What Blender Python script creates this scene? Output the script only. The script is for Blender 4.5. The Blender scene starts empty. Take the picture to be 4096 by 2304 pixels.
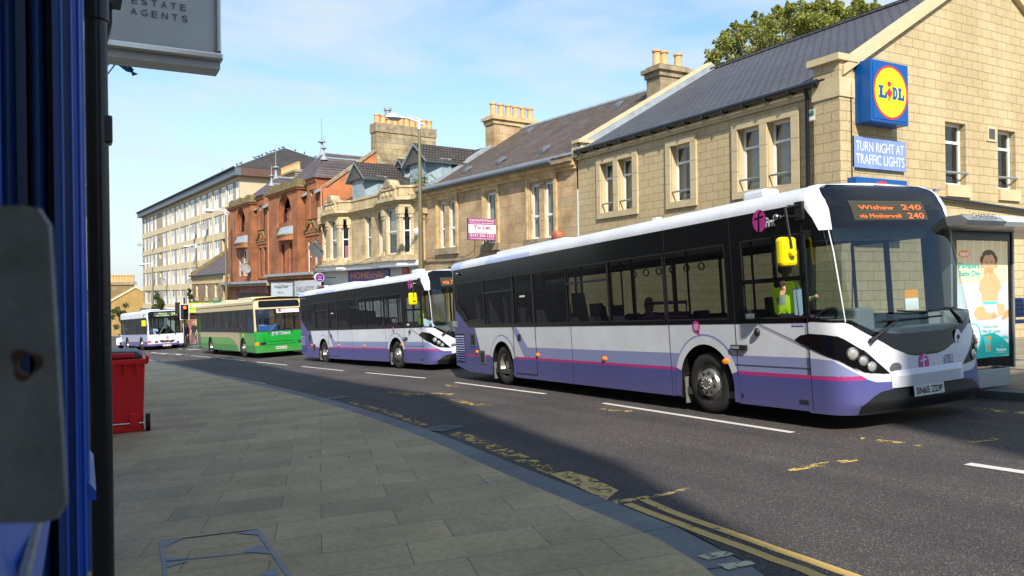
import bpy, bmesh, math, random
import numpy as np
from mathutils import Matrix, Vector
rnd=random.Random(7)
sc=bpy.context.scene
# ---------------- camera ----------------
FPX=3100.;CX,CY=2048.,1152.
yaw,roll=.5068,.0137
SX,SY=.0267,-.0468            # fall of the street
F_=np.array([math.sin(yaw),math.cos(yaw),0.]);R0=np.array([math.cos(yaw),-math.sin(yaw),0.]);U0=np.cross(R0,F_)
R_=R0*math.cos(roll)-U0*math.sin(roll);U_=U0*math.cos(roll)+R0*math.sin(roll)
CAM=np.array([0.,0.,1.71])
cam=bpy.data.cameras.new('camera');camo=bpy.data.objects.new('camera',cam);sc.collection.objects.link(camo)
cam.sensor_width=36;cam.lens=36*FPX/4096;cam.clip_start=.05;cam.clip_end=5000
camo.matrix_world=Matrix([[R_[0],U_[0],-F_[0],CAM[0]],[R_[1],U_[1],-F_[1],CAM[1]],[R_[2],U_[2],-F_[2],CAM[2]],[0,0,0,1]])
cam.dof.use_dof=True;cam.dof.focus_distance=14;cam.dof.aperture_fstop=12
sc.camera=camo
# ---------------- light ----------------
SUN=np.array([-.30,-.705,.643]);SUN/=np.linalg.norm(SUN)
el=math.asin(SUN[2]);az=math.atan2(SUN[0],SUN[1])
w=bpy.data.worlds.new('World');sc.world=w;w.use_nodes=True
nt=w.node_tree;nd=nt.nodes;lk=nt.links;bg=nd['Background']
sky=nd.new('ShaderNodeTexSky');sky.sky_type='NISHITA';sky.sun_disc=False;sky.sun_elevation=el;sky.sun_rotation=az
sky.air_density=1.3;sky.dust_density=.6;sky.ozone_density=2.0
tc=nd.new('ShaderNodeTexCoord');mp=nd.new('ShaderNodeMapping');mp.inputs['Scale'].default_value=(.8,1.6,3.4);mp.inputs['Rotation'].default_value=(.1,.3,.9)
lk.new(tc.outputs['Generated'],mp.inputs['Vector'])
ns=nd.new('ShaderNodeTexNoise');ns.inputs['Scale'].default_value=1.9;ns.inputs['Detail'].default_value=9;ns.inputs['Roughness'].default_value=.55;ns.inputs['Distortion'].default_value=.5
lk.new(mp.outputs[0],ns.inputs['Vector'])
rp=nd.new('ShaderNodeValToRGB');rp.color_ramp.elements[0].position=.43;rp.color_ramp.elements[0].color=(.05,.05,.05,1);rp.color_ramp.elements[1].position=.60;rp.color_ramp.elements[1].color=(.85,.85,.85,1)
lk.new(ns.outputs['Fac'],rp.inputs['Fac'])
mx=nd.new('ShaderNodeMixRGB');mx.inputs['Color2'].default_value=(3.25,3.65,3.85,1)
sz=nd.new('ShaderNodeSeparateXYZ');lk.new(tc.outputs['Generated'],sz.inputs[0]);hz=nd.new('ShaderNodeValToRGB');hz.color_ramp.elements[0].position=0;hz.color_ramp.elements[0].color=(.92,.92,.92,1);hz.color_ramp.elements[1].position=.30;hz.color_ramp.elements[1].color=(0,0,0,1);lk.new(sz.outputs[2],hz.inputs[0])
mm=nd.new('ShaderNodeMath');mm.operation='MAXIMUM';lk.new(rp.outputs[0],mm.inputs[0]);lk.new(hz.outputs[0],mm.inputs[1]);lk.new(mm.outputs[0],mx.inputs['Fac']);tn=nd.new('ShaderNodeMixRGB');tn.blend_type='MULTIPLY';tn.inputs['Fac'].default_value=1;tn.inputs['Color2'].default_value=(.66,.79,.92,1);lk.new(sky.outputs[0],tn.inputs['Color1']);lk.new(tn.outputs[0],mx.inputs['Color1']);lk.new(mx.outputs[0],bg.inputs['Color'])
bg.inputs['Strength'].default_value=.125
sl=bpy.data.lights.new('sun','SUN');sl.energy=3.45;sl.angle=math.radians(.9);sl.color=(1,.93,.82)
so=bpy.data.objects.new('sun',sl);sc.collection.objects.link(so);so.rotation_euler=Vector(SUN).to_track_quat('Z','Y').to_euler()
sc.view_settings.view_transform='Standard';sc.view_settings.look='None';sc.view_settings.gamma=1;sc.view_settings.exposure=.92
sc.cycles.max_bounces=10;sc.cycles.transparent_max_bounces=16;sc.cycles.caustics_reflective=False;sc.cycles.caustics_refractive=False
sc.cycles.use_denoising=True
# ---------------- measuring helpers (pixels of the 4096 photo -> real points on real planes) ----------------
def ray(px,py): return F_+R_*((px-CX)/FPX)-U_*((py-CY)/FPX)
def proj(p): p=np.array(p,float)-CAM;z=p@F_;return CX+FPX*(p@R_)/z,CY-FPX*(p@U_)/z
def road(x,y):
    return SX*x+SY*min(y,28.)-.036*max(0.,y-28.)
def ground(px,py,h=0.):
    d=ray(px,py);n=np.array([-SX,-SY,1.]);t=(h-n@CAM)/(n@d);q=CAM+d*t
    for _ in range(12): q=CAM+d*((road(q[0],q[1])+h-CAM[2])/d[2])
    return q
class Fr:
    def __init__(s,o,ex,ey,ez=(0,0,1)): s.o,s.ex,s.ey,s.ez=[np.array(v,float) for v in (o,ex,ey,ez)]
    def w(s,x,y,z): return s.o+s.ex*x+s.ey*y+s.ez*z
    def loc(s,p): d=np.array(p)-s.o;return np.array([d@s.ex,d@s.ey,d@s.ez])
    def pl(s,px,py,o,n): d=ray(px,py);return CAM+d*((o-CAM)@n/(d@n))
    def atx(s,px,py,x=0.): return s.loc(s.pl(px,py,s.o+s.ex*x,s.ex))
    def aty(s,px,py,y=0.): return s.loc(s.pl(px,py,s.o+s.ey*y,s.ey))
    def atz(s,px,py,z=0.): return s.loc(s.pl(px,py,s.o+s.ez*z,s.ez))
    def mat(s): return Matrix([[s.ex[i],s.ey[i],s.ez[i],s.o[i]] for i in range(3)]+[[0,0,0,1]])
def azfr(x,y,z,deg):   # deg: heading of local +x measured clockwise from world +X ; local y points into/right-hand
    a=math.radians(deg);return Fr((x,y,z),(math.cos(a),-math.sin(a),0),(math.sin(a),math.cos(a),0))
def roadfr(X,Y,th,lift=0.):
    h=np.array([math.sin(th),math.cos(th)]);n=np.array([h[1],-h[0]])
    sy=SY if Y<30 else (-.033 if Y<50 else -.04)
    ey=np.array([h[0],h[1],SX*h[0]+sy*h[1]]);ex=np.array([n[0],n[1],SX*n[0]+sy*n[1]])
    ey/=np.linalg.norm(ey);ex/=np.linalg.norm(ex);ez=np.cross(ex,ey);ex=np.cross(ey,ez)
    return Fr((X,Y,road(X,Y)+lift),ex,ey,ez)
def crop(x,y,s): return lambda a,b:(x+a/s,y+b/s)
cA=crop(2300,560,4.025);cB=crop(2880,380,3.293);cC=crop(3300,180,2.5875);cD=crop(3700,420,3.293);cE=crop(1780,980,2.338)
cG=crop(900,700,2.898);cH=crop(540,640,4.025);cI=crop(540,900,4.025);cJ=crop(1260,700,3.45);cK=crop(1680,600,3.019);cL=crop(1960,600,3.018)
cM=crop(1260,420,3.8135);cN=crop(330,1080,4.262);c6=crop(2250,0,1.4487);c7=crop(3200,0,1.6105);c5=crop(1650,200,1.8118);c2=crop(300,1000,2.576)
c4=crop(1180,420,2.0694);c3=crop(500,550,2.07);cP=crop(3700,800,1.611);q1=crop(1780,900,1.811);q2=crop(2600,720,1.4786);q3=crop(3050,720,2.3)
q6=crop(3050,1150,2.635);q7=crop(3400,1150,2.6345);cF=crop(0,0,1.61);cS=crop(460,1180,5.574);c8=crop(0,1100,1.2036);dsp=crop(0,0,1/1.5901)
# ---------------- scene graph helpers ----------------
col=sc.collection
def tag(o,label=None,cat=None,group=None,kind=None):
    if label:o['label']=label
    if cat:o['category']=cat
    if group:o['group']=group
    if kind:o['kind']=kind
    return o
def thing(name,label,cat,fr,group=None):
    o=bpy.data.objects.new(name,None);col.objects.link(o);o.empty_display_size=.3
    o.matrix_world=fr.mat();o['label']=label;o['category']=cat
    if group:o['group']=group
    return o
def copy_tree(o,parent=None,skip=()):
    c=o.copy();col.objects.link(c)
    if parent: c.parent=parent;c.matrix_parent_inverse=Matrix()
    for ch in list(o.children):
        if ch.name.split('.')[0] in skip: continue
        copy_tree(ch,c,skip)
    return c
class MB:
    def __init__(s,T=None): s.v=[];s.f=[];s.m=[];s.mats=[];s.T=T
    def mi(s,m):
        if m not in s.mats: s.mats.append(m)
        return s.mats.index(m)
    def add(s,vs,fs,m):
        b=len(s.v)
        for p in vs: s.v.append(tuple(s.T(*p)) if s.T else tuple(float(c) for c in p))
        i=s.mi(m)
        for f in fs: s.f.append([b+k for k in f]);s.m.append(i)
        return s
    def quad(s,a,b,c,d,m): return s.add([a,b,c,d],[(0,1,2,3)],m)
    def poly(s,pts,m): return s.add(pts,[tuple(range(len(pts)))],m)
    def box(s,x0,x1,y0,y1,z0,z1,m):
        return s.add([(x0,y0,z0),(x1,y0,z0),(x1,y1,z0),(x0,y1,z0),(x0,y0,z1),(x1,y0,z1),(x1,y1,z1),(x0,y1,z1)],
         [(0,3,2,1),(4,5,6,7),(0,1,5,4),(1,2,6,5),(2,3,7,6),(3,0,4,7)],m)
    def hexa(s,p,m): return s.add(p,[(0,3,2,1),(4,5,6,7),(0,1,5,4),(1,2,6,5),(2,3,7,6),(3,0,4,7)],m)
    def prism(s,pts,off,m):   # pts: 3d polygon, off: extrusion vector
        n=len(pts);q=[tuple(np.array(p,float)+np.array(off,float)) for p in pts]
        return s.add(list(pts)+q,[tuple(range(n))[::-1],tuple(range(n,2*n))]+[(i,(i+1)%n,n+(i+1)%n,n+i) for i in range(n)],m)
    def tube(s,path,r,m,n=8,cap=True):
        P=[np.array(p,float) for p in path];R=r if hasattr(r,'__len__') else [r]*len(P);vs=[];fs=[];ref=None
        for i,p in enumerate(P):
            d=(P[min(i+1,len(P)-1)]-P[max(i-1,0)]);d/=np.linalg.norm(d)+1e-12
            if ref is None: ref=np.array([0,0,1.]) if abs(d[2])<.9 else np.array([1.,0,0])
            a=np.cross(d,ref);a/=np.linalg.norm(a);b=np.cross(d,a);ref=-b if False else ref
            for k in range(n):
                t=2*math.pi*k/n;vs.append(p+(a*math.cos(t)+b*math.sin(t))*R[i])
        for i in range(len(P)-1):
            for k in range(n): fs.append((i*n+k,i*n+(k+1)%n,(i+1)*n+(k+1)%n,(i+1)*n+k))
        if cap: fs+= [tuple(range(n))[::-1],tuple(range((len(P)-1)*n,len(P)*n))]
        return s.add(vs,fs,m)
    def lathe(s,prof,o,ax,m,n=24,caps=False):  # prof [(r,h)], axis vector ax through o
        ax=np.array(ax,float);ax/=np.linalg.norm(ax);ref=np.array([0,0,1.]) if abs(ax[2])<.9 else np.array([1.,0,0])
        a=np.cross(ax,ref);a/=np.linalg.norm(a);b=np.cross(ax,a);vs=[];fs=[];o=np.array(o,float)
        for r,h in prof:
            for k in range(n):
                t=2*math.pi*k/n;vs.append(o+ax*h+(a*math.cos(t)+b*math.sin(t))*max(r,1e-4))
        for i in range(len(prof)-1):
            for k in range(n): fs.append((i*n+k,i*n+(k+1)%n,(i+1)*n+(k+1)%n,(i+1)*n+k))
        if caps: fs+=[tuple(range(n))[::-1],tuple(range((len(prof)-1)*n,len(prof)*n))]
        return s.add(vs,fs,m)
    def ball(s,c,r,m,n=10,k=7):
        rr=r if hasattr(r,'__len__') else (r,r,r);vs=[];fs=[]
        for i in range(k+1):
            p=math.pi*i/k
            for j in range(n):
                t=2*math.pi*j/n;vs.append((c[0]+rr[0]*math.sin(p)*math.cos(t),c[1]+rr[1]*math.sin(p)*math.sin(t),c[2]+rr[2]*math.cos(p)))
        for i in range(k):
            for j in range(n): fs.append((i*n+j,i*n+(j+1)%n,(i+1)*n+(j+1)%n,(i+1)*n+j))
        return s.add(vs,fs,m)
    def build(s,name,parent=None,smooth=False,bevel=0,ang=35,label=None):
        me=bpy.data.meshes.new(name);me.from_pydata(s.v,[],s.f)
        for m in s.mats: me.materials.append(M[m] if isinstance(m,str) else m)
        for p,i in zip(me.polygons,s.m): p.material_index=i
        me.update()
        if smooth:
            bm=bmesh.new();bm.from_mesh(me);bmesh.ops.remove_doubles(bm,verts=bm.verts,dist=2e-4);bm.to_mesh(me);bm.free()
        o=bpy.data.objects.new(name,me);col.objects.link(o)
        if parent is not None: o.parent=parent
        if smooth:
            me.shade_smooth()
            md=o.modifiers.new('n','EDGE_SPLIT') if ang<180 else None
            if md: md.split_angle=math.radians(ang)
        if bevel:
            b=o.modifiers.new('b','BEVEL');b.width=bevel;b.segments=2;b.limit_method='ANGLE';b.angle_limit=math.radians(40)
        if label:o['label']=label
        return o
def text(parent,name,s,P,w,h,m,xd=(1,0,0),zd=(0,0,1),off=0.004,label=None,bold=0,spacing=1,shear=0):
    """text as a flat mesh: P = lower left corner, w,h = box it fills, xd/zd = reading and up directions (local)"""
    cu=bpy.data.curves.new('t','FONT');cu.body=s;cu.space_character=spacing;cu.offset=bold;cu.shear=shear;cu.resolution_u=3
    cu.align_x='LEFT'
    to=bpy.data.objects.new('t',cu);col.objects.link(to)
    dg=bpy.context.evaluated_depsgraph_get();dg.update();me=bpy.data.meshes.new_from_object(to.evaluated_get(dg))
    bpy.data.objects.remove(to);bpy.data.curves.remove(cu)
    V=np.array([v.co[:2] for v in me.vertices]);lo=V.min(0);hi=V.max(0)
    xd=np.array(xd,float);zd=np.array(zd,float);nn=np.cross(xd,zd);P=np.array(P,float)
    for v,(a,b) in zip(me.vertices,V):
        v.co=P+xd*((a-lo[0])/(hi[0]-lo[0])*w)+zd*((b-lo[1])/(hi[1]-lo[1])*h)+nn*off
    me.materials.clear();me.materials.append(M[m]);me.name=name
    o=bpy.data.objects.new(name,me);col.objects.link(o)
    if parent is not None:o.parent=parent
    if label:o['label']=label
    return o
# ---------------- materials ----------------
M={}
def srgb(r,g,b): return tuple((c/255/12.92 if c/255<=.04045 else ((c/255+.055)/1.055)**2.4) for c in (r,g,b))
def _new(name):
    m=bpy.data.materials.new(name);m.use_nodes=True;M[name]=m;return m,m.node_tree.nodes,m.node_tree.links,m.node_tree.nodes['Principled BSDF']
def mat(name,c,rough=.6,metal=0,var=0,scale=3,bump=0,bscale=40,emit=0,coat=0,alpha=1,dirt=None,spec=.5):
    m,n,l,b=_new(name)
    b.inputs['Base Color'].default_value=(*c,1);b.inputs['Roughness'].default_value=rough;b.inputs['Metallic'].default_value=metal
    b.inputs['Coat Weight'].default_value=coat;b.inputs['Coat Roughness'].default_value=.05;b.inputs['Specular IOR Level'].default_value=spec
    if emit: b.inputs['Emission Color'].default_value=(*c,1);b.inputs['Emission Strength'].default_value=emit
    if var or bump: tc=n.new('ShaderNodeTexCoord')
    if var:
        a=n.new('ShaderNodeTexNoise');a.inputs['Scale'].default_value=scale;a.inputs['Detail'].default_value=8;a.inputs['Roughness'].default_value=.65
        l.new(tc.outputs['Object'],a.inputs['Vector'])
        r=n.new('ShaderNodeValToRGB');r.color_ramp.elements[0].position=.3;r.color_ramp.elements[1].position=.7
        d=dirt or tuple(x*(1-var) for x in c)
        r.color_ramp.elements[0].color=(*d,1);r.color_ramp.elements[1].color=(*[min(1,x*(1+var*.5)) for x in c],1)
        l.new(a.outputs['Fac'],r.inputs['Fac']);l.new(r.outputs[0],b.inputs['Base Color'])
    if bump:
        a=n.new('ShaderNodeTexNoise');a.inputs['Scale'].default_value=bscale;a.inputs['Detail'].default_value=5;l.new(tc.outputs['Object'],a.inputs['Vector'])
        u=n.new('ShaderNodeBump');u.inputs['Strength'].default_value=bump;u.inputs['Distance'].default_value=.01
        l.new(a.outputs['Fac'],u.inputs['Height']);l.new(u.outputs[0],b.inputs['Normal'])
    return m
def stone(name,c1,c2,mort,bw,bh,ms=.008,rough=.85,stain=.25,stc=None,off=.5,bump=.6,mode='wall',sscale=.7,extra=None,rot=0,bias=0,grain=.1):
    """coursed masonry, slates, tiles or flags: mode wall -> (x+y,z), floor -> (x,y) turned by rot, slope -> (x,z)"""
    m,n,l,b=_new(name);b.inputs['Roughness'].default_value=rough
    tc=n.new('ShaderNodeTexCoord');sp=n.new('ShaderNodeSeparateXYZ');cb=n.new('ShaderNodeCombineXYZ')
    if mode=='floor':
        mp=n.new('ShaderNodeMapping');mp.inputs['Rotation'].default_value=(0,0,rot);l.new(tc.outputs['Object'],mp.inputs['Vector']);l.new(mp.outputs[0],sp.inputs[0])
        l.new(sp.outputs[0],cb.inputs[0]);l.new(sp.outputs[1],cb.inputs[1])
    else:
        l.new(tc.outputs['Object'],sp.inputs[0])
        if mode=='wall':
            ad=n.new('ShaderNodeMath');ad.operation='ADD';l.new(sp.outputs[0],ad.inputs[0]);l.new(sp.outputs[1],ad.inputs[1]);l.new(ad.outputs[0],cb.inputs[0])
        else: l.new(sp.outputs[0],cb.inputs[0])
        l.new(sp.outputs[2],cb.inputs[1])
    k=n.new('ShaderNodeTexBrick');k.inputs['Scale'].default_value=1;k.inputs['Brick Width'].default_value=bw;k.inputs['Row Height'].default_value=bh
    k.inputs['Mortar Size'].default_value=ms;k.inputs['Mortar Smooth'].default_value=.1;k.offset=off;k.inputs['Bias'].default_value=bias
    k.inputs['Color1'].default_value=(*c1,1);k.inputs['Color2'].default_value=(*c2,1);k.inputs['Mortar'].default_value=(*mort,1)
    l.new(cb.outputs[0],k.inputs['Vector'])
    a=n.new('ShaderNodeTexNoise');a.inputs['Scale'].default_value=sscale;a.inputs['Detail'].default_value=9;a.inputs['Roughness'].default_value=.62;l.new(tc.outputs['Object'],a.inputs['Vector'])
    r=n.new('ShaderNodeValToRGB');r.color_ramp.elements[0].position=.38;r.color_ramp.elements[1].position=.6
    sc_=stc or (1-stain,1-stain,1-stain)
    r.color_ramp.elements[0].color=(*sc_,1);r.color_ramp.elements[1].color=(1,1,1,1);l.new(a.outputs['Fac'],r.inputs['Fac'])
    x=n.new('ShaderNodeMixRGB');x.blend_type='MULTIPLY';x.inputs['Fac'].default_value=1;l.new(k.outputs['Color'],x.inputs['Color1']);l.new(r.outputs[0],x.inputs['Color2'])
    g=n.new('ShaderNodeTexNoise');g.inputs['Scale'].default_value=22;g.inputs['Detail'].default_value=6;l.new(tc.outputs['Object'],g.inputs['Vector'])
    gr=n.new('ShaderNodeValToRGB');gr.color_ramp.elements[0].color=(1-grain*2,)*3+(1,);gr.color_ramp.elements[1].color=(1+grain,)*3+(1,);gr.color_ramp.elements[0].position=.3;gr.color_ramp.elements[1].position=.7
    l.new(g.outputs['Fac'],gr.inputs['Fac'])
    y=n.new('ShaderNodeMixRGB');y.blend_type='MULTIPLY';y.inputs['Fac'].default_value=1;l.new(x.outputs[0],y.inputs['Color1']);l.new(gr.outputs[0],y.inputs['Color2'])
    l.new(y.outputs[0],b.inputs['Base Color'])
    if bump:
        iv=n.new('ShaderNodeMath');iv.operation='MULTIPLY_ADD';iv.inputs[1].default_value=-1;iv.inputs[2].default_value=1;l.new(k.outputs['Fac'],iv.inputs[0])
        s2=n.new('ShaderNodeMath');s2.operation='MULTIPLY_ADD';s2.inputs[1].default_value=.3;l.new(g.outputs['Fac'],s2.inputs[0]);l.new(iv.outputs[0],s2.inputs[2])
        u=n.new('ShaderNodeBump');u.inputs['Strength'].default_value=bump;u.inputs['Distance'].default_value=.012;l.new(s2.outputs[0],u.inputs['Height']);l.new(u.outputs[0],b.inputs['Normal'])
    return m
def glass(name,tint,refl=.08,rough=.02):
    """thin tinted sheet: transparent tint under a fresnel reflection"""
    m=bpy.data.materials.new(name);m.use_nodes=True;M[name]=m;n=m.node_tree.nodes;l=m.node_tree.links;n.remove(n['Principled BSDF'])
    t=n.new('ShaderNodeBsdfTransparent');t.inputs[0].default_value=(*tint,1);g=n.new('ShaderNodeBsdfGlossy');g.inputs['Roughness'].default_value=rough
    f=n.new('ShaderNodeLayerWeight');f.inputs['Blend'].default_value=.5;pw=n.new('ShaderNodeMath');pw.operation='POWER';pw.inputs[1].default_value=4.5;l.new(f.outputs['Facing'],pw.inputs[0]);ad=n.new('ShaderNodeMath');ad.operation='ADD';ad.inputs[1].default_value=refl;ad.use_clamp=True;l.new(pw.outputs[0],ad.inputs[0])
    x=n.new('ShaderNodeMixShader');l.new(ad.outputs[0],x.inputs[0]);l.new(t.outputs[0],x.inputs[1]);l.new(g.outputs[0],x.inputs[2]);l.new(x.outputs[0],n['Material Output'].inputs[0])
    return m
# building stones and roofs
stone('buff_block',(.57,.45,.25),(.61,.49,.28),(.34,.26,.15),.45,.226,.009,stain=.14,sscale=.5,stc=(.84,.82,.78))
mat('buff_cast',(.62,.50,.295),.8,var=.16,scale=2.2,bump=.25)
stone('tan_ashlar',(.66,.46,.26),(.50,.38,.22),(.46,.35,.22),.92,.36,.016,stain=.35,sscale=.9,stc=(.62,.57,.50),grain=.14)
mat('tan_trim',(.62,.44,.22),.85,var=.45,scale=2.5,bump=.4)
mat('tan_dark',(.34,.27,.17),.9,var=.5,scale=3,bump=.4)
stone('cream_ashlar',(.60,.48,.27),(.52,.42,.26),(.36,.29,.18),1.1,.42,.010,stain=.3,sscale=1.1,stc=(.7,.66,.6),grain=.08)
mat('cream_trim',(.60,.47,.26),.8,var=.4,scale=2.5,bump=.4,dirt=(.30,.25,.17))
stone('red_ashlar',(.42,.165,.065),(.34,.125,.055),(.28,.13,.07),.62,.33,.012,stain=.38,sscale=.8,stc=(.62,.60,.58),grain=.14)
mat('red_trim',(.42,.16,.06),.85,var=.4,scale=2,bump=.3,dirt=(.19,.085,.045))
mat('moss_stone',(.22,.17,.075),.95,var=.5,scale=2.4,bump=.6)
mat('orange_render',(.58,.20,.07),.9,var=.3,scale=1.2,bump=.5,bscale=60,dirt=(.36,.13,.06))
stone('rubble_stone',(.33,.23,.125),(.25,.175,.10),(.30,.24,.16),.50,.27,.014,stain=.35,sscale=1.2)
mat('pebbledash',(.58,.48,.31),.95,var=.14,scale=6,bump=.8,bscale=90)
mat('concrete_cream',(.66,.55,.34),.85,var=.16,scale=1.2,bump=.2)
mat('panel_brown',(.40,.32,.22),.9,var=.15,scale=1.5,bump=.5,bscale=60)
mat('fascia_grey',(.12,.14,.17),.5,var=.12,scale=1.5)
mat('fascia_brown',(.13,.065,.045),.6,var=.15)
mat('brown_render',(.42,.27,.095),.95,var=.28,scale=.5,bump=.5)
stone('slate_new',(.10,.098,.105),(.13,.128,.135),(.03,.03,.034),.28,.105,.020,rough=.6,stain=.15,mode='slope',bump=.8,sscale=.35)
stone('slate_old',(.105,.08,.068),(.155,.125,.11),(.04,.032,.03),.24,.10,.012,rough=.75,stain=.35,mode='slope',bump=.9,sscale=1.3,stc=(.8,.68,.5))
stone('slate_purple',(.11,.085,.09),(.16,.125,.125),(.05,.04,.042),.26,.15,.014,rough=.7,stain=.3,mode='slope',bump=.9,sscale=1.0)
stone('tile_dark',(.075,.065,.055),(.105,.09,.075),(.02,.018,.016),.33,.16,.03,rough=.8,stain=.3,mode='slope',bump=1,sscale=1.4)
mat('lead',(.33,.37,.39),.5,.1,var=.25,scale=3)
mat('lead_blue',(.27,.35,.39),.6,0,var=.2,scale=3)
mat('felt',(.09,.085,.08),.8,var=.25)
mat('clay_pot',(.62,.39,.17),.75,var=.2,scale=4)
mat('gutter_black',(.014,.017,.02),.3);mat('upvc',(.82,.84,.86),.35,var=.03);mat('white_paint',(.78,.78,.76),.4,var=.06)
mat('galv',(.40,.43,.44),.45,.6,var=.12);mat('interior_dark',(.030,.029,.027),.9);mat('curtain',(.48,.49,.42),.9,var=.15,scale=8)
mat('pink_cloth',(.6,.2,.25),.9);mat('red_pipe',(.55,.22,.11),.6,var=.15);mat('buff_pipe',(.50,.36,.2),.7,var=.2)
glass('window_glass',(.75,.8,.8),.12);glass('bus_glass',(.42,.46,.46),.03);glass('screen_glass',(.80,.88,.87),.07);glass('clear_glass',(.86,.92,.9),.02)
mat('dark_glass',(.012,.016,.018),.04,spec=.8)
# ---------------- building helpers ----------------
def wall(mb,u0,u1,z0,z1,holes,m,rm=None,y=0.,dep=.9,back='interior_dark'):
    us=sorted(set([u0,u1]+[h[0] for h in holes]+[h[1] for h in holes]));zs=sorted(set([z0,z1]+[h[2] for h in holes]+[h[3] for h in holes]))
    us=[u for u in us if u0<=u<=u1];zs=[z for z in zs if z0<=z<=z1]
    for i in range(len(us)-1):
        for j in range(len(zs)-1):
            cu=(us[i]+us[i+1])/2;cz=(zs[j]+zs[j+1])/2
            if any(h[0]<cu<h[1] and h[2]<cz<h[3] for h in holes): continue
            mb.quad((us[i],y,zs[j]),(us[i+1],y,zs[j]),(us[i+1],y,zs[j+1]),(us[i],y,zs[j+1]),m)
    rm=rm or m
    for a,b,c,d in holes:
        r=.22
        for (p,q) in (((a,c),(a,d)),((a,d),(b,d)),((b,d),(b,c)),((b,c),(a,c))):
            mb.quad((p[0],y,p[1]),(p[0],y+r,p[1]),(q[0],y+r,q[1]),(q[0],y,q[1]),rm)
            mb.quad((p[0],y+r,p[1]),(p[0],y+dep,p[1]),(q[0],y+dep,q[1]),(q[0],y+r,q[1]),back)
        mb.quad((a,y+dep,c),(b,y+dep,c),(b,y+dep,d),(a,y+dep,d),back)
def window(par,h,y=.16,b=.055,tr=(.66,),mu=(),m='upvc',cur=0,T=None,g='window_glass',name='window',t=.05,sill=False,lower=None):
    a,c,z0,z1=h;mb=MB(T);Hh=z1-z0;W=c-a
    mb.box(a,c,y,y+t,z0,z0+b,m).box(a,c,y,y+t,z1-b,z1,m).box(a,a+b,y+.001,y+t-.001,z0+b,z1-b,m).box(c-b,c,y+.001,y+t-.001,z0+b,z1-b,m)
    for f in tr: mb.box(a+b,c-b,y-.004,y+t-.004,z0+Hh*f-b/2,z0+Hh*f+b/2,m)
    for f in mu: mb.box(a+W*f-b*.4,a+W*f+b*.4,y-.002,y+t-.002,z0+b,z1-b,m)
    if lower: mb.box(a+b,c-b,y+.01,y+.03,z0+b,z0+Hh*lower,'upvc')
    o=mb.build(name,par)
    p=MB(T);zz=z0+Hh*lower if lower else z0+b
    p.quad((a+b,y+t*.5,zz),(c-b,y+t*.5,zz),(c-b,y+t*.5,z1-b),(a+b,y+t*.5,z1-b),g).build('pane',o)
    if cur:
        k=MB(T);d=y+.14
        if cur==1: k.box(a,a+W*.28,d,d+.02,z0,z1,'curtain').box(c-W*.2,c,d,d+.02,z0,z1,'curtain')
        elif cur==2: k.box(a,c,d,d+.02,z0+Hh*.45,z1,'curtain')
        elif cur==3: k.box(a,a+W*.5,d,d+.02,z0,z1,'curtain')
        elif cur==4: k.box(a,c,d,d+.02,z0,z1,'curtain')
        k.build('curtain',o)
    return o
def rect(fr,tl,br,y=0.):
    a=fr.aty(*tl,y);b=fr.aty(*br,y);return (a[0],b[0],b[2],a[2])
def surround(mb,h,wd,pr,m,y=0.,wb=None,bottom=True):
    a,b,c,d=h;wb=wb or wd
    mb.box(a-wd,a,y-pr,y+.02,c,d,m).box(b,b+wd,y-pr,y+.02,c,d,m).box(a-wd,b+wd,y-pr-.003,y+.02,d,d+wd,m)
    if bottom: mb.box(a-wd,b+wd,y-pr-.003,y+.02,c-wb,c,m)
def roofslab(mb,a,b,c,d,m,t=.12,me='felt'):
    """a,b eave left/right, c,d ridge right/left; top surface in m"""
    n=np.cross(np.array(b)-np.array(a),np.array(d)-np.array(a));n=n/np.linalg.norm(n)*t
    if n[2]<0:n=-n
    lo=[tuple(np.array(p)-n) for p in (a,b,c,d)]
    mb.quad(a,b,c,d,m);mb.add([a,b,c,d]+lo,[(4,7,6,5),(0,4,5,1),(1,5,6,2),(2,6,7,3),(3,7,4,0)],me)
def pots(par,fr_pts,r,h,m='clay_pot'):
    for p in fr_pts:
        MB().lathe([(r,0),(r*.95,.02),(r*.8,h*.85),(r*.98,h*.88),(r*.98,h),(r*.7,h),(r*.68,h*.6)],p,(0,0,1),m,14).build('chimney_pot',par,smooth=True)
def line2(p,q): # slope/intercept of z over y
    s=(q[1]-p[1])/(q[0]-p[0]);return s,p[1]-s*p[0]
# ================= supermarket building on the right =================
Xf=15.
d=ray(3356,400);Yc=Xf*d[1]/d[0];zb=road(Xf,Yc)+.1
FL=Fr((Xf,Yc,zb),(0,-1,0),(1,0,0))
bl=thing('shop_building','buff blockwork two storey shop with dark slate roof and tall gable','building',FL)
xL=FL.aty(2312,642)[0]
zg0=FL.aty(*cA(50,330))[2];zg1=FL.aty(*cB(1335,0))[2];zband=(zg0+zg1)/2
zgut=FL.aty(*cA(60,190),-.15)[2];zgut2=FL.aty(*cB(700,20),-.15)[2];zeave=(zgut+zgut2)/2+.06
rk=[FL.atx(*c7(*p),0) for p in ((330,425),(920,0),(1350,0),(1443,150))]
s1,i1=line2(rk[0][1:],rk[1][1:]);s2,i2=line2(rk[2][1:],rk[3][1:]);yr=(i2-i1)/(s1-s2);zr=s1*yr+i1
pk=FL.atx(*c6(770,395),xL);print('LIDL',xL,'zband',zg0,zg1,'eave',zgut,zgut2,'ridge y,z',yr,zr,'slopes',s1,s2,'party peak',pk)
W5=[rect(FL,cA(418,402),cA(640,1160)),rect(FL,cA(705,330),cA(946,1105)),rect(FL,c6(629,848),c6(750,1152)),rect(FL,cB(240,455),cB(546,1232)),rect(FL,cB(628,360),cB(960,1172))]
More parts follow.
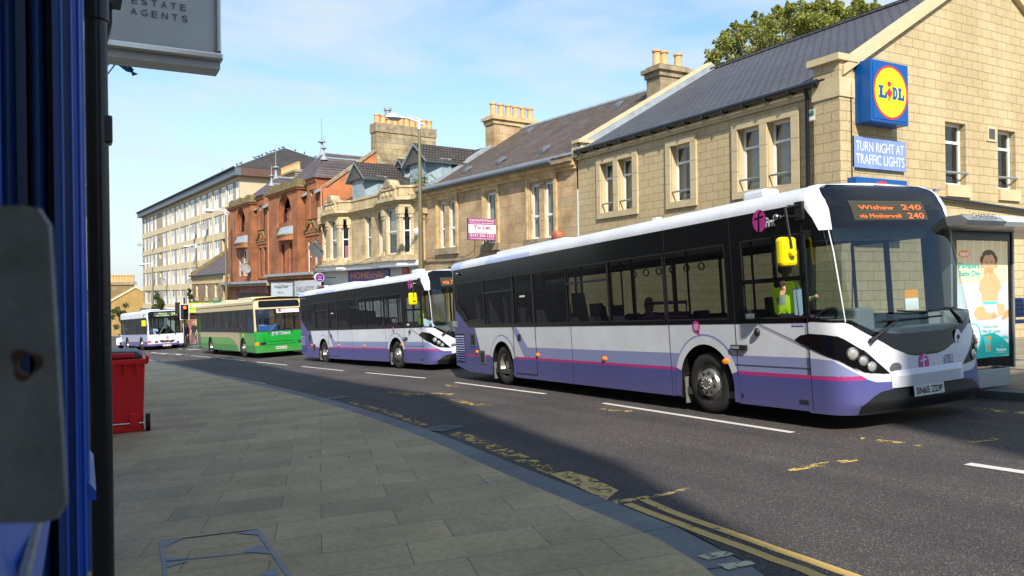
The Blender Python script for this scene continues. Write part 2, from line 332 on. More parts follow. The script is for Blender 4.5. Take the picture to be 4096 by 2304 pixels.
S3=[rect(FL,cA(358,325),cA(1028,1188)),rect(FL,c6(602,818),c6(784,1190)),rect(FL,cB(166,375),cB(1068,1247))]
print('win',[np.round(v,2) for v in W5]);print('sur',[np.round(v,2) for v in S3])
# level the openings
zt=np.mean([v[3] for v in W5]);zbm=np.mean([v[2] for v in W5]);st=np.mean([v[3] for v in S3]);sb=np.mean([v[2] for v in S3])
W5=[(a,b,zbm,zt) for a,b,_,_ in W5];S3=[(a,b,sb,st) for a,b,_,_ in S3]
ydeep=yr*2+.0
mb=MB()
wall(mb,xL,0,-1.5,zeave,W5,'buff_block','buff_cast')
# raised window surrounds of large smooth blocks
for k,(a,b,c,dd) in enumerate(S3):
    ws=[w_ for w_ in W5 if a<(w_[0]+w_[1])/2<b];P=-.06
    mb.box(a,b,P,.01,ws[0][3],dd,'buff_cast').box(a,b,P,.01,c,ws[0][2],'buff_cast')
    xs=[a]+[v for w_ in ws for v in (w_[0],w_[1])]+[b]
    for i in range(0,len(xs),2):
        zz=np.linspace(ws[0][2],ws[0][3],4)
        for j in range(3): mb.box(xs[i],xs[i+1],P+.002,.01,zz[j]+.005,zz[j+1]-.005,'buff_cast')
# frieze of long slabs under the gutter
xx=xL
while xx<-.5:
    x2=min(xx+1.02,-.45);mb.box(xx+.006,x2-.006,-.05,.01,zband,zeave-.12,'buff_cast');xx=x2+1e-6
# corner pier
pw=rect(FL,cC(0,160),cC(145,300));pier=-.62
gpy=FL.atx(*cC(262,600),0)[1]
mb.box(pier,.08,-.09,gpy,-1.5,zeave+.35,'buff_block').box(pier-.1,.16,-.2,gpy+.1,zeave+.35,zeave+.5,'buff_cast').box(pier-.03,.11,-.12,gpy+.02,zeave-.45,zeave-.02,'buff_cast')
mb.box(xL,xL+.32,-.1,.5,zeave-.3,zeave+.25,'buff_cast').box(xL-.02,xL+.42,-.24,.6,zeave+.25,zeave+.36,'buff_cast')
mb.build('wall',bl)
# gable wall
TG=lambda u,d,z:(-d,u,z)
G2=[]
for tl,br in ((cD(262,215),cD(545,1072)),(cD(955,315),cD(1200,1122))):
    a=FL.atx(*tl,0);b=FL.atx(*br,0);G2.append((a[1],b[1],b[2],a[2]))
print('gable windows',[np.round(v,2) for v in G2])
zt=(G2[0][3]+G2[1][3])/2;zz=(G2[0][2]+G2[1][2])/2;G2=[(a,b,zz,zt) for a,b,_,_ in G2]
mb=MB(TG);yl=0;yrr=yr*2
zgw=s1*0+i1-.35;zgw=min(zgw,zeave)
wall(mb,0,yrr,-1.5,zeave,G2,'buff_block','buff_block')
mb.poly([(0,0,zeave),(yrr,0,zeave),(yrr,0,zeave+.1),(yr,0,zr-.05),(0,0,i1)],'buff_block')
for a,b,c,dd in G2: mb.box(a-.02,b+.12,-.07,.02,c-.30,c-.003,'buff_cast')
mb.build('gable_wall',bl)
mb=MB()  # gable coping
for (ya,za,yb,zb_) in ((.0,i1+.0,yr,zr),(yr,zr,yrr,i1)):
    t=.2
    for xx0,xx1 in ((-.32,.14),): mb.hexa([(xx0,ya,za-.02),(xx1,ya,za-.02),(xx1,yb,zb_-.02),(xx0,yb,zb_-.02),(xx0,ya,za+t),(xx1,ya,za+t),(xx1,yb,zb_+t),(xx0,yb,zb_+t)],'buff_cast')
mb.build('gable_coping',bl)
# roof
mb=MB();ye=-.14;ze=zeave+.02;zrr=zr-.12
sl_=(zrr-ze)/(yr-ye)
roofslab(mb,(xL+.15,ye,ze),(-.30,ye,ze),(-.30,yr,zrr),(xL+.15,yr,zrr),'slate_new')
roofslab(mb,(-.30,yrr,ze),(xL+.15,yrr,ze),(xL+.15,yr,zrr),(-.30,yr,zrr),'slate_new')
mb.build('roof',bl)
mb=MB().box(xL+.2,-.35,yr-.1,yr+.1,zrr-.02,zrr+.06,'slate_new').build('ridge_tiles',bl)
# party skew wall at the far end
mb=MB()
for ya,yb,za,zc in ((-.18,yr,ze-.05,zrr),(yr,yrr,zrr,ze)):
    mb.hexa([(xL-.12,ya,za-.2),(xL+.2,ya,za-.2),(xL+.2,yb,zc-.2),(xL-.12,yb,zc-.2),(xL-.12,ya,za+.32),(xL+.2,ya,za+.32),(xL+.2,yb,zc+.32),(xL-.12,yb,zc+.32)],'buff_cast')
    mb.hexa([(xL+.2,ya,za),(xL+.26,ya,za),(xL+.26,yb,zc),(xL+.2,yb,zc),(xL+.2,ya,za+.22),(xL+.26,ya,za+.22),(xL+.26,yb,zc+.22),(xL+.2,yb,zc+.22)],'lead')
    mb.hexa([(xL+.26,ya,za+.02),(xL+.5,ya,za+.02),(xL+.5,yb,zc+.02),(xL+.26,yb,zc+.02),(xL+.26,ya,za+.04),(xL+.5,ya,za+.04),(xL+.5,yb,zc+.04),(xL+.26,yb,zc+.04)],'lead')
mb.build('party_skew',bl)
# gutter, brackets, downpipe
mb=MB();path=[(xL+.1,-.2,zeave-.04),(-.42,-.2,zeave-.04)]
mb.tube(path,.075,'gutter_black',10)
for k in range(14): x=xL+.5+k*(-xL-1.0)/13;mb.box(x-.03,x+.03,-.27,-.02,zeave-.14,zeave-.05,'gutter_black')
mb.tube([(-.78,-.2,zeave-.08),(-.78,-.12,zeave-.3),(-.78,-.12,-1)],.05,'gutter_black',10)
mb.build('gutter',bl,smooth=True)
for i,h in enumerate(W5):
    o=window(bl,h,y=.2,tr=(.7,),b=.06,cur=(1,1,1,3,3)[i],mu=())
    MB().tube([(h[0]+.02,.02,h[2]+.30),(h[1]-.02,.02,h[2]+.30)],.028,'galv',8).build('guard_rail',o,smooth=True)
for i,h in enumerate(G2):
    o=window(bl,h,y=.16,tr=(.70,),b=.07,cur=0,T=TG)
    MB(TG).tube([(h[0]+.02,.02,h[2]+.32),(h[1]+.03,-.02,h[2]+.32)],.03,'galv',8).build('guard_rail',o,smooth=True)
    if i==1: MB(TG).box(h[0]+.05,h[0]+.33,.4,.43,h[2]+.1,h[2]+.75,'upvc').build('paper',o)
# vent
a=FL.atx(*cD(808,278),0);b=FL.atx(*cD(925,490),0)
mb=MB(TG).box(a[1],b[1],-.03,.0,b[2],a[2],'concrete_cream').box(a[1]+.06,b[1]-.06,-.035,-.03,b[2]+.06,a[2]-.06,'felt');mb.build('wall_vent',bl)
# sloping pipe along the gable
p0=FL.atx(*cD(290,1250),0);p1=FL.atx(*cD(1304,1400),0);p1=p0+(p1-p0)*1.8
MB().tube([(.09,p0[1]-1.2,p0[2]+(p0[2]-p1[2])*1.2/(p1[1]-p0[1])*1),(.09,p1[1],p1[2])],.05,'gutter_black',8).tube([(.16,p0[1]+.5,p0[2]-.2),(.16,p1[1],p1[2]-.12)],.015,'gutter_black',6).build('wall_pipe',bl,smooth=True)
MB().tube([(.1,FL.atx(*cC(228,395),0)[1],FL.atx(*cC(228,395),0)[2]),(.1,FL.atx(*cC(230,900),0)[1]+.02,3.0),(.1,FL.atx(*cC(225,1449),0)[1],1.)],.012,'gutter_black',6).build('cable',bl)
# alarm box
h=rect(FL,cB(1172,200),cB(1255,338),-.09);f=Fr(FL.w(h[0],-.1,h[2]),FL.ex,FL.ey)
al=thing('alarm_box','small cream alarm box with a turquoise strobe high beside the black downpipe','alarm box',f)
w_=h[1]-h[0];hh=h[3]-h[2];MB().box(0,w_,0,.1,0,hh,'concrete_cream').build('case',al,bevel=.01)
mat('teal',(.0,.22,.28),.3);MB().box(w_*.4,w_*.85,-.03,.0,hh*.55,hh*.9,'teal').build('strobe',al,bevel=.008);MB().box(w_*.1,w_*.9,-.006,0,hh*.1,hh*.4,'upvc').build('face_plate',al)
# ---- signs on the gable : frame with x along the gable, y into the wall
def gfr(u,out,z): p=FL.w(out,u,z);return Fr(p,FL.ey,-FL.ex)
mat('sign_blue',(.0,.085,.33),.35);mat('sign_yellow',(.95,.72,.0),.4);mat('sign_red',(.78,.02,.035),.4);mat('pale_blue',(.26,.36,.66),.25,var=.25,scale=2.5,metal=.2);mat('white_letters',(.85,.85,.86),.4)
dp=.42
a=FL.atx(*cC(470,140),dp);b=FL.atx(*cC(868,848),dp);u0,u1=a[1],b[1];z1_=FL.atx(*cC(470,137),dp)[2];z0_=FL.atx(*cC(464,783),dp)[2]
z1b=FL.atx(*cC(868,215),dp)[2];print('sign',u0,u1,z0_,z1_,z1b,b[2])
sf=gfr(u0,dp,z0_);sg=thing('logo_sign','square blue box sign with a yellow disc and shop name high on the gable','sign',sf)
sw=u1-u0;sh=(z1_+z1b)/2-z0_
MB().box(0,sw,0,dp,0,sh,'sign_blue').build('sign_box',sg,bevel=.02);MB().box(.07,sw-.07,-.012,0,.07,sh-.07,'sign_blue').build('sign_panel',sg,bevel=.006)
def disc(mb,cx_,cz,r,m,y,n=40,ry=None): mb.poly([(cx_+r*math.cos(-2*math.pi*k/n),y,cz-(ry or r)*math.sin(-2*math.pi*k/n)) for k in range(n)],m)
mb=MB();disc(mb,sw/2,sh/2,sw*.455,'sign_red',-.016);disc(mb,sw/2,sh/2,sw*.42,'sign_yellow',-.019)
q=sw/100.;cz=sh/2
mb.build('disc',sg)
def slab(mb,pts,m,y): mb.poly([(sw/2+p[0]*q,y,cz+p[1]*q) for p in pts],m)
for L in ([(-32,10),(-19,10),(-19,6),(-22,6),(-22,-6),(-15,-6),(-15,-1),(-10,-1),(-10,-11),(-32,-11),(-32,-7),(-29,-7),(-29,6),(-32,6)],[(20,10),(29,10),(29,6),(27,6),(27,-6),(32,-6),(32,-1),(36,-1),(36,-11),(18,-11),(18,-7),(21,-7),(21,6),(20,6)],[(4,10),(13,10),(17,6),(18,0),(17,-6),(13,-11),(4,-11),(4,-7),(6,-7),(6,6),(4,6)]):
    mb=MB();slab(mb,L,'sign_blue',-.023);mb.build('letter',sg)
mb=MB();slab(mb,[(11,5),(12.5,3),(13,-1),(12,-5),(10.5,-6),(10.5,5.5)],'sign_yellow',-.026);mb.build('letter_gap',sg)
mb=MB();slab(mb,[(-4,8),(4,-1),(-1,-8),(-6,-15),(-8,-13),(-5,-8),(-12,-1)],'sign_red',-.025);disc(mb,sw/2-4*q,cz+14*q,4.6*q,'sign_red',-.025);mb.build('red_letter',sg)
# turn right sign
a=FL.atx(*cC(283,940),.08);b=FL.atx(*cC(842,1316),.08);zt=FL.atx(*cC(283,936),.08)[2];zb_=FL.atx(*cC(283,1260),.08)[2]
sf=gfr(a[1],.08,zb_);sw2=b[1]-a[1];sh2=zt-zb_
sg2=thing('direction_sign','pale blue board with two lines of white writing, bolted below the square blue sign','sign',sf)
MB().box(0,sw2,0,.08,0,sh2,'pale_blue').build('board',sg2)
text(sg2,'lettering','TURN RIGHT AT',(sw2*.06,0,sh2*.54),sw2*.89,sh2*.32,'white_letters');text(sg2,'lettering','TRAFFIC LIGHTS',(sw2*.06,0,sh2*.13),sw2*.90,sh2*.32,'white_letters')
# lower blue sign
a=FL.atx(*cC(320,1360),.3);b=FL.atx(*cC(852,1400),.3);sf=gfr(a[1],.3,a[2]-1.3);sw3=b[1]-a[1]
sg3=thing('box_sign','blue box sign half hidden by the bus roof, under the pale blue board','sign',sf)
MB().box(0,sw3,0,.3,0,1.3,'sign_blue').build('sign_box',sg3,bevel=.015);mb=MB();disc(mb,sw3/2,.72,.52,'sign_red',-.004);disc(mb,sw3/2,.72,.46,'sign_yellow',-.007);mb.build('disc',sg3)
# ================= row of older buildings =================
dr=ray(-150,1182.);dr=dr[:2]/np.linalg.norm(dr[:2])
EX=np.array([-dr[0],-dr[1],0]);EY=np.array([-EX[1],EX[0],0]);P1=FL.w(xL,0,0)[:2]
if EY[0]<0: EY=-EY
def rowfr(px,z=None,py=1000.,setback=0.):
    base=Fr((P1[0],P1[1],0),EX,EY);q=base.aty(px,py);p=base.w(q[0],setback,0)
    return Fr((p[0],p[1],road(p[0],p[1])+.12 if z is None else z),EX,EY)
def lvl(rs):
    t=np.mean([v[3] for v in rs]);b=np.mean([v[2] for v in rs]);return [(a,c,b,t) for a,c,_,_ in rs]
def Z(fr,p,y=0.): return fr.aty(*p,y)[2]
def X(fr,p,y=0.): return fr.aty(*p,y)[0]
# ---------- tan sandstone building ----------
FT=rowfr(2312);bt=thing('stone_building','tan sandstone two storey building with paired windows beside the buff blockwork shop','building',FT)
x0=X(FT,(1690,768));zc=(Z(FT,cK(25,560),-.2)+Z(FT,c5(1190,835),-.2))/2;zg=(Z(FT,c5(70,1030),-.4)+Z(FT,c5(1060,800),-.4))/2;zp=(Z(FT,c5(80,985),-.2)+Z(FT,c5(1190,735),-.2))/2
print('TAN',x0,'corn',zc,zg,zp)
PR=lvl([rect(FT,cK(237,640),cK(300,1188)),rect(FT,cK(348,612),cK(428,1178)),rect(FT,cL(490,415),cL(598,1068)),rect(FT,cL(652,395),cL(765,1050))]);MD=rect(FT,cK(800,525),cK(918,1130));MD=(MD[0],MD[1],PR[0][2],PR[0][3])
H=PR+[MD];zs=Z(FT,cK(70,1335),-.1)
print('tan windows',[np.round(v,2) for v in H],'shop ledge',zs)
mb=MB();wall(mb,x0,0,zs,zc,H,'tan_ashlar','tan_trim')
for grp in ((PR[0],PR[1]),(PR[2],PR[3]),(MD,)):
    a=grp[0][0]-.26;b=grp[-1][1]+.26;c,dd=PR[0][2],PR[0][3]
    for k,(o_,p_) in enumerate(((.0,.07),(.10,.04))):
        a2,b2,d2=a+o_,b-o_,dd+.30-o_
        mb.box(a2,a2+.10,-p_,.01,c,d2-.10,'tan_trim').box(b2-.10,b2,-p_,.01,c,d2-.10,'tan_trim').box(a2,b2,-p_,.01,d2-.10,d2,'tan_trim')
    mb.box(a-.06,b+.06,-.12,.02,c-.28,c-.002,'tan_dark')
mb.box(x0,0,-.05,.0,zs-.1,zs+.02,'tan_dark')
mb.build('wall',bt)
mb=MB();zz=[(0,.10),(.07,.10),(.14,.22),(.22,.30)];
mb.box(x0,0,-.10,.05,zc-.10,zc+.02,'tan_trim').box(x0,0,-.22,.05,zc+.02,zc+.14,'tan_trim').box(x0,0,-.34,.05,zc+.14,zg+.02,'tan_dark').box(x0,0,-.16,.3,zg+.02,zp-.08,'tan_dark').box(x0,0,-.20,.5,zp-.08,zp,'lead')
mb.build('cornice',bt)
MB().tube([(x0+.1,-.40,zg+.06),(-1.0,-.40,zg+.06)],.075,'fascia_grey',10).build('gutter',bt,smooth=True)
mb=MB().tube([(x0+.35,-.14,zc-.75),(x0+.35,-.14,zs)],.07,'buff_pipe',8).box(x0+.2,x0+.5,-.27,-.02,zc-.75,zc-.5,'buff_pipe');mb.build('downpipe',bt)
mb=MB();wall(mb,x0,0,-1.5,zs-.1,[(x0+2.2,-.5,-1.4,zs-.35)],'tan_ashlar','tan_trim',dep=.4,back='dark_glass');mb.build('shop_front',bt)
mb=MB();pz=0
pts=[(x0+.1,-.13,zs-.02),(x0+.9,-.16,zs+.1),(x0+2.5,-.14,zs+.02),(x0+4.0,-.16,zs+.05),(x0+4.6,-.16,zs+.25),(x0+4.7,-.15,zs+.9)];mb.tube(pts,.012,'gutter_black',5).build('cable',bt)
# roof : ridge from (750,590)->(1540,360) of c5
def findridge(fr,p,x,):  # point p assumed at local x
    return fr.atx(*p,x)
ra=findridge(FT,c5(752,588),x0+.2);print('tan ridge at left',ra)
yrT,zrT=ra[1],ra[2]
mb=MB();roofslab(mb,(x0,.1,zp-.05),(.12,.1,zp-.05),(.12,yrT,zrT),(x0,yrT,zrT),'slate_old');roofslab(mb,(.12,2*yrT,zp),(x0,2*yrT,zp),(x0,yrT,zrT),(.12,yrT,zrT),'slate_old')
mb.build('roof',bt);MB().tube([(x0,yrT,zrT+.02),(0,yrT,zrT+.02)],.11,'lead',8).build('ridge_lead',bt,smooth=True)
mb=MB();mb.hexa([(x0-.15,.1,zp-.1),(x0+.35,.1,zp-.1),(x0+.35,yrT,zrT-.05),(x0-.15,yrT,zrT-.05),(x0-.15,.1,zp+.12),(x0+.35,.1,zp+.12),(x0+.35,yrT,zrT+.14),(x0-.15,yrT,zrT+.14)],'lead');mb.build('party_skew',bt)
for px,py in ((385,880),(628,815),(945,735),(838,597),(1480,410)):
    # on the slope plane
    n=np.cross([1,0,0],[0,yrT-.1,zrT-zp]);n=n/np.linalg.norm(n);nw=FT.ex*n[0]+FT.ey*n[1]+FT.ez*n[2];q=FT.loc(FT.pl(*c5(px,py),FT.w(0,.1,zp),nw))
    MB().hexa([(q[0]-.15,q[1]-.1,q[2]-.08),(q[0]+.15,q[1]-.1,q[2]-.08),(q[0]+.15,q[1]+.25,q[2]+.2),(q[0]-.15,q[1]+.25,q[2]+.2),(q[0]-.13,q[1]-.1,q[2]+.05),(q[0]+.13,q[1]-.1,q[2]+.05),(q[0]+.13,q[1]+.22,q[2]+.27),(q[0]-.13,q[1]+.22,q[2]+.27)],'fascia_grey').build('roof_vent',bt)
for i,h in enumerate(H): window(bt,h,y=.09,tr=(.42,),b=.08,cur=(1,1,1,1,1)[i])
# chimneys: top corners measured on a plane at the ridge
def chimney(par,x0c,x1c,y0,y1,z0,z1,m,cap,np_,hp=.55,rp=.14,axis='x',capm=None,skip=()):
    mb=MB().box(x0c,x1c,y0,y1,z0,z1-.45,m)
    mb.box(x0c-.06,x1c+.06,y0-.06,y1+.06,z1-.45,z1-.25,capm or m).box(x0c-.16,x1c+.16,y0-.16,y1+.16,z1-.25,z1-.1,capm or m).box(x0c-.02,x1c+.02,y0-.02,y1+.02,z1-.1,z1,capm or m)
    o=mb.build('chimney',par)
    for k in range(np_):
        if k in skip: continue
        t=(k+.5)/np_
        p=(x0c+(x1c-x0c)*t,(y0+y1)/2,z1) if axis=='x' else ((x0c+x1c)/2,y0+(y1-y0)*t,z1)
        MB().lathe([(rp,0),(rp*.95,.02),(rp*.82,hp*.85),(rp*1.05,hp*.88),(rp*1.05,hp),(rp*.7,hp),(rp*.68,hp*.6)],p,(0,0,1),'clay_pot',12).build('chimney_pot',o,smooth=True)
    return o
# six pot chimney runs back from the ridge along y at x0; left/right edges in c5: 523..900, top 460..490 base on roof
def runback(fr,pL,pR,xn,):  # pixel left/right top corners on plane x=xn (face looking at us): returns y range and z
    a=fr.atx(*pL,xn);b=fr.atx(*pR,xn);return a,b
a,b=runback(FT,c5(585,500),c5(905,505),x0+.55);print('chim6',a,b)
chimney(bt,x0-.15,x0+.6,a[1],b[1],min(a[2],b[2])-3.0,(a[2]+b[2])/2+.1,'tan_ashlar',None,6,axis='y',capm='tan_trim',hp=.62,rp=.17)
a,b=runback(FL,c6(560,385),c6(715,405),xL-.35);print('chim3',a,b)
chimney(bl,xL-1.1,xL-.3,a[1],b[1]+.1,a[2]-3.0,(a[2]+b[2])/2+.1,'tan_dark',None,4,axis='y',capm='tan_dark',hp=.6,rp=.17,skip=(2,))
# red drum vent
q=FT.aty(*cL(845,1040),-.0);f=Fr(FT.w(q[0],0,q[2]),EX,EY);t=thing('drum_vent','round terracotta coloured drum vent on the tan wall below the right hand window','vent',f)
mat('terracotta',(.42,.13,.06),.6,var=.2);MB().lathe([(.19,0),(.19,-.24),(.17,-.26),(.02,-.27)],(0,0,0),(0,1,0),'terracotta',28).build('drum',t,smooth=True,ang=50);MB().lathe([(.19,0),(.21,0),(.21,-.03),(.19,-.03)],(0,0,0),(0,1,0),'terracotta',28).build('flange',t,smooth=True,ang=40)
# To Let board : projects from the wall, faces along the street towards the camera
q=FT.aty(*cK(800,1090),-.6);mat('board_purple',(.36,.10,.26),.45);mat('board_white',(.75,.73,.76),.45);mat('board_text',(.36,.10,.26),.5)
xb=X(FT,cK(780,1100),-.7);A=FT.atx(*cK(580,818),xb);B=FT.atx(*cK(918,1090),xb);print('tolet',A,B)
wd=B[1]-A[1];zb1=FT.atx(*cK(580,1085),xb)[2];hh=A[2]-zb1
bf=Fr(FT.w(xb,A[1],zb1),EY,-EX);t=thing('to_let_board','purple and white letting agent board projecting from the tan sandstone wall','sign',bf)
MB().box(0,wd,0,.09,0,hh,'felt').build('board',t);MB().box(0.01,wd-.01,-.008,0,hh*.0+.01,hh-.01,'board_purple').build('purple_panel',t);MB().box(.01,wd-.01,-.012,-.008,hh*.31,hh*.71,'board_white').build('white_panel',t)
text(t,'lettering','LapsleyMcManus',(wd*.06,-.008,hh*.84),wd*.86,hh*.12,'white_letters');text(t,'lettering','Property Consultants',(wd*.07,-.008,hh*.745),wd*.84,hh*.06,'white_letters',bold=.01)
text(t,'lettering','To Let',(wd*.18,-.012,hh*.50),wd*.62,hh*.18,'board_text',bold=.03);text(t,'lettering','Shop Unit',(wd*.38,-.012,hh*.42),wd*.24,hh*.045,'board_text');text(t,'lettering','Ground & 1st Floors',(wd*.25,-.012,hh*.335),wd*.5,hh*.045,'board_text')
text(t,'lettering','0141 556 1222',(wd*.07,-.008,hh*.15),wd*.86,hh*.13,'white_letters');text(t,'lettering','www.lapsleymcmanus.com',(wd*.08,-.008,hh*.035),wd*.84,hh*.065,'white_letters')
MB().tube([(wd*.6,.045,.0),(wd*.6,.045,-.25),(wd+.6,.045,-.25)],.03,'gutter_black',6).build('bracket',t)
# ---------- cream building with bays ----------
FH=rowfr(1690);bh_=thing('cream_building','cream stone building with two bay windows, blue grey dormers and a purple shop sign','building',FH)
xl=X(FH,(1290,900));BY=-.55
def P(p,y=0): return FH.aty(*p,y)
zT=np.mean([P(cJ(560,595))[2],P(cJ(790,545))[2]]);   # underside of frieze
zCo=P(cJ(560,480),-.2)[2];zTop=P(cJ(620,345),0)[2];zS=P(cJ(700,1160),-.1)[2]
print('CREAM',xl,'frieze',zT,'cornice',zCo,'top',zTop,'sill',zS)
# bay plan corners
def bay(pa,pb,pc,pd):
    return X(FH,pa),X(FH,pb,BY),X(FH,pc,BY),X(FH,pd)
bays=[bay(cJ(100,900),cJ(168,900),cJ(330,900),cJ(508,900)),bay(cJ(880,900),cJ(938,900),cJ(1170,900),cJ(1368,900))]
print('bays',bays)
mw=rect(FH,cJ(690,580),cJ(786,1145));mw=(mw[0],mw[1],zS+.05,zT-.05)
segs=[(xl,bays[0][0]),(bays[0][3],bays[1][0]),(bays[1][3],0)]
for a,b in segs:
    if b>a+.02: mb=MB();wall(mb,a,b,zS,zT,[mw] if a<mw[0]<b else [],'cream_ashlar','cream_trim');mb.build('wall',bh_)
wins=[]
def seg_wall(p,q,z0,z1,holes,name,par,m='cream_ashlar'):
    """wall along plan segment p->q; holes in distance along it"""
    p=np.array(p,float);q=np.array(q,float);L=np.linalg.norm(q-p);t=(q-p)/L;n=np.array([-t[1],t[0]])
    T=lambda u,d,z:(p[0]+t[0]*u+n[0]*d,p[1]+t[1]*u+n[1]*d,z)
    mb=MB(T);wall(mb,0,L,z0,z1,holes,m,'cream_trim',dep=.5);o=mb.build(name,par);return T,L
for bi,(a,b,c,dd) in enumerate(bays):
    za,zt=zS+.08,zT-.02
    bo=MB().box(b,c,BY+.02,0,zS,zS+.04,'cream_trim').build('bay',bh_)
    for k,(p,q) in enumerate((((a,0),(b,BY)),((b,BY),(c,BY)),((c,BY),(dd,0)))):
        L=math.hypot(q[0]-p[0],q[1]-p[1]);m_=.16 if k!=1 else .42
        hole=(m_ if k!=1 else .38,L-m_ if k!=1 else L-.30,za,zt)
        T,L=seg_wall(p,q,zS,zT,[hole],'bay_wall',bo)
        window(bo,hole,y=.12,tr=(.5,),b=.06,T=T,cur=(2,2,0)[k] if bi else (1,1,0)[k],name='sash_window',m='white_paint')
        # pilaster capitals
        for u in (0.02,L-.24):
            MB(T).box(u-.03,u+.25,-.07,.0,zT-.34,zT-.02,'cream_trim').box(u,u+.22,-.04,0,zT-.5,zT-.34,'cream_trim').build('capital',bo,bevel=.03);MB(T).box(u,u+.22,-.05,0,zS,zS+.2,'cream_trim').build('pilaster_base',bo,bevel=.02)
        if bi==0 and k==2: MB(T).box(hole[0]+.1,hole[0]+.6,.22,.26,za,za+.75,'pink_cloth').build('curtain',bo)
window(bh_,mw,y=.14,tr=(.5,),b=.06,cur=3,name='sash_window',m='white_paint')
# frieze, cornice, parapet following the bays
plan=[(xl,0)]
for a,b,c,dd in bays: plan+=[(a,0),(b,BY),(c,BY),(dd,0)]
plan+=[(0,0)]
def band(mb,plan,off,z0,z1,m,inner=.3):
    # offset outline towards the street, capped
    P_=[np.array(p,float) for p in plan];n=len(P_);O=[];I=[]
    for i,p in enumerate(P_):
        d1=P_[i]-P_[i-1] if i>0 else P_[1]-P_[0];d2=P_[i+1]-P_[i] if i<n-1 else P_[-1]-P_[-2]
        d1=d1/np.linalg.norm(d1);d2=d2/np.linalg.norm(d2);n1=np.array([d1[1],-d1[0]]);n2=np.array([d2[1],-d2[0]]);m_=(n1+n2);m_/=np.linalg.norm(m_);k=off/max(.3,m_@n1);O.append(p+m_*k);k2=-inner/max(.3,m_@n1);I.append(p+m_*k2)
    for i in range(n-1):
        a,b,c,dd=O[i],O[i+1],I[i+1],I[i]
        mb.hexa([(*a,z0),(*b,z0),(*c,z0),(*dd,z0),(*a,z1),(*b,z1),(*c,z1),(*dd,z1)],m)
mb=MB();band(mb,plan,.02,zT,zCo-.18,'cream_ashlar');band(mb,plan,.12,zCo-.18,zCo-.08,'cream_trim');band(mb,plan,.26,zCo-.08,zCo+.06,'cream_trim');band(mb,plan,.0,zCo+.06,zTop,'cream_ashlar')
band(mb,plan,.05,zTop,zTop+.1,'cream_trim');mb.build('cornice',bh_)
# carved gablets over the bays
zped=P(cJ(1045,-5),BY)[2];zp0=P(cJ(1040,270),BY)[2];print('pediment',zp0,zped,zTop)
for a,b,c,dd in bays:
    u0=b-.05;u1=c-.25;wd=u1-u0;cx_=(u0+u1)/2;z0=zCo+.06;z1=zCo+.06+(zped-zp0)
    def pp(f,g): return (u0+wd*f,z0+(z1-z0)*g)
    out=[(.0,0),(1,0),(1,.45),(.97,.5),(.9,.5),(.9,.62),(.8,.62),(.8,.72),(.74,.72)]+[(.5+.24*math.cos(t),.74+.26*math.sin(t)) for t in np.linspace(0,math.pi,13)]+[(.2,.72),(.2,.62),(.1,.62),(.1,.5),(.03,.5),(0,.45)]
    mb=MB();mb.prism([(*[pp(*o_)[0]],BY-.12,pp(*o_)[1]) for o_ in out],(0,.5,0),'cream_trim')
    # shell niche and carving
    mb.prism([(pp(.5+.2*math.cos(t),0)[0],BY-.17,pp(0,.74+.2*math.sin(t))[1]) for t in np.linspace(0,2*math.pi,24)][::-1],(0,.05,0),'tan_dark')
    for k in range(3):
        c0=pp(.22+.28*k,.22);mb.ball((c0[0],BY-.12,c0[1]),(wd*.09,.06,(z1-z0)*.13),'cream_trim',8,6)
    for f,g in ((.05,.5),(.85,.5),(.12,.62),(.76,.62)): p_=pp(f,g);mb.box(p_[0],p_[0]+wd*.13,BY-.2,BY-.1,p_[1],p_[1]+.07,'cream_trim')
    mb.box(u0-.05,u1+.05,BY-.17,BY-.1,pp(0,.42)[1],pp(0,.42)[1]+.07,'cream_trim')
    mb.build('pediment',bh_,bevel=.015)
# shopfront canopy and fascia
zf1=P(cJ(1300,1170),-.8)[2];zf0=P(cJ(1300,1240),-.8)[2];print('canopy',zf0,zf1)
mb=MB();cp=[(xl-.3,-.15)]+[(b[1],BY) for b in bays[:1]]+[(bays[0][2],BY),(bays[0][3],-.2),(bays[1][0],-.2),(bays[1][1],BY),(bays[1][2],BY),(bays[1][3]+.1,-.25),(0,-.15)]
band(mb,cp,.12,zS-.16,zS+.0,'cream_trim',.6);band(mb,cp,.30,zS-.26,zS-.16,'cream_trim',.8)
band(mb,cp,.18,zf0,zS-.26,'white_paint',.8);band(mb,cp,.24,zf0-.05,zf0+.02,'galv',.8);mb.build('canopy',bh_)
mb=MB().box(xl,0,.0,.3,-1.5,zf0,'white_paint');mb.build('fascia_wall',bh_)
MB().box(xl+.3,0-.3,-.03,0,-1.4,1.1,'dark_glass').build('shop_window',bh_)
# shop sign board
a=P(cJ(467,1300));b=P(cJ(1035,1449));mat('shop_purple',(.10,.03,.26),.4);mat('orange_letters',(.85,.28,.06),.4)
f=Fr(FH.w(a[0],-.06,0),EX,EY);t=thing('shop_sign','purple fascia board with orange shop lettering on the cream building','sign',f)
sw=b[0]-a[0];zt=zf0-.06;zb0=P(cJ(700,1449))[2]-.35
MB().box(0,sw,0,.05,zb0,zt,'shop_purple').build('board',t)
ta=P(cJ(510,1410))[2];tb=P(cJ(700,1300))[2]
text(t,'lettering','HOMEstyle',(sw*.08,0,zb0+.32),sw*.80,(zt-zb0-.32)*.82,'orange_letters',bold=.012)
a=P(cJ(1215,1345));b=P(cJ(1302,1345));c=P(cJ(1258,1290));r=(b[0]-a[0])/2;f=Fr(FH.w((a[0]+b[0])/2,-.03,a[2]),EX,EY);t=thing('post_office_sign','red oval with white writing on the pale fascia right of the purple board','sign',f)
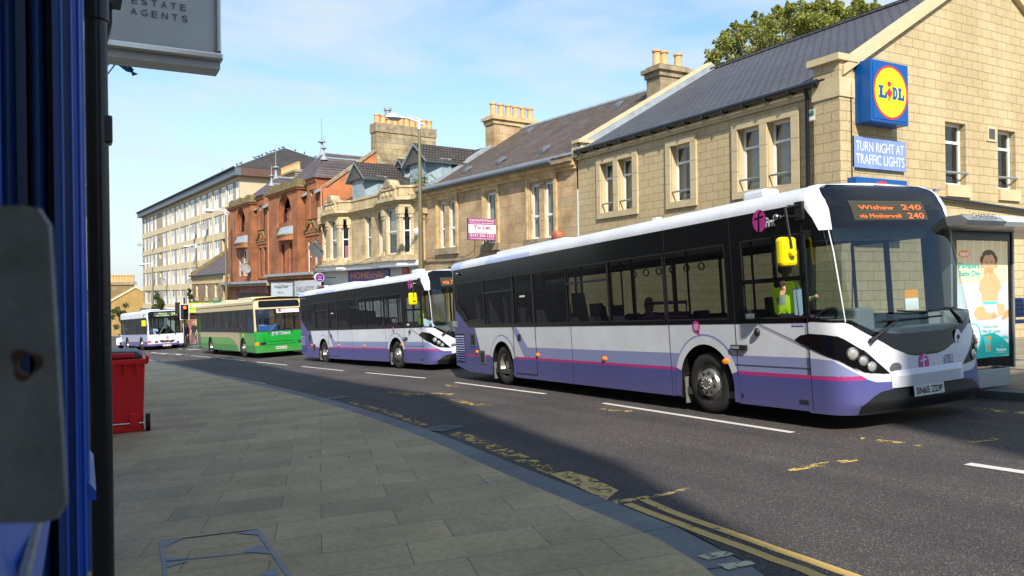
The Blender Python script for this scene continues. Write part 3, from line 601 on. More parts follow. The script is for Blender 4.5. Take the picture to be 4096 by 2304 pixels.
mb=MB();mb.prism([(r*math.cos(k*math.pi/18),-.02,-r*1.15*math.sin(k*math.pi/18)) for k in range(36)],(0,.04,0),'sign_red');mb.build('disc',t)
text(t,'lettering','POST',(-r*.5,-.02,.03),r,r*.42,'white_letters');text(t,'lettering','OFFICE',(-r*.68,-.02,-r*.55),r*1.36,r*.42,'white_letters')
q=P(cJ(1405,785),-.02);f=Fr(FH.w(q[0],0,q[2]),EX,EY);t=thing('alarm_box','small white alarm box on the cream wall beside the lamp post','alarm box',f);MB().box(-.12,.12,-.1,0,-.18,.18,'upvc').box(-.08,.08,-.13,-.1,-.1,.1,'upvc').build('case',t,bevel=.02)
# roof + dormers
zr0=zTop-.05
yR=FH.atx(*cM(1983,640),0.)[1]
ridge=FT.w(0,yrT,zrT)
yrH,zrH=yrT-.6,FH.loc(FT.w(x0,yrT,zrT))[2]-.55
mb=MB();roofslab(mb,(xl,.3,zr0),(0,.3,zr0),(0,yrH,zrH),(xl,yrH,zrH),'tile_dark');roofslab(mb,(0,2*yrH,zr0),(xl,2*yrH,zr0),(xl,yrH,zrH),(0,yrH,zrH),'tile_dark');mb.build('roof',bh_)
def dormer(pa,pb,pc,zlo,name='dormer',yf=.25):
    """pa: bottom left px of front, pb: right front edge px, pc: apex px; front face plane y=yf"""
    a=FH.aty(*pa,yf)[0];b=FH.aty(*pb,yf)[0];ap=FH.aty(*pc,yf-.15);ze_=FH.aty(*pb,yf)[2];W=b-a;c=(a+b)/2
    sl=(zrH-zr0)/(yrH-.3);yb=lambda z:.3+(z-zr0)/sl
    z0=zr0+.0;ye=yb(ze_);yt=yb(ap[2])
    mb=MB();cant=min(.32*W,.75)
    # canted body: front panel + canted sides + cheek
    fr=[(a+cant*.55,yf),(b-cant*.55,yf),(b,yf+cant),(b,ye+.5),(a,ye+.5),(a,yf+cant)]
    mb.prism([(p[0],p[1],z0) for p in fr],(0,0,ze_-z0),'lead_blue')
    # raised boards
    mb.box(b+.0,b+.04,yf+cant+.35,yf+cant+.5,z0,ze_,'lead_blue').box(a+cant*.55-.06,a+cant*.55,yf-.03,yf+.05,z0,ze_,'lead').box(b-cant*.55,b-cant*.55+.08,yf-.03,yf+.05,z0,ze_,'lead')
    mb.prism([(b+.012,yf+cant+.55,z0),(b+.012,ye+.5,z0+.2),(b+.012,ye+.5,ze_),(b+.012,yf+cant+.55,ze_)],(.012,0,0),'tile_dark')
    mb.prism([(a+cant*.55+.12,yf-.02,z0+.05),(b-cant*.55-.12,yf-.02,z0+.05),(b-cant*.55-.12,yf-.02,ze_-.05)]+[(c+(b-a-cant*1.1-.24)/2*math.cos(t),yf-.02,ze_-.05+.42*(ap[2]-ze_)*math.sin(t)) for t in np.linspace(0,math.pi,11)][1:-1]+[(a+cant*.55+.12,yf-.02,ze_-.05)],(0,.03,0),'lead_blue')
    o=mb.build(name,bh_)
    g=MB();e=.22;f_=yf-.16
    g.prism([(a-e+.1,f_,ze_-.15),(b+e-.1,f_,ze_-.15),(c,f_,ap[2]-.1)],(0,.1,0),'felt')
    g.build('dormer_gable',o)
    rf=MB()
    roofslab(rf,(b+e,f_-.1,ze_-.2),(b+e,ye+.6,ze_-.2),(c,yt+.5,ap[2]),(c,f_-.1,ap[2]),'tile_dark2',.08,'lead_blue')
    roofslab(rf,(a-e,ye+.6,ze_-.2),(a-e,f_-.1,ze_-.2),(c,f_-.1,ap[2]),(c,yt+.5,ap[2]),'tile_dark2',.08,'lead_blue')
    rf.build('dormer_roof',o)
    return o
stone('tile_dark2',(.085,.07,.055),(.12,.10,.08),(.025,.02,.018),.16,.16,.03,rough=.8,stain=.3,mode='wall',bump=1,sscale=1.4)
dormer(cM(545,1420),cM(785,1065),cM(622,865),0);dormer(cM(1415,1215),cM(1735,790),cM(1528,580),0)
dormer(cM(1262,1000),cM(1385,905),cM(1310,810),0,yf=2.6)
# plant growing on the parapet : weeds
mat('weed',(.10,.16,.04),.8,var=.3)
def tuft(par,c,r,n,m,name='weeds',s=.05):
    mb=MB()
    for k in range(n):
        p=np.array(c)+np.array([rnd.gauss(0,r),rnd.gauss(0,r),abs(rnd.gauss(0,r))]);a=np.array([rnd.uniform(-1,1) for _ in range(3)]);b=np.array([rnd.uniform(-1,1) for _ in range(3)])
        a=a/np.linalg.norm(a)*s;b=b/np.linalg.norm(b)*s*.6;mb.quad(p-a-b,p+a-b,p+a+b,p-a+b,m)
    return mb.build(name,par)
q=P(cM(1650,1240),-.1);f=Fr(FH.w(q[0]-.1,-.1,zTop+.05),EX,EY);t=thing('weed_plant','green weeds growing on the parapet behind the tall lamp post','plant',f);tuft(t,(0,0,0),.26,140,'weed')
# big ten pot chimney and orange firewall between red and cream buildings
XA=xl-.0
a=FH.atx(*cM(935,345),XA);b=FH.atx(*cM(1840,455),XA);zb_=FH.atx(*cM(935,740),XA)[2];print('chim10',a,b,zb_)
ztop=(FH.atx(*cM(935,270),XA)[2]+FH.atx(*cM(1835,370),XA)[2])/2
stone('mixed_ashlar',(.50,.40,.22),(.36,.30,.20),(.24,.19,.12),.95,.36,.012,stain=.45,sscale=1.0,stc=(.5,.47,.42))
ch=thing('big_chimney','broad pale stone chimney stack with ten clay pots behind the cream building','chimney',Fr(FH.w(XA,a[1],zb_),EX,EY))
L=b[1]-a[1];Hc=ztop-zb_
MB().box(-.8,0,0,L,-.6,Hc-.55,'mixed_ashlar').box(-.85,.05,-.05,L+.05,Hc-.55,Hc,'moss_stone2' if False else 'tan_dark').build('stack',ch)
for k in range(10):
    MB().lathe([(.2,0),(.17,.5),(.2,.52),(.2,.6),(.15,.6),(.13,.3)],(-.4,L*(k+.6)/10.2,Hc),(0,0,1),'clay_pot',12).build('chimney_pot',ch,smooth=True)
MB().lathe([(.18,0),(.18,.55),(.24,.56),(.24,.72),(.1,.74)],(-.4,L*1.55/10.2+.35,Hc+.35),(0,0,1),'lead',12).build('cowl',ch,smooth=True)
# red building
FR=rowfr(1290);br=thing('red_building','red sandstone building with two arched crenellated towers and slate spire roofs','building',FR)
fl0=FR.atx(*cM(190,1240),0);f1=FR.atx(*cM(740,870),0);f2=FR.atx(*cM(930,745),0);f3=FR.atx(*cM(1300,800),0);print('firewall',fl0,f1,f2,f3)
mb=MB();rz=FR.loc(FH.w(XA,a[1],zb_))[2]+.1
yk=f2[1];mb.prism([(0,.05,1.),(0,.05,fl0[2]),(0,f2[1],f2[2]+.2),(0,f2[1]+L,f2[2]+.2),(0,f2[1]+L+2,1)],(-.5,0,0),'orange_render')
mb.hexa([(-.5,fl0[1]-.1,fl0[2]-.05),(.08,fl0[1]-.1,fl0[2]-.05),(.08,f2[1],f2[2]+.15),(-.5,f2[1],f2[2]+.15),(-.5,fl0[1]-.1,fl0[2]+.12),(.08,fl0[1]-.1,fl0[2]+.12),(.08,f2[1],f2[2]+.32),(-.5,f2[1],f2[2]+.32)],'tan_dark')
mb.build('fire_wall',br)
# ---------- red sandstone building ----------
TY=-.45    # towers stand forward
def Q(p,y=0): return FR.aty(*p,y)
xl=Q(cG(45,1200),0)[0];zL1=(Q(cG(510,1185),-.1)[2]+Q(cG(1040,1150),-.1)[2])/2;zL2=(Q(cG(60,1275),-.1)[2]+Q(cG(500,1240),-.1)[2])/2
T1=(Q(cG(48,800),TY)[0],Q(cG(300,800),TY)[0]);T2=(Q(cG(508,800),TY)[0],Q(cG(848,800),TY)[0])
zc1=(Q(cG(60,405),TY)[2]+Q(cG(370,335),TY)[2])/2;zc2=(Q(cG(495,195),TY)[2]+Q(cG(900,105),TY)[2])/2
zp1=Q(cG(250,262),TY)[2];zp2=Q(cG(640,62),TY)[2]
print('RED',xl,'ledge',zL1,zL2,'towers',T1,T2,'cornices',zc1,zc2,zp1,zp2)
zE=Q(cG(340,450),0)[2];zE2=Q(cG(1110,180),0)[2];print('eaves',zE,zE2)
def rq(tl,br,y=0): return rect(FR,cG(*tl),cG(*br),y)
zc=(zc1+zc2)/2;zp=(zp1+zp2)/2;zL=(zL1+zL2)/2;zE=(zE+zE2)/2
# windows
up1=rq((400,385),(447,660));up2=rq((988,145),(1045,462))
lo1=[rq((392,880),(424,1198)),rq((445,870),(486,1192))];lo2=[rq((955,722),(1006,1090)),rq((1040,708),(1086,1015))]
ori1=[rq((152,905),(190,1208),TY),rq((206,900),(262,1196),TY)];ori2=[rq((650,760),(694,1100),TY),rq((742,752),(786,1092),TY)]
ar1=rq((122,430),(240,710),TY);ar2=rq((598,205),(776,545),TY)
for nm,v in dict(up1=up1,up2=up2,lo1=lo1[0],lo1b=lo1[1],lo2=lo2[0],lo2b=lo2[1],ori1=ori1[0],ori1b=ori1[1],ori2=ori2[0],ori2b=ori2[1],ar1=ar1,ar2=ar2).items(): print(nm,np.round(v,2))
zlo=(np.mean([lo1[0][2],lo1[1][2],lo2[0][2]]),np.mean([v[3] for v in lo1+lo2]));zor=(np.mean([v[2] for v in ori1+ori2]),np.mean([v[3] for v in ori1+ori2]));zup=(np.mean([up1[2],up2[2]]),np.mean([up1[3],up2[3]]))
zar=(np.mean([ar1[2],ar2[2]]),np.mean([ar1[3],ar2[3]]))
fix=lambda v,z:(v[0],v[1],z[0],z[1])
lo1=[fix(v,zlo) for v in lo1];lo2=[fix(v,zlo) for v in lo2];ori1=[fix(v,zor) for v in ori1];ori2=[fix(v,zor) for v in ori2];up1=fix(up1,zup);up2=fix(up2,zup);ar1=fix(ar1,zar);ar2=fix(ar2,zar)
# main wall (recessed stretches)
mb=MB();wall(mb,T1[1],T2[0],zL,zE,lo1,'red_ashlar','red_trim');mb.build('wall',br);mb=MB();wall(mb,T2[1],0,zL,zE,lo2,'red_ashlar','red_trim');mb.build('wall',br);MB().box(xl,T1[0]+.01,0,.4,-2,zc-.3,'red_ashlar').build('wall',br)
# wallhead gables carrying the upper windows
for u,(a,b) in ((up1,(T1[1],T2[0])),(up2,(T2[1],0))):
    wd=.42 if u is up2 else .38
    p0,p1=u[0]-wd,u[1]+wd
    mb=MB();wall(mb,p0,p1,zL+ (u[2]-zL)-.02,zc+.35,[u],'red_ashlar','red_trim',y=-.06,dep=.8)
    mb.box(p0,p1,-.055,.9,zE-.2,zc+.35,'red_trim') if False else None
    mb.quad((p1,-.06,zE-.3),(p1,2.2,zE-.3),(p1,2.2,zc+.35),(p1,-.06,zc+.35),'red_ashlar').quad((p0,-.06,zE-.3),(p0,2.2,zE-.3),(p0,2.2,zc+.35),(p0,-.06,zc+.35),'red_ashlar')
    mb.box(p0-.05,p1+.05,-.12,-.061,zc+.12,zc+.35,'red_trim')
    o=mb.build('wallhead',br);window(o,u,y=.06,tr=(.5,),b=.06,name='sash_window',m='white_paint' if u is up2 else 'brown_sash' if 'brown_sash' in M else 'white_paint',cur=1)
    # little hipped spire
    a,b=p0-.15,p1+.15;y0,y1=-.25,2.6;zb_=zc+.35;zt=zb_+1.35 if u is up2 else zb_+.9;cx_=(a+b)/2;cy_=.75
    mb=MB();mb.add([(a,y0,zb_),(b,y0,zb_),(b,y1+1,zb_),(a,y1+1,zb_),(cx_,cy_,zt),(cx_,y1+1,zt)],[(0,1,4),(1,2,5,4),(3,0,4,5),(0,3,2,1)],'slate_purple')
    mb.tube([(cx_,cy_,zt),(cx_,y1+1,zt)],.07,'lead',6)
    mb.lathe([(.24,-.15),(.10,.12),(.05,.4),(.05,.5),(.17,.56),(.17,.62),(.03,.66),(.02,1.3)],(cx_,cy_,zt),(0,0,1),'lead',12);mb.build('spire_roof',br)
    # pediment scroll over the lower pair
    L_=lo1 if u is up1 else lo2;c=(L_[0][0]+L_[1][1])/2;hw=(L_[1][1]-L_[0][0])/2+.25;zt=L_[0][3]
    mb=MB();mb.box(c-hw,c+hw,-.10,.0,zt+.42,zt+.52,'moss_stone').box(c-hw+.05,c+hw-.05,-.06,.0,zt+.25,zt+.42,'red_trim')
    for s_ in (-1,1): mb.tube([(c+s_*hw,-.1,zt+.56),(c+s_*hw*.72,-.1,zt+.66),(c+s_*hw*.5,-.1,zt+.9),(c+s_*hw*.28,-.1,zt+1.08),(c+s_*hw*.12,-.1,zt+1.02)],.075,'moss_stone',6)
    mb.prism([(c-hw*.8,-.03,zt+.5),(c+hw*.8,-.03,zt+.5),(c+hw*.3,-.03,zt+.95),(c-hw*.3,-.03,zt+.95)],(0,.04,0),'red_trim').ball((c,-.1,zt+.75),(.12,.08,.2),'red_trim',8,6)
    mb.build('pediment',br)
    mb=MB().box(L_[0][0]-.05,L_[1][1]+.05,-.08,0,L_[0][2]-.15,L_[0][2],'red_trim').build('sill',br)
mat('brown_sash',(.12,.05,.035),.5);mat('maroon_paint',(.30,.04,.035),.5)
for v in lo1: window(br,v,y=.10,tr=(.5,),b=.05,m='brown_sash',name='sash_window')
for v in lo2: window(br,v,y=.07,tr=(.5,),b=.07,m='white_paint',name='sash_window',cur=1)
# towers
for (a,b),orl,ar in ((T1,ori1,ar1),(T2,ori2,ar2)):
    mb=MB();ax0,ax1=ar[0],ar[1];zb_=ar[2];zt=ar[3];r=(ax1-ax0)/2;zspr=zt-r*1.35;xc=(ax0+ax1)/2
    zo1=orl[0][3]+.02;olo,ohi=orl[0][0]-.12,orl[1][1]+.12
    wall(mb,a,b,zL,zc,[(ax0,ax1,zb_,zt)]+orl,'red_ashlar','red_trim',y=TY,dep=1.3)
    mb.quad((b,TY,zL),(b,.6,zL),(b,.6,zc),(b,TY,zc),'red_ashlar').quad((a,TY,zL),(a,.6,zL),(a,.6,zc),(a,TY,zc),'red_ashlar')
    # spandrels turn the square opening into a round headed one; stepped orders
    for k,(sh,dy) in enumerate(((0,0),(.13,.12),(.26,.24))):
        rr=r-sh
        for s_ in (-1,1):
            pts=[(xc+s_*r*1.0,zspr),(xc+s_*r,zt)]+[(xc,zt)]+[(xc+s_*rr*math.sin(t),zspr+(zt-zspr-sh*.8)*math.cos(t)) for t in np.linspace(0,math.pi/2,10)]
            mb.prism([(p[0],TY+dy+.002,p[1]) for p in pts],(0,.10,0),'red_trim')
            if sh: mb.box(*( (xc+s_*r-sh,xc+s_*r) if s_>0 else (xc-r,xc-r+sh)),TY+dy,TY+dy+.12,zb_,zspr,'red_trim')
    mb.box(xc-.13,xc+.13,TY+.34,TY+.5,zb_,zspr+.6*r,'red_trim').box(ax0,ax1,TY+.1,TY+.6,zb_,zb_+.25,'red_ashlar')
    mb.build('tower',br)
    for s_ in (-1,1):
        h=(xc+.13,xc+r-.26,zb_+.25,zspr+.75*r) if s_>0 else (xc-r+.26,xc-.13,zb_+.25,zspr+.75*r)
        window(br,h,y=TY+.42,tr=(.5,),b=.05,m='maroon_paint' if (a,b)==T2 else 'brown_sash',name='sash_window',cur=1)
    # oriel lead roof and cornice, curved
    N=9;ow=(ohi-olo)/2;oc=(olo+ohi)/2
    def arc(k,d): t=math.pi*k/(N-1);return (oc-ow*math.cos(t),TY-d*math.sin(t)**.7 if 0<k<N-1 else TY)
    mb=MB()
    for z0,z1,d0,d1,m in ((zo1+.12,zo1+.40,.42,.44,'red_trim'),(zo1+.40,zo1+.50,.50,.50,'moss_stone'),(zo1+.5,zo1+1.0,.46,.10,'lead')):
        for k in range(N-1):
            p,q,p2,q2=arc(k,d0),arc(k+1,d0),arc(k,d1),arc(k+1,d1);mb.quad((*p,z0),(*q,z0),(*q2,z1),(*p2,z1),m)
        mb.poly([(*arc(k,d1),z1) for k in range(N)],m);mb.poly([(*arc(k,d0),z0) for k in range(N)][::-1],m)
    mb.build('oriel_roof',br)
    for i,v in enumerate(orl): window(br,v,y=TY+.10,tr=(.5,),b=.07,m='white_paint' if (a,b)==T1 else 'maroon_paint',name='sash_window',cur=1)
    # cornice and crenellated parapet
    mb=MB().box(a-.15,b+.2,TY-.2,1.6,zc,zc+.14,'moss_stone').box(a-.08,b+.12,TY-.12,1.6,zc-.12,zc,'red_trim')
    hgt=zp-zc-.14;L_=b-a
    def merl(x0,x1,y0,y1):
        n=6;pr=[(x0,0),(x1,0),(x1,hgt*.75)]+[(x1-(x1-x0)*t,hgt*(.75+.25*math.sin(math.pi*t))) for t in np.linspace(0,1,n+1)][1:-1]+[(x0,hgt*.75)]
        mb.prism([(p[0],y0,zc+.14+p[1]) for p in pr],(0,y1-y0,0),'moss_stone')
    merl(a,a+L_*.26,TY,TY+.35);merl(a+L_*.34,a+L_*.66,TY,TY+.35);merl(a+L_*.74,b+.05,TY,TY+.35)
    mb.box(a,b,TY+.02,TY+.33,zc+.14,zc+.14+hgt*.4,'moss_stone').box(b-.3,b+.05,TY+.36,1.5,zc+.14,zc+.14+hgt*.9,'moss_stone')
    mb.build('parapet',br)
# main roof: slates, ridge with finials
rp1=FR.aty(*cM(105,735),2.6);rp2=FR.aty(*c3(1250,330),2.6);zr1=rp1[2];print('roof peaks',rp1,rp2)
yb=f2[1]+L*.5;zrt=f2[2]+.1
mb=MB();x1=rp1[0]
mb.add([(xl,.2,zE),(0-.5,.2,zE),(-.5,yb,zrt-.4),(xl,yb,zrt-.4),(xl,yb*2,zE),(-.5,yb*2,zE)],[(0,1,2,3),(3,2,5,4),(0,3,4)],'slate_purple');mb.build('roof',br)
for (a,b),pk in ((T2,rp1),(T1,rp2)):
    h=1.9 if pk is rp1 else 1.6
    a_,b_=a-.2,b+.7;zb_=zc+.2;cy_=2.6;cx_=pk[0];zt=pk[2]
    mb=MB();mb.add([(a_,.1,zb_),(b_,.1,zb_),(b_,6,zb_),(a_,6,zb_),(cx_,cy_,zt),(cx_+.0,7.,zt)],[(0,1,4),(1,2,5,4),(3,0,4,5)],'slate_purple')
    mb.tube([(cx_,cy_,zt),(cx_,7.,zt)],.09,'lead',6).lathe([(.34,-.35),(.16,0),(.07,.5),(.06,.65),(.26,.74),(.25,.82),(.03,.88),(.02,2.4)],(cx_,cy_,zt),(0,0,1),'lead',12);mb.build('spire_roof',br)
# ledges, fascias, downpipes, low chimney
mb=MB().box(xl,T2[0],-.75,.1,zL2-.02,zL2+.14,'lead').box(xl,T2[0],-.62,.1,zL2-.2,zL2-.02,'tan_dark').box(T2[0],.1,-.75,.1,zL1-.02,zL1+.14,'lead').box(T2[0],.1,-.62,.1,zL1-.22,zL1-.02,'red_trim');mb.box(xl,0,TY,0.,min(zL1,zL2),zL,'red_ashlar');mb.build('ledge',br)
mb=MB();wall(mb,xl,0,-2,min(zL1,zL2),[],'red_ashlar',y=-.05);mb.build('ground_floor',br)
mat('mauve',(.28,.11,.11),.7,var=.25,scale=3)
a=Q(cG(175,1330),-.12);b=Q(cG(515,1370),-.12);MB().box(a[0],b[0],-.2,-.05,b[2],zL2-.2,'mauve').build('shop_fascia',br)
a=Q(cG(155,1392),-.1);MB().box(a[0],Q(cG(502,1400),-.1)[0],-.12,-.05,-1.5,a[2],'dark_glass').build('shop_window',br)
for k in range(5):
    q=Q(cG(128+66*k,1360),-.5);MB().tube([(q[0],-.1,q[2]+.12),(q[0],-.35,q[2]+.16),(q[0],-.5,q[2])],.02,'gutter_black',5).lathe([(.03,0),(.11,.2)],(q[0],-.5,q[2]),(0,.6,-.5),'gutter_black',10).build('spotlight',br)
for p,q_ in (((310,455),(325,1235)),((862,235),(878,1145)),((1120,160),(1128,375)),((505,440),(517,1200))):
    A=Q(cG(*p),-.1);MB().tube([(A[0],-.12,A[2]+.1),(A[0],-.12,Q(cG(*q_),-.1)[2])],.055,'red_pipe',8).build('downpipe',br,smooth=True)
mb=MB();
for x0_,x1_ in ((T1[1],up1[0]-.4),(up1[1]+.4,T2[0]),(T2[1],up2[0]-.44),(up2[1]+.44,0)):
    if x1_>x0_: mb.hexa([(x0_,-.25,zE),(x1_,-.25,zE),(x1_,.5,zE+.5),(x0_,.5,zE+.5),(x0_,-.25,zE+.1),(x1_,-.25,zE+.1),(x1_,.5,zE+.6),(x0_,.5,zE+.6)],'lead')
mb.build('eaves_lead',br)
q=FR.aty(*c3(1260,310),8);q2=FR.aty(*c3(1410,310),8);chimney(br,q[0],q2[0],8,8.9,q[2]-3,q[2]-.1,'mixed_ashlar',None,7,hp=.75,rp=.2)
# shop signs on the red building
def board(fr,name,label,cat,tl,br_,y,m,th=.08,frame=None):
    r_=rect(fr,tl,br_,y);a=fr.aty(*tl,y);f=Fr(fr.w(r_[0],y,r_[2]),fr.ex,fr.ey);t=thing(name,label,cat,f);w_,h_=r_[1]-r_[0],r_[3]-r_[2]
    MB().box(0,w_,0,th,0,h_,m).build('board',t)
    if frame: MB().box(-.04,0,-.02,th,-.04,h_+.04,frame).box(w_,w_+.04,-.02,th,-.04,h_+.04,frame).box(0,w_,-.02,th,h_,h_+.04,frame).box(0,w_,-.02,th,-.04,0,frame).build('frame',t)
    return t,w_,h_
mat('sign_pale',(.62,.68,.72),.5);mat('sign_grey',(.55,.58,.60),.5);mat('ink',(.03,.03,.035),.6);mat('sign_green',(.0,.22,.10),.5);mat('lime',(.42,.62,.05),.5)
t,w_,h_=board(FR,'pub_sign','pale blue framed sign with black gothic lettering on the red sandstone building','sign',cG(535,1250),cG(790,1440),-.8,'sign_pale',frame='fascia_grey')
text(t,'lettering','The Stappit Doocot',(w_*.14,0,h_*.60),w_*.66,h_*.24,'ink',bold=.02);text(t,'lettering','Failte to Cse',(w_*.3,0,h_*.33),w_*.28,h_*.16,'ink');text(t,'lettering','01698 297 371',(w_*.04,0,h_*.04),w_*.18,h_*.09,'ink');text(t,'lettering','www.thestappit.com',(w_*.3,0,h_*.04),w_*.36,h_*.09,'ink')
t,w_,h_=board(FR,'bistro_sign','wide grey sign with slanted thin black lettering beside the purple round sign','sign',cG(806,1228),cG(1100,1405),-.8,'sign_grey')
text(t,'lettering',"SHILLADY'S",(w_*.06,0,h_*.28),w_*.72,h_*.36,'ink',shear=.25);text(t,'lettering','bistro & bar',(w_*.06,0,h_*.08),w_*.3,h_*.09,'fascia_grey')
q=FR.aty(*cG(1098,1190),-1.3);r=abs(FR.aty(*cG(1150,1190),-1.3)[0]-q[0])*.55
xq=q[0];A=FR.atx(*cG(1045,1190),xq);B=FR.atx(*cG(1150,1190),xq);r=(B[1]-A[1])/2
f=Fr(FR.w(xq,(A[1]+B[1])/2,(A[2]+B[2])/2),EY,-EX);t=thing('round_sign','round purple projecting sign with orange initials between the red and cream buildings','sign',f)
MB().lathe([(r,0),(r,.16)],(0,0,0),(0,1,0),'upvc',32,caps=True).build('rim',t,smooth=True,ang=40);mb=MB();mb.poly([(r*.9*math.cos(k*math.pi/16),-.005,r*.9*math.sin(k*math.pi/16)) for k in range(32)],'shop_purple');mb.build('disc',t)
mat('pink_letters',(.85,.18,.25),.4);text(t,'lettering','hs',(-r*.45,0,-r*.15),r*.9,r*.8,'pink_letters',off=.01,shear=.3);MB().box(-r*.4,r*.5,-.012,-.006,-r*.45,-r*.36,'white_letters').build('underline',t)
MB().tube([(r*.9,.08,0),(r+.7,.08,0)],.025,'gutter_black',6).build('bracket',t)
xq=FR.aty(*cG(1120,1300),-.9)[0];A=FR.atx(*cG(1060,1280),xq);B=FR.atx(*cG(1200,1330),xq);zb0=A[2]-.55
f=Fr(FR.w(xq,A[1],zb0),EY,-EX);t=thing('small_post_sign','small white projecting sign with a red oval below the round purple sign','sign',f);wd=B[1]-A[1]
MB().box(0,wd,0,.1,0,.55,'upvc').build('board',t);mb=MB();mb.poly([(wd*.45+.3*math.cos(k*math.pi/12),-.004,.27+.2*math.sin(k*math.pi/12)) for k in range(24)],'sign_red');mb.build('oval',t);text(t,'lettering','POST',(wd*.45-.16,0,.24),.32,.1,'white_letters',off=.01)
# ---------- low rubble building ----------
FS=rowfr(917);ls=thing('low_stone_building','low dark rubble stone building with four narrow windows and a plain slate roof','building',FS)
S=lambda p,y=0:FS.aty(*p,y)
xl=S(cI(922,1000))[0];ze=(S(cI(930,808),-.15)[2]+S(cI(1440,792),-.15)[2])/2;print('LOW',xl,ze)
W_=[rect(FS,cI(a,b),cI(c,dd)) for a,b,c,dd in ((980,882,1020,1160),(1135,875,1172,1160),(1280,868,1325,1160),(1415,862,1450,1160))]
W_=lvl(W_);mb=MB();wall(mb,xl,0,-2,ze-.35,W_,'rubble_stone','tan_trim');mb.box(xl,0,-.04,.3,ze-.75,ze-.35,'tan_trim').box(xl,0,-.12,.3,ze-.35,ze-.05,'tan_dark')
for h in W_: mb.box(h[0]-.15,h[1]+.15,-.06,.0,h[2]-.35,h[2]-.03,'tan_trim')
mb.build('wall',ls)
for h in W_: window(ls,h,y=.08,tr=(.5,),b=.06,m='white_paint',name='sash_window')
A=FS.atx(*cI(1440,450),xl);B=FS.atx(*cI(925,740),xl);print('low roof',A,B)
yA,zA=A[1]*1.25,A[2]*1.0+(A[2]-B[2])*.25
mb=MB();roofslab(mb,(xl,-.1,ze),(0,-.1,ze),(0,yA,zA),(xl,yA,zA),'slate_purple');mb.build('roof',ls);mb=MB();mb.hexa([(xl-.1,-.1,ze-.1),(xl+.5,-.1,ze-.1),(xl+.5,yA,zA-.1),(xl-.1,yA,zA-.1),(xl-.1,-.1,ze+.35),(xl+.5,-.1,ze+.35),(xl+.5,yA,zA+.3),(xl-.1,yA,zA+.3)],'moss_stone');mb.prism([(xl,0,-2),(xl,0,ze),(xl,yA,zA),(xl,yA*2,ze),(xl,yA*2,-2)],(.3,0,0),'rubble_stone');mb.build('skew',ls)
mb=MB().tube([(xl,-.25,ze),(0,-.25,ze)],.08,'gutter_black',8).tube([(-.4,-.3,ze-.2),(-.2,-.4,ze-1),(-.2,-.3,-1)],.08,'buff_pipe',8);mb.build('gutter',ls)
t,w_,h_=board(FS,'green_fascia','dark green shop fascia under the low rubble building','sign',cI(1222,1215),cI(1470,1300),-.3,'sign_green')
MB().box(xl,0,-.25,-.0,-1,W_[0][2]-.5,'fascia_grey').build('shop_fascia',ls)
# ---------- five storey block ----------
q=ray(961,1000);
FB=rowfr(961,setback=6.2);print('BLOCK origin',FB.o)
# place by the corner ray
k=ray(961,1000)
# depth so that floors are 2.75 m : about 84 m
FB=Fr((k[0]/k[1]*80,80,road(k[0]/k[1]*80,80)),EX,EY)
bb=thing('apartment_block','long cream concrete five storey block with rows of tall white windows','building',FB)
Bq=lambda p,y=0:FB.aty(*p,y)
bx=Bq(cH(120,1100))[0];zf=[Bq(p)[2] for p in (cH(700,955-0),)]
ztop=(Bq(cH(90,905),-.6)[2]+Bq(cH(1695,205),-.6)[2])/2;zft=(Bq(cH(80,825),-.6)[2]+Bq(cH(1690,88),-.6)[2])/2
print('BLOCK xl',bx,'fascia',ztop,zft,[round(Bq(cH(x,y))[2],2) for x,y in ((1440,760),(1440,1215),(580,1055),(580,1395))],[round(Bq(cI(x,y))[2],2) for x,y in ((580,395),(580,700),(580,1000))])
# floor bands (centre heights) from measured points
zb_=[Bq(cH(580,1085))[2],Bq(cI(580,385))[2],Bq(cI(580,690))[2],Bq(cI(580,1000))[2]]
stp=(zb_[0]-zb_[3])/3;print('step',stp)
bands=[zb_[0]-stp*i for i in range(4)];top=bands[0]+stp
# window columns : measured x centres on the 2nd floor row ( left edge, right edge in crop px of H )
colsH=[(150,178),(208,226),(250,290),(318,346),(446,494),(520,556),(580,634),(665,706),(733,792),(824,870),(897,960),(997,1044),(1077,1145),(1188,1245),(1275,1352),(1400,1463),(1502,1582),(1636,1704)]
holes=[];cols=[(Bq(cH(a,1000))[0],min(-.25,Bq(cH(b,1000))[0])) for a,b in colsH]
bh2=.34
for i in range(5):
    zlo=bands[i-1]-stp+bh2 if False else (top-stp*(i+1)+bh2);zhi=top-stp*i-bh2*.6
    for j,(a,b) in enumerate(cols):
        if i==4 and j<4: continue
        holes.append((a,b,zlo,zhi,i,j))
holes.append((cols[0][0],cols[1][1]+.5,top-5*stp+bh2,top-4*stp-bh2*.6,4,0));holes.append((cols[2][0]+.3,cols[3][1]+1.,top-5*stp+bh2,top-4*stp-bh2*.6,4,2))
for i in (2,3):
    a=Bq(cI(395,500))[0];b=Bq(cI(432,500))[0];holes.append((a,b,top-stp*(i+1)+bh2+1.1,top-stp*i-bh2*.6,i,20))
mb=MB();wall(mb,bx,0,-3,top+.4,[h[:4] for h in holes],'panel_brown','concrete_cream',dep=.5)
for i in range(5):
    z=top-stp*(i+1);mb.box(bx,0,-.06,.0,z-.38,z+.34,'concrete_cream')
mb.box(bx,0,-.06,0,top-.1,top+.45,'concrete_cream')
for j in range(4,18,2):
    x=(cols[j][0]+cols[j-1][1])/2;mb.box(x-.16,x+.16,-.09,.0,top-5*stp,top+.1,'concrete_cream') if j>4 else None
mb.quad((0,0,-3),(0,14,-3),(0,14,top+.9),(0,0,top+.9),'pebbledash').box(-.02,.06,-.08,14.1,top+.2,top+.5,'concrete_cream');mb.build('wall',bb)
n_=0
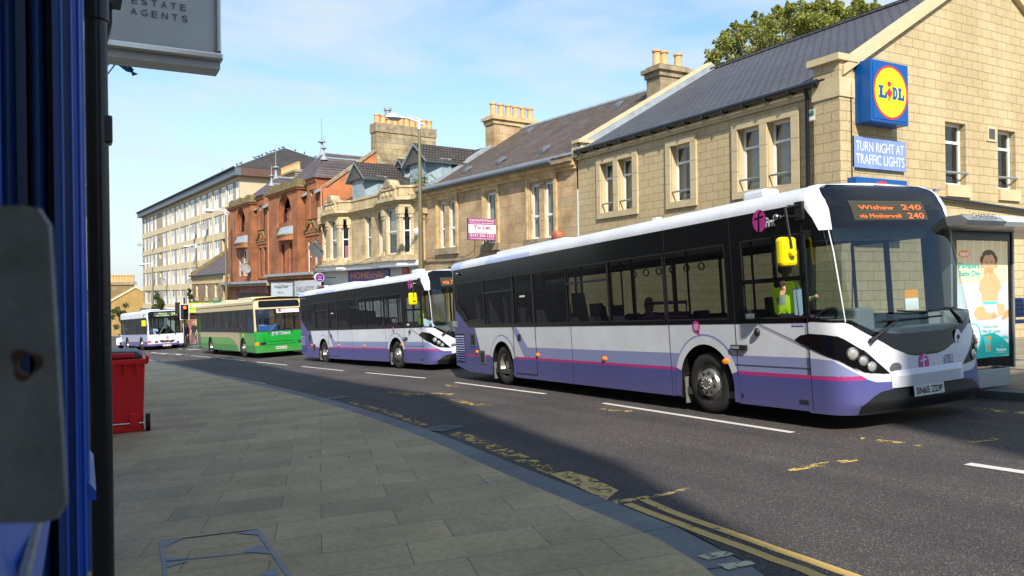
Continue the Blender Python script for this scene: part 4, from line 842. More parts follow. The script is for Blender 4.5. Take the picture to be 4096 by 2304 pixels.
for h in sorted(holes,key=lambda h:-(h[0])):
    if h[5]==20 or h[4]==4 and h[5] in (0,2):
        window(bb,h[:4],y=.12,b=.07,tr=(),mu=(.25,.5,.75) if h[5]!=20 else (),cur=4 if h[5]!=20 else 0)
        continue
    if h[4]>=2 and h[5]>=15: continue          # hidden by the red tower
    hh=h[3]-h[2];window(bb,h[:4],y=.01,b=.19,tr=(.45,),mu=(.55,),cur=rnd.choice((1,2,4,4,4)),lower=.42 if h[4]<4 else .38)
mb=MB().box(bx-.6,.6,-.6,.0,ztop,zft,'fascia_grey').box(.05,.6,0,14.6,ztop,zft,'fascia_brown').tube([(bx-.6,-.72,zft),(.7,-.72,zft)],.11,'gutter_black',6);mb.build('eaves_fascia',bb)
q=FB.aty(*c3(1235,125),7);zz=zft+ (q[2]-zft);print('block roof',q)
mb=MB();mb.add([(bx-.6,-.65,zft),(.6,-.65,zft),(.6,14.6,zft),(bx-.6,14.6,zft),(-7,7,q[2]),(bx+7,7,q[2])],[(0,1,4,5),(1,2,4),(2,3,5,4),(3,0,5)],'tile_moss' if 'tile_moss' in M else 'tile_dark');mb.build('roof',bb)
MB().tube([(Bq(cH(1262,260),0)[0],1,zft),(Bq(cH(1252,120),0)[0],1,Bq(cH(1252,120),0)[2])],.03,'gutter_black',5).build('aerial',bb)
MB().box(bx,Bq(cI(720,1300))[0],-.5,0,-3,top-5*stp-.4,'fascia_grey').box(Bq(cI(480,1300))[0],0,-.8,-.0,top-5*stp-1.2,top-5*stp-.4,'mauve').build('shop_canopy',bb)
# pigeons along the hips
pig0=MB();pig0.ball((0,0,.12),(.17,.09,.10),'fascia_grey',8,6).ball((.14,0,.23),(.06,.05,.06),'fascia_grey',6,5).hexa([(-.32,-.03,.08),(-.12,-.05,.06),(-.12,.05,.06),(-.32,.03,.08),(-.32,-.03,.1),(-.12,-.05,.14),(-.12,.05,.14),(-.32,.03,.1)],'fascia_grey').tube([(.02,.03,0),(.02,.03,.06)],.012,'red_pipe',4).tube([(.02,-.03,0),(.02,-.03,.06)],.012,'red_pipe',4)
first=None
hip0=np.array((.6,-.65,zft));hip1=np.array((-7,7,q[2]));hip2=np.array((.6,14.6,zft));rdg=np.array((-12,7,q[2]))
spots=[(hip0,hip1,t) for t in (.05,.12,.38,.45,.52,.62,.70,.78,.88)]+[(hip1,rdg,.1),(hip1,hip2,.12),(hip1,hip2,.22),(hip1,hip2,.34),(hip1,hip2,.6),(hip1,hip2,.82)]
for k,(A,B,t_) in enumerate(spots):
    P_=A+(B-A)*t_+np.array((0,0,.03));W=FB.w(*P_);ang=rnd.uniform(0,6)
    if first is None:
        first=tag(pig0.build('pigeon',smooth=True),'small dark pigeon perched on the brown hipped roof of the pale block','pigeon','pigeons perched along the block roof');first.matrix_world=Fr(W,(math.cos(ang),math.sin(ang),0),(-math.sin(ang),math.cos(ang),0)).mat()
    else:
        c=copy_tree(first);c.matrix_world=Fr(W,(math.cos(ang),math.sin(ang),0),(-math.sin(ang),math.cos(ang),0)).mat()
# ---------- brown gable house far down the street ----------
YF=145.
FG=Fr((0,YF,road(0,YF)),(1,0,0),(0,1,0));Gq=lambda p,y=0:FG.aty(*p,y)
pk=Gq(cN(905,295));le=Gq(cN(462,545));ri=Gq(cN(1035,362));print('GABLE',pk,le,ri)
f=Fr(FG.w(pk[0],0,0),(1,0,0),(0,1,0));gh=thing('gable_house','brown rendered gable house with an eight pot chimney at the end of the street','building',f)
sl1=(pk[2]-le[2])/(pk[0]-le[0]);hw=9.5;sr=(pk[2]-ri[2])/(ri[0]-pk[0])
zl=pk[2]-sl1*hw;zr_=pk[2]-sr*6
mb=MB();mb.poly([(-hw,0,-3),(6,0,-3),(6,0,zr_),(0,0,pk[2]),(-hw,0,zl)],'brown_render');mb.build('gable_wall',gh)
mb=MB();mb.hexa([(-hw,-.15,zl-.1),(0,-.15,pk[2]-.1),(0,.4,pk[2]-.1),(-hw,.4,zl-.1),(-hw,-.15,zl+.3),(0,-.15,pk[2]+.25),(0,.4,pk[2]+.25),(-hw,.4,zl+.3)],'concrete_cream').hexa([(0,-.15,pk[2]-.1),(6,-.15,zr_-.1),(6,.4,zr_-.1),(0,.4,pk[2]-.1),(0,-.15,pk[2]+.25),(6,-.15,zr_+.25),(6,.4,zr_+.25),(0,.4,pk[2]+.25)],'concrete_cream');mb.build('skew',gh)
rl=Gq(cN(660,310));mb=MB();mb.add([(-hw,.4,zl+.1),(0,.4,pk[2]+.05),(0,14,pk[2]+.05),(-hw,14,zl+.1),(6,.4,zr_),(6,14,zr_)],[(0,1,2,3),(1,4,5,2)],'slate_purple');mb.build('roof',gh)
a=Gq(cN(462,205),3);b=Gq(cN(885,205),3);xa,xb=a[0]-pk[0],b[0]-pk[0];zt=a[2]
stone('yellow_ashlar',(.38,.27,.12),(.30,.21,.10),(.2,.15,.08),.7,.3,.012,stain=.4)
mb=MB().box(xa-2,xb,3,4.4,0,zt-.5,'yellow_ashlar').box(xa-2.2,xb+.35,2.8,4.6,zt-.5,zt,'tan_dark');o=mb.build('chimney',gh)
for k in range(8):
    x=Gq(cN(508+49.5*k,180),3.7)[0]-pk[0];MB().lathe([(.32,0),(.26,1.0),(.33,1.05),(.33,1.2),(.2,1.2)],(x,3.7,zt),(0,0,1),'clay_pot',10).build('chimney_pot',o,smooth=True)
# ================= ground, roads, pavements =================
cR=crop(700,1500,1.61);cR8=crop(2300,1500,1.4343);cO=crop(3760,920,2.497)
def asphalt(name):
    m,n,l,b=_new(name);b.inputs['Roughness'].default_value=.82
    tc=n.new('ShaderNodeTexCoord')
    v=n.new('ShaderNodeTexVoronoi');v.inputs['Scale'].default_value=115;l.new(tc.outputs['Object'],v.inputs['Vector'])
    sp=n.new('ShaderNodeSeparateColor');l.new(v.outputs['Color'],sp.inputs[0])
    r=n.new('ShaderNodeValToRGB');e=r.color_ramp.elements;e[0].position=0;e[0].color=(.036,.033,.033,1);e[1].position=1;e[1].color=(.24,.21,.17,1)
    for p,c in ((.5,(.052,.047,.047)),(.78,(.085,.073,.067)),(.93,(.14,.115,.095))): x=e.new(p);x.color=(*c,1)
    l.new(sp.outputs[0],r.inputs['Fac'])
    a=n.new('ShaderNodeTexNoise');a.inputs['Scale'].default_value=.55;a.inputs['Detail'].default_value=8;l.new(tc.outputs['Object'],a.inputs['Vector'])
    r2=n.new('ShaderNodeValToRGB');r2.color_ramp.elements[0].position=.35;r2.color_ramp.elements[0].color=(.80,.80,.82,1);r2.color_ramp.elements[1].position=.65;r2.color_ramp.elements[1].color=(1.12,1.1,1.08,1);l.new(a.outputs['Fac'],r2.inputs['Fac'])
    x=n.new('ShaderNodeMixRGB');x.blend_type='MULTIPLY';x.inputs['Fac'].default_value=1;l.new(r.outputs[0],x.inputs['Color1']);l.new(r2.outputs[0],x.inputs['Color2'])
    mp=n.new('ShaderNodeMapping');mp.inputs['Scale'].default_value=(1.5,.07,1);mp.inputs['Rotation'].default_value=(0,0,-.03);l.new(tc.outputs['Object'],mp.inputs['Vector']);a3=n.new('ShaderNodeTexNoise');a3.inputs['Scale'].default_value=1.2;a3.inputs['Detail'].default_value=4;l.new(mp.outputs[0],a3.inputs['Vector'])
    r3=n.new('ShaderNodeValToRGB');r3.color_ramp.elements[0].position=.38;r3.color_ramp.elements[0].color=(.80,.80,.81,1);r3.color_ramp.elements[1].position=.6;r3.color_ramp.elements[1].color=(1.1,1.09,1.08,1);l.new(a3.outputs['Fac'],r3.inputs['Fac'])
    x3=n.new('ShaderNodeMixRGB');x3.blend_type='MULTIPLY';x3.inputs['Fac'].default_value=1;l.new(x.outputs[0],x3.inputs['Color1']);l.new(r3.outputs[0],x3.inputs['Color2']);x=x3
    v2=n.new('ShaderNodeTexVoronoi');v2.inputs['Scale'].default_value=1.9;l.new(tc.outputs['Object'],v2.inputs['Vector'])
    lt=n.new('ShaderNodeMath');lt.operation='LESS_THAN';lt.inputs[1].default_value=.022;l.new(v2.outputs['Distance'],lt.inputs[0])
    y=n.new('ShaderNodeMixRGB');y.inputs['Color2'].default_value=(.42,.42,.42,1);l.new(lt.outputs[0],y.inputs['Fac']);l.new(x.outputs[0],y.inputs['Color1']);l.new(y.outputs[0],b.inputs['Base Color'])
    u=n.new('ShaderNodeBump');u.inputs['Strength'].default_value=.8;u.inputs['Distance'].default_value=.006;l.new(v.outputs['Distance'],u.inputs['Height']);l.new(u.outputs[0],b.inputs['Normal']);return m
asphalt('asphalt')
def paving(name,c1,c2,mort,bw,bh,ms,rot):
    m=stone(name,c1,c2,mort,bw,bh,ms,rough=.75,stain=.22,sscale=.9,mode='floor',rot=rot,bump=.5,off=.37,grain=.09)
    n=m.node_tree.nodes;l=m.node_tree.links;b=n['Principled BSDF'];src=b.inputs['Base Color'].links[0].from_socket
    tc=n.new('ShaderNodeTexCoord');v2=n.new('ShaderNodeTexVoronoi');v2.inputs['Scale'].default_value=2.1;l.new(tc.outputs['Object'],v2.inputs['Vector'])
    lt=n.new('ShaderNodeMath');lt.operation='LESS_THAN';lt.inputs[1].default_value=.022;l.new(v2.outputs['Distance'],lt.inputs[0])
    y=n.new('ShaderNodeMixRGB');y.inputs['Color2'].default_value=(.42,.43,.40,1);l.new(lt.outputs[0],y.inputs['Fac']);l.new(src,y.inputs['Color1']);l.new(y.outputs[0],b.inputs['Base Color'])
paving('flags',(.58,.445,.235),(.43,.34,.195),(.28,.215,.12),.92,.50,.005,math.radians(15))
paving('flags_far',(.33,.29,.21),(.25,.225,.17),(.10,.09,.07),.60,.45,.010,math.radians(4))
mat('kerb_stone',(.135,.15,.16),.7,var=.25,scale=2.5,bump=.3,bscale=80)
def worn(name,c,lo,hi,sc_=9,st=1):
    m,n,l,b=_new(name);b.inputs['Base Color'].default_value=(*c,1);b.inputs['Roughness'].default_value=.75
    tc=n.new('ShaderNodeTexCoord');a=n.new('ShaderNodeTexNoise');a.inputs['Scale'].default_value=sc_;a.inputs['Detail'].default_value=10;a.inputs['Roughness'].default_value=.75
    l.new(tc.outputs['Object'],a.inputs['Vector']);r=n.new('ShaderNodeValToRGB');r.color_ramp.elements[0].position=lo;r.color_ramp.elements[0].color=(0,0,0,1);r.color_ramp.elements[1].position=hi;r.color_ramp.elements[1].color=(1,1,1,1)
    l.new(a.outputs['Fac'],r.inputs['Fac']);l.new(r.outputs[0],b.inputs['Alpha']);return m
worn('white_line',(.62,.61,.56),.30,.40);worn('yellow_line',(.62,.42,.13),.33,.43);worn('yellow_worn',(.62,.43,.12),.50,.56,7);worn('yellow_solid',(.62,.43,.15),.42,.49,11);worn('yellow_solid2',(.62,.43,.15),.46,.52,14);worn('pale_worn',(.55,.53,.36),.44,.52,8)
def gz(x,y): return road(max(-30,min(60,x)),max(-60,min(170,y)))
xs=[-2500,-400,-30,-8,0,12,60,400,2500];ys=[-2500,-300,-60,0,28,60,100,170,400,3500]
mb=MB();vs=[(x,y,gz(x,y)) for y in ys for x in xs];n_=len(xs)
mb.add(vs,[(j*n_+i,j*n_+i+1,(j+1)*n_+i+1,(j+1)*n_+i) for j in range(len(ys)-1) for i in range(n_-1)],'asphalt');rd=mb.build('road');tag(rd,kind='structure')
def flat(mb,pts,h,m,up=True):
    mb.poly([(p[0],p[1],road(p[0],p[1])+h) for p in pts],m)
# near kerb
ko=[cR(590,52),cR(800,100),cR(980,150),cR(1180,205),cR(1400,265),cR(1620,350),cR(1760,395),cR(1900,455),cR(2050,520),cR(2200,580),cR(2400,665),cR8(0,645),cR8(240,738),cR8(400,800),cR8(700,905),cR8(1000,1030),cR8(1300,1153)]
K=[tuple(ground(*p,.105)[:2]) for p in ko];K=[(-4,110),(-1.,82),(1.6,64),(3.1,47.2),(4.0,33)]+K+[(2.6,1.8),(1.6,-.6),(.6,-4),(0,-12),(-.3,-30)]
# smooth
for _ in range(3): K=[K[0]]+[((K[i-1][0]+2*K[i][0]+K[i+1][0])/4,(K[i-1][1]+2*K[i][1]+K[i+1][1])/4) for i in range(1,len(K)-1)]+[K[-1]]
def offset(K,d):
    o=[]
    for i,p in enumerate(K):
        a=np.array(K[max(i-1,0)]);b=np.array(K[min(i+1,len(K)-1)]);t=(b-a)/np.linalg.norm(b-a);o.append((p[0]+t[1]*d,p[1]-t[0]*d))
    return o
def strip(mb,A,B,h0,h1,m,rb=True):
    for i in range(len(A)-1):
        q=[(A[i],h0),(A[i+1],h0),(B[i+1],h1),(B[i],h1)];mb.poly([(p[0],p[1],road(*p)+h) for p,h in q],m)
Ki=offset(K,.27)
mat('kerb_stone_b',(.165,.18,.185),.7,var=.25,scale=2.5,bump=.3,bscale=80);mat('kerb_joint',(.05,.052,.055),.9)
def resample(K,st):
    L=[0]
    for a,b in zip(K[:-1],K[1:]): L.append(L[-1]+math.dist(a,b))
    q=np.arange(0,L[-1],st);return [(float(np.interp(v,L,[p[0] for p in K])),float(np.interp(v,L,[p[1] for p in K]))) for v in q]
Kr=[];q_=resample(K,.9)
for a,b in zip(q_[:-1],q_[1:]):
    t_=np.array(b)-np.array(a);Kr+=[a,tuple(np.array(a)+t_*.985)]
Kr.append(q_[-1]);Kri=offset(Kr,.27);mb=MB()
for i in range(len(Kr)-1): strip(mb,Kr[i:i+2],Kri[i:i+2],.105,.108,'kerb_joint' if i%2 else ('kerb_stone','kerb_stone_b')[(i//2*7//3)%2])
strip(mb,K,K,.105,-.02,'kerb_stone');k_=mb.build('kerb');tag(k_,kind='structure')
mb=MB();B=[(-9,p[1]) for p in Ki];strip(mb,Ki,B,.110,.110,'flags');pv=mb.build('pavement');tag(pv,kind='structure')
# far kerb
KF=[(11.0,-30),(11.2,-10),(11.47,6),(11.6,10),(11.7,18),(11.2,27),(10.2,34),(8.9,43),(7.5,53),(6.8,60),(6.4,64),(6.3,80),(6.3,100),(6.,135)]
def dens(K,n=5): return [tuple(np.array(K[i])*(1-t)+np.array(K[i+1])*t) for i in range(len(K)-1) for t in np.arange(n)/n]+[K[-1]]
KF=dens(KF)
for _ in range(6): KF=[KF[0]]+[((KF[i-1][0]+2*KF[i][0]+KF[i+1][0])/4,(KF[i-1][1]+2*KF[i][1]+KF[i+1][1])/4) for i in range(1,len(KF)-1)]+[KF[-1]]
KFi=[(p[0]+.3,p[1]) for p in KF];mb=MB();strip(mb,KF,KFi,.12,.122,'kerb_stone');strip(mb,KF,KF,.12,-.02,'kerb_stone');tag(mb.build('kerb'),kind='structure')
mb=MB();strip(mb,KFi,[(45,p[1]) for p in KFi],.125,.125,'flags_far');tag(mb.build('pavement'),kind='structure')
# painted markings, a few millimetres above the asphalt, children of the road
def mark(pts,m,name,h=.004,z='g'):
    mb=MB();mb.poly([(p[0],p[1],road(p[0],p[1])+h) for p in pts],m);return mb.build(name,rd)
def dash(a,b,w=.11,m='white_line',name='lane_dash'):
    a=np.array(a[:2]);b=np.array(b[:2]);t=(b-a)/np.linalg.norm(b-a);n=np.array([t[1],-t[0]])*w/2;mark([a-n,b-n,b+n,a+n],m,name)
for p,q in (((2413,1613),(3172,1731)),((1821,1530),(2181,1576)),((1463,1491),(1702,1513)),((1209,1466),(1373,1483)),((1026,1447.6),(1150,1460.8)),((882.3,1433.6),(977.4,1442.5)),((765.8,1423),(841.5,1429.7))):
    dash(ground(*p),ground(*q),.10)
a=ground(3869,1856);dash(a,a+(ground(4096,1890)-a)*1.8,.12)
for p,q in ((c2(790,1060),c2(930,1068)),(c2(960,1071),c2(1075,1072)),(c2(1060,1082),c2(1170,1076)),(c2(1080,1018),c2(1090,1022)),(c2(1150,1022),c2(1300,1028)),(c2(1060,1082),c2(1080,1072))): dash(ground(*p),ground(*q),.16)
for p in (c2(800,1060),c2(925,1068),c2(1070,1076),c2(1207,1024)): g=ground(*p);dash(g-np.array([.12,.5,0]),g+np.array([.12,.5,0]),.3)
dash(ground(590,1452),ground(1062,1535),.09,'yellow_line','yellow_line')
def G(p): return ground(*p)[:2]
def polymark(pts,m,name,h=.0045): mark([G(p) for p in pts],m,name,h)
def curve_line(L,w,m,name,h=.004):
    pts=[np.array(ground(*p)[:2]) for p in L]
    e=pts[-1]+(pts[-1]-pts[-2])*1.5;pts.append(e);n=len(pts);mb=MB();A=offset([tuple(p) for p in pts],w/2);B=offset([tuple(p) for p in pts],-w/2)
    strip(mb,A,B,h,h,m);return mb.build(name,rd)
curve_line([cR8(395,716),cR8(550,785),cR8(700,840),cR8(850,892),cR8(1000,945),cR8(1150,1000),cR8(1350,1068),cR8(1580,1150)],.085,'yellow_line','yellow_line')
curve_line([cR8(300,740),cR8(430,792),cR8(600,855),cR8(780,925),cR8(960,990),cR8(1140,1060),cR8(1290,1110),cR8(1390,1153)],.085,'yellow_line','yellow_line')
polymark([cR8(212,722),cR8(330,708),cR8(440,690),cR8(560,668),cR8(650,648),cR8(655,656),cR8(540,690),cR8(330,728),cR8(235,742)],'yellow_solid2','worn_yellow')
polymark([cR(1100,176),cR(1130,170),cR(1380,230),cR(1640,325),cR(1560,320),cR(1380,258)],'yellow_worn','worn_yellow')
polymark([cR(1760,382),cR(1850,365),cR(2060,445),cR(2330,548),cR(2480,610),cR(2400,640),cR(2200,560),cR(1960,455)],'yellow_worn','worn_yellow')
polymark([cR(2300,590),cR(2430,635),cR(2540,622),cR8(0,562),cR8(120,600),cR8(250,665),cR8(180,718),cR8(60,665),cR8(0,635)],'yellow_solid','worn_yellow')
polymark([cR(1770,160),cR(1800,150),cR(1930,185),cR(2070,192),cR(1960,202),cR(1840,182)],'yellow_worn','worn_yellow');polymark([cR(1365,112),cR(1440,104),cR(1620,128),cR(1500,138)],'yellow_worn','worn_yellow')
polymark([cR(1740,62),cR(1830,70),cR(1800,78),cR(1740,70)],'yellow_worn','worn_yellow');polymark([cR(1640,114),cR(1800,120),cR(1790,132),cR(1640,120)],'yellow_worn','worn_yellow')
polymark([cR8(1215,545),cR8(1400,505),cR8(1630,480),cR8(1620,495),cR8(1400,530),cR8(1240,555)],'yellow_worn','worn_yellow');polymark([cR8(1640,360),cR8(2000,400),cR8(2000,412),cR8(1640,372)],'yellow_worn','worn_yellow')
polymark([cR8(2250,382),cR8(2420,362),cR8(2430,374),cR8(2270,394)],'yellow_worn','worn_yellow');polymark([cR8(2250,184),cR8(2576,212),cR8(2576,226),cR8(2250,196)],'yellow_worn','worn_yellow');polymark([cR8(130,192),cR8(330,205),cR8(330,215),cR8(130,202)],'yellow_worn','worn_yellow')
mb=MB()
for pts in ((cR8(700,1040),cR8(850,1010),cR8(925,1030),cR8(760,1062)),(cR8(815,1090),cR8(1000,1065),cR8(1035,1085),cR8(880,1120))): mb.poly([(q[0],q[1],road(q[0],q[1])+.113) for q in [ground(*p,.11) for p in pts]],'pale_worn')
mb.build('worn_kerb_paint',k_)
# patch and gully
mat('patch',(.035,.04,.045),.8,var=.2)
polymark([cR(1640,352),cR(1790,303),cR(1985,335),cR(1935,352),cR(1770,378)],'patch','asphalt_patch',.003)
def gully(label,c,w=.42,l=.40):
    f=roadfr(c[0],c[1],-.35,.006);t=thing('drain_cover',label,'drain',f);mb=MB().box(-w/2,w/2,-l/2,l/2,-.02,.004,'interior_dark');mb.build('pit',t)
    mb=MB()
    for k in range(9): x=-w/2+w*(k+.5)/9;mb.box(x-.011,x+.011,-l/2,l/2,0,.010,'fascia_grey')
    mb.box(-w/2-.03,-w/2,-l/2-.03,l/2+.03,0,.011,'fascia_grey').box(w/2,w/2+.03,-l/2-.03,l/2+.03,0,.011,'fascia_grey').box(-w/2,w/2,-l/2-.03,-l/2,0,.011,'fascia_grey').box(-w/2,w/2,l/2,l/2+.03,0,.011,'fascia_grey');mb.build('grate',t)
gully('black iron drain grate in a dark square patch beside the kerb',G(cR(1725,347)));gully('smaller looking drain grate further up the kerb past the patch',G(cR(1050,150)))
# recessed inspection cover in the paving
cs=[ground(*c8(*p),.112) for p in ((775,1280),(1235,1225),(1345,1370),(795,1470))]
f=Fr(((cs[0]+cs[1])/2),(cs[1]-cs[0])/np.linalg.norm(cs[1]-cs[0]),(0,1,0));o_=f.o;
def lc(p): g=ground(*c8(*p),.114);return g-f.o
fo=Fr(f.o,(1,0,0),(0,1,0));t=thing('inspection_cover','recessed paving cover with bluish metal corner plates in the near pavement','manhole cover',fo)
mat('cover_metal',(.16,.19,.24),.5,.3,var=.25)
def sp(mb,a,b,w,m):
    a=lc(a);b=lc(b);d=(b-a)/np.linalg.norm(b-a);n=np.array([d[1],-d[0],0])*w/2;mb.poly([a-n,b-n,b+n,a+n],m)
mb=MB();sp(mb,(775,1280),(1235,1225),.018,'interior_dark');sp(mb,(1235,1225),(1400,1460),.03,'cover_metal');sp(mb,(775,1280),(800,1470),.025,'cover_metal');sp(mb,(790,1378),(1300,1327),.02,'cover_metal');mb.build('edge_strips',t)
for tr in (((777,1281),(880,1268),(790,1310)),((1235,1226),(1245,1252),(1140,1243)),((1245,1298),(1310,1342),(1170,1333)),((790,1362),(930,1363),(800,1378)),((790,1385),(800,1410),(915,1378)),((1324,1410),(1345,1449),(1240,1449))): MB().poly([lc(p)+np.array((0,0,.0015)) for p in tr],'cover_metal').build('corner_plate',t)
# litter and gum are in the paving texture; two leaves
# ================= near side building (left of the camera, casts the shade) =================
stone('near_stone',(.55,.49,.40),(.48,.43,.35),(.15,.12,.09),.9,.35,.01)
f=Fr((-.15,0,0),(0,-1,0),(1,0,0)) # not used for geometry below
nb=thing('near_building','tall stone building along the near pavement behind the blue shopfront','building',Fr((-.15,-8,0),(1,0,0),(0,1,0)))
prof=[(-34,-1),(-34,7.5),(-6.8,8.6),(-6,9.2),(-5.5,10.9),(-3,12.2),(-.6,13.9),(3.7,13.3),(26,12.8),(26,-4)]
mb=MB();mb.prism([(0,y+8,z) for y,z in prof],(-9,0,0),'near_stone');mb.build('wall',nb)
MB().box(-.9,.1,12,33,12.3,12.5,'slate_old').build('eaves',nb)
ob=thing('shadow_block','unseen plain block added behind the camera to shade the road and bus front','building',Fr((2.1,-9.5,0),(1,0,0),(0,1,0)))  # added out of view, sized for its shadow on road and bus front
mb=MB().box(0,8.6,-9,0,-1,15.6,'near_stone');mb.build('wall',ob)
for i in range(3):
    for k in range(4): MB().box(1+2.2*i,2.2+2.2*i,-.01,.02,2+3.2*k,3.8+3.2*k,'dark_glass').build('window',ob)
# ================= blue shopfront, pipe and signs at the left edge =================
mat('shop_blue',(.018,.115,.55),.33,var=.12,scale=14,coat=.3);mat('shop_blue_shade',(.018,.07,.26),.35);mat('seal_black',(.006,.007,.006),.5);mat('pipe_black',(.004,.006,.012),.28,var=.3,scale=5,bump=.15)
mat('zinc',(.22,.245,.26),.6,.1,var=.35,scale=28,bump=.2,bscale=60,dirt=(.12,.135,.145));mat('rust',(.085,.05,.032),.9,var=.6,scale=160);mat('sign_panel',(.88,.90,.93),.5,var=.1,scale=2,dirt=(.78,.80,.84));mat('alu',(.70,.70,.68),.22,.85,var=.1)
sf_=thing('blue_shopfront','glossy dark blue ribbed timber shopfront frame beside the black downpipe','shopfront',Fr((0,1.1,.11),(1,0,0),(0,1,0)))
def Xat(px,Y,py=900): d=ray(px,py);return d[0]/d[1]*Y
ribs=[(-40,12,1.00,'shop_blue','b'),(12,70,1.03,'shop_blue_shade','r'),(70,115,1.05,'shop_blue_shade','b'),(115,138,1.12,'seal_black','b'),(138,186,1.02,'shop_blue_shade','r'),(186,224,1.12,'seal_black','b'),(221,228,1.0,'shop_blue','b'),(228,250,.99,'shop_blue','b'),(250,262,.97,'shop_blue','r'),(262,292,1.01,'shop_blue','b'),(292,300,.985,'shop_blue','r'),(300,318,1.02,'shop_blue','b'),(318,334,1.03,'shop_blue','r')]  # one blue paint; shade on the duller ribs put into the darker blue
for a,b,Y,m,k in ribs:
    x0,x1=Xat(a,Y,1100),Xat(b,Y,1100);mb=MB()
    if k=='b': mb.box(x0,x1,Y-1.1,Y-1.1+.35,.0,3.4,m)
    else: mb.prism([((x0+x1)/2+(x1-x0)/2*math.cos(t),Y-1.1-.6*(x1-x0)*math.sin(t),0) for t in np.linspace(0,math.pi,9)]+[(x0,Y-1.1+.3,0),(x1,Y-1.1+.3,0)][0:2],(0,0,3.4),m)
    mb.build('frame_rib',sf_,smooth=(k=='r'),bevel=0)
x0,x1=Xat(318,1.6,1100),Xat(353,1.6,1100);zt=CAM[2]-.12;g=ray(350,1960);zz=CAM[2]+g[2]/g[1]*1.35-.11
MB().box(Xat(300,1.35,1500),Xat(353,1.35,1500),.15,.45,zz+.03,3.5,'shop_blue').build('corner_post',sf_,bevel=.004)
MB().hexa([(Xat(325,1.3,1900),.2,zz-.005),(Xat(384,1.3,1900),.2,zz-.005),(Xat(384,1.3,1900),.5,zz-.005),(Xat(325,1.3,1900),.5,zz-.005),(Xat(325,1.3,1900),.2,zz+.035),(Xat(384,1.3,1900),.2,zz+.008),(Xat(384,1.3,1900),.5,zz+.008),(Xat(325,1.3,1900),.5,zz+.035)],'shop_blue').build('sill',sf_)
# lower panel below the plate: sloping glossy blue board and a metal strip
q0=ray(0,2100);Y=.8
def at(px,py,Y): d=ray(px,py);return CAM+d*(Y/d[1])-np.array((0,1.1,.11))
mb=MB();mb.add([at(-60,2080,.55),at(205,2060,.75),at(150,2420,.60),at(-60,2420,.42)],[(0,1,2,3)],'shop_blue');mb.add([at(-60,2080,.55)+np.array((0,.1,-.05)),at(205,2060,.75)+np.array((0,.1,-.05))],[],'shop_blue');mb.build('lower_board',sf_)
MB().tube([at(150,2085,.7),at(60,2440,.5)],.004,'zinc',6).build('metal_strip',sf_)
# zinc plate with a hole, close to the lens
Dp=.36
def pc(px,py): d=ray(px,py);return CAM+d*Dp
pcn=pc(130,1470);ex=R0.copy();ey=F_.copy();pf=Fr(pcn,ex,ey);pt=thing('hasp_plate','out of focus grey zinc plate with a rusty round hole, against the blue frame','metal plate',pf)
L=lambda px,py:pf.loc(pc(px,py))
xa=L(-160,1470)[0];xb=L(196,1000)[0];xb2=L(262,2050)[0];zt=L(100,822)[2];zb=L(100,2092)[2];hc=L(104,1457);hr=.0048
r_=.010
def side_x(z): return xb+(xb2-xb)*(zt-z)/(zt-zb)
outer=[(xa,zb),(side_x(zb)-r_,zb)]+[(side_x(zb)-r_+r_*math.sin(t),zb+r_-r_*math.cos(t)) for t in np.linspace(0,math.pi/2,6)]+[(side_x(zt)-r_+r_*math.cos(t),zt-r_+r_*math.sin(t)) for t in np.linspace(0,math.pi/2,8)]+[(xa,zt)]
N=72;cc=np.array((hc[0],hc[2]));mb=MB()
def hit(t):
    d=np.array((math.cos(t),math.sin(t)));best=1e9;n=len(outer)
    for i in range(n):
        p=np.array(outer[i]);q=np.array(outer[(i+1)%n]);e=q-p;D=d[0]*(-e[1])+d[1]*e[0]
        if abs(D)<1e-14: continue
        r=p-cc;u=(r[0]*(-e[1])+r[1]*e[0])/D;v=(d[0]*r[1]-d[1]*r[0])/D
        if u>0 and -1e-6<=v<=1+1e-6: best=min(best,u)
    return cc+d*best
IN=[cc+hr*np.array((math.cos(2*math.pi*k/N),math.sin(2*math.pi*k/N))) for k in range(N)];OU=[hit(2*math.pi*k/N) for k in range(N)]
for k in range(N):
    l=(k+1)%N;f3=lambda p,y:(p[0],y,p[1])
    mb.quad(f3(IN[k],0),f3(OU[k],0),f3(OU[l],0),f3(IN[l],0),'zinc').quad(f3(IN[k],.003),f3(OU[k],.003),f3(OU[l],.003),f3(IN[l],.003),'zinc').quad(f3(IN[k],0),f3(IN[l],0),f3(IN[l],.003),f3(IN[k],.003),'rust').quad(f3(OU[k],0),f3(OU[l],0),f3(OU[l],.003),f3(OU[k],.003),'zinc')
mb.build('plate',pt,smooth=True)
rr=[];mb=MB()
for k in range(24):
    a=2*math.pi*k/24;b=2*math.pi*(k+1)/24;mb.quad(*[(hc[0]+q*math.cos(t),-.0004,hc[2]+q*math.sin(t)) for q,t in ((hr,a),(hr*(1.45+.3*math.sin(3*a+1)),a),(hr*(1.45+.3*math.sin(3*b+1)),b),(hr,b))],'rust')
mb.build('rust_ring',pt)
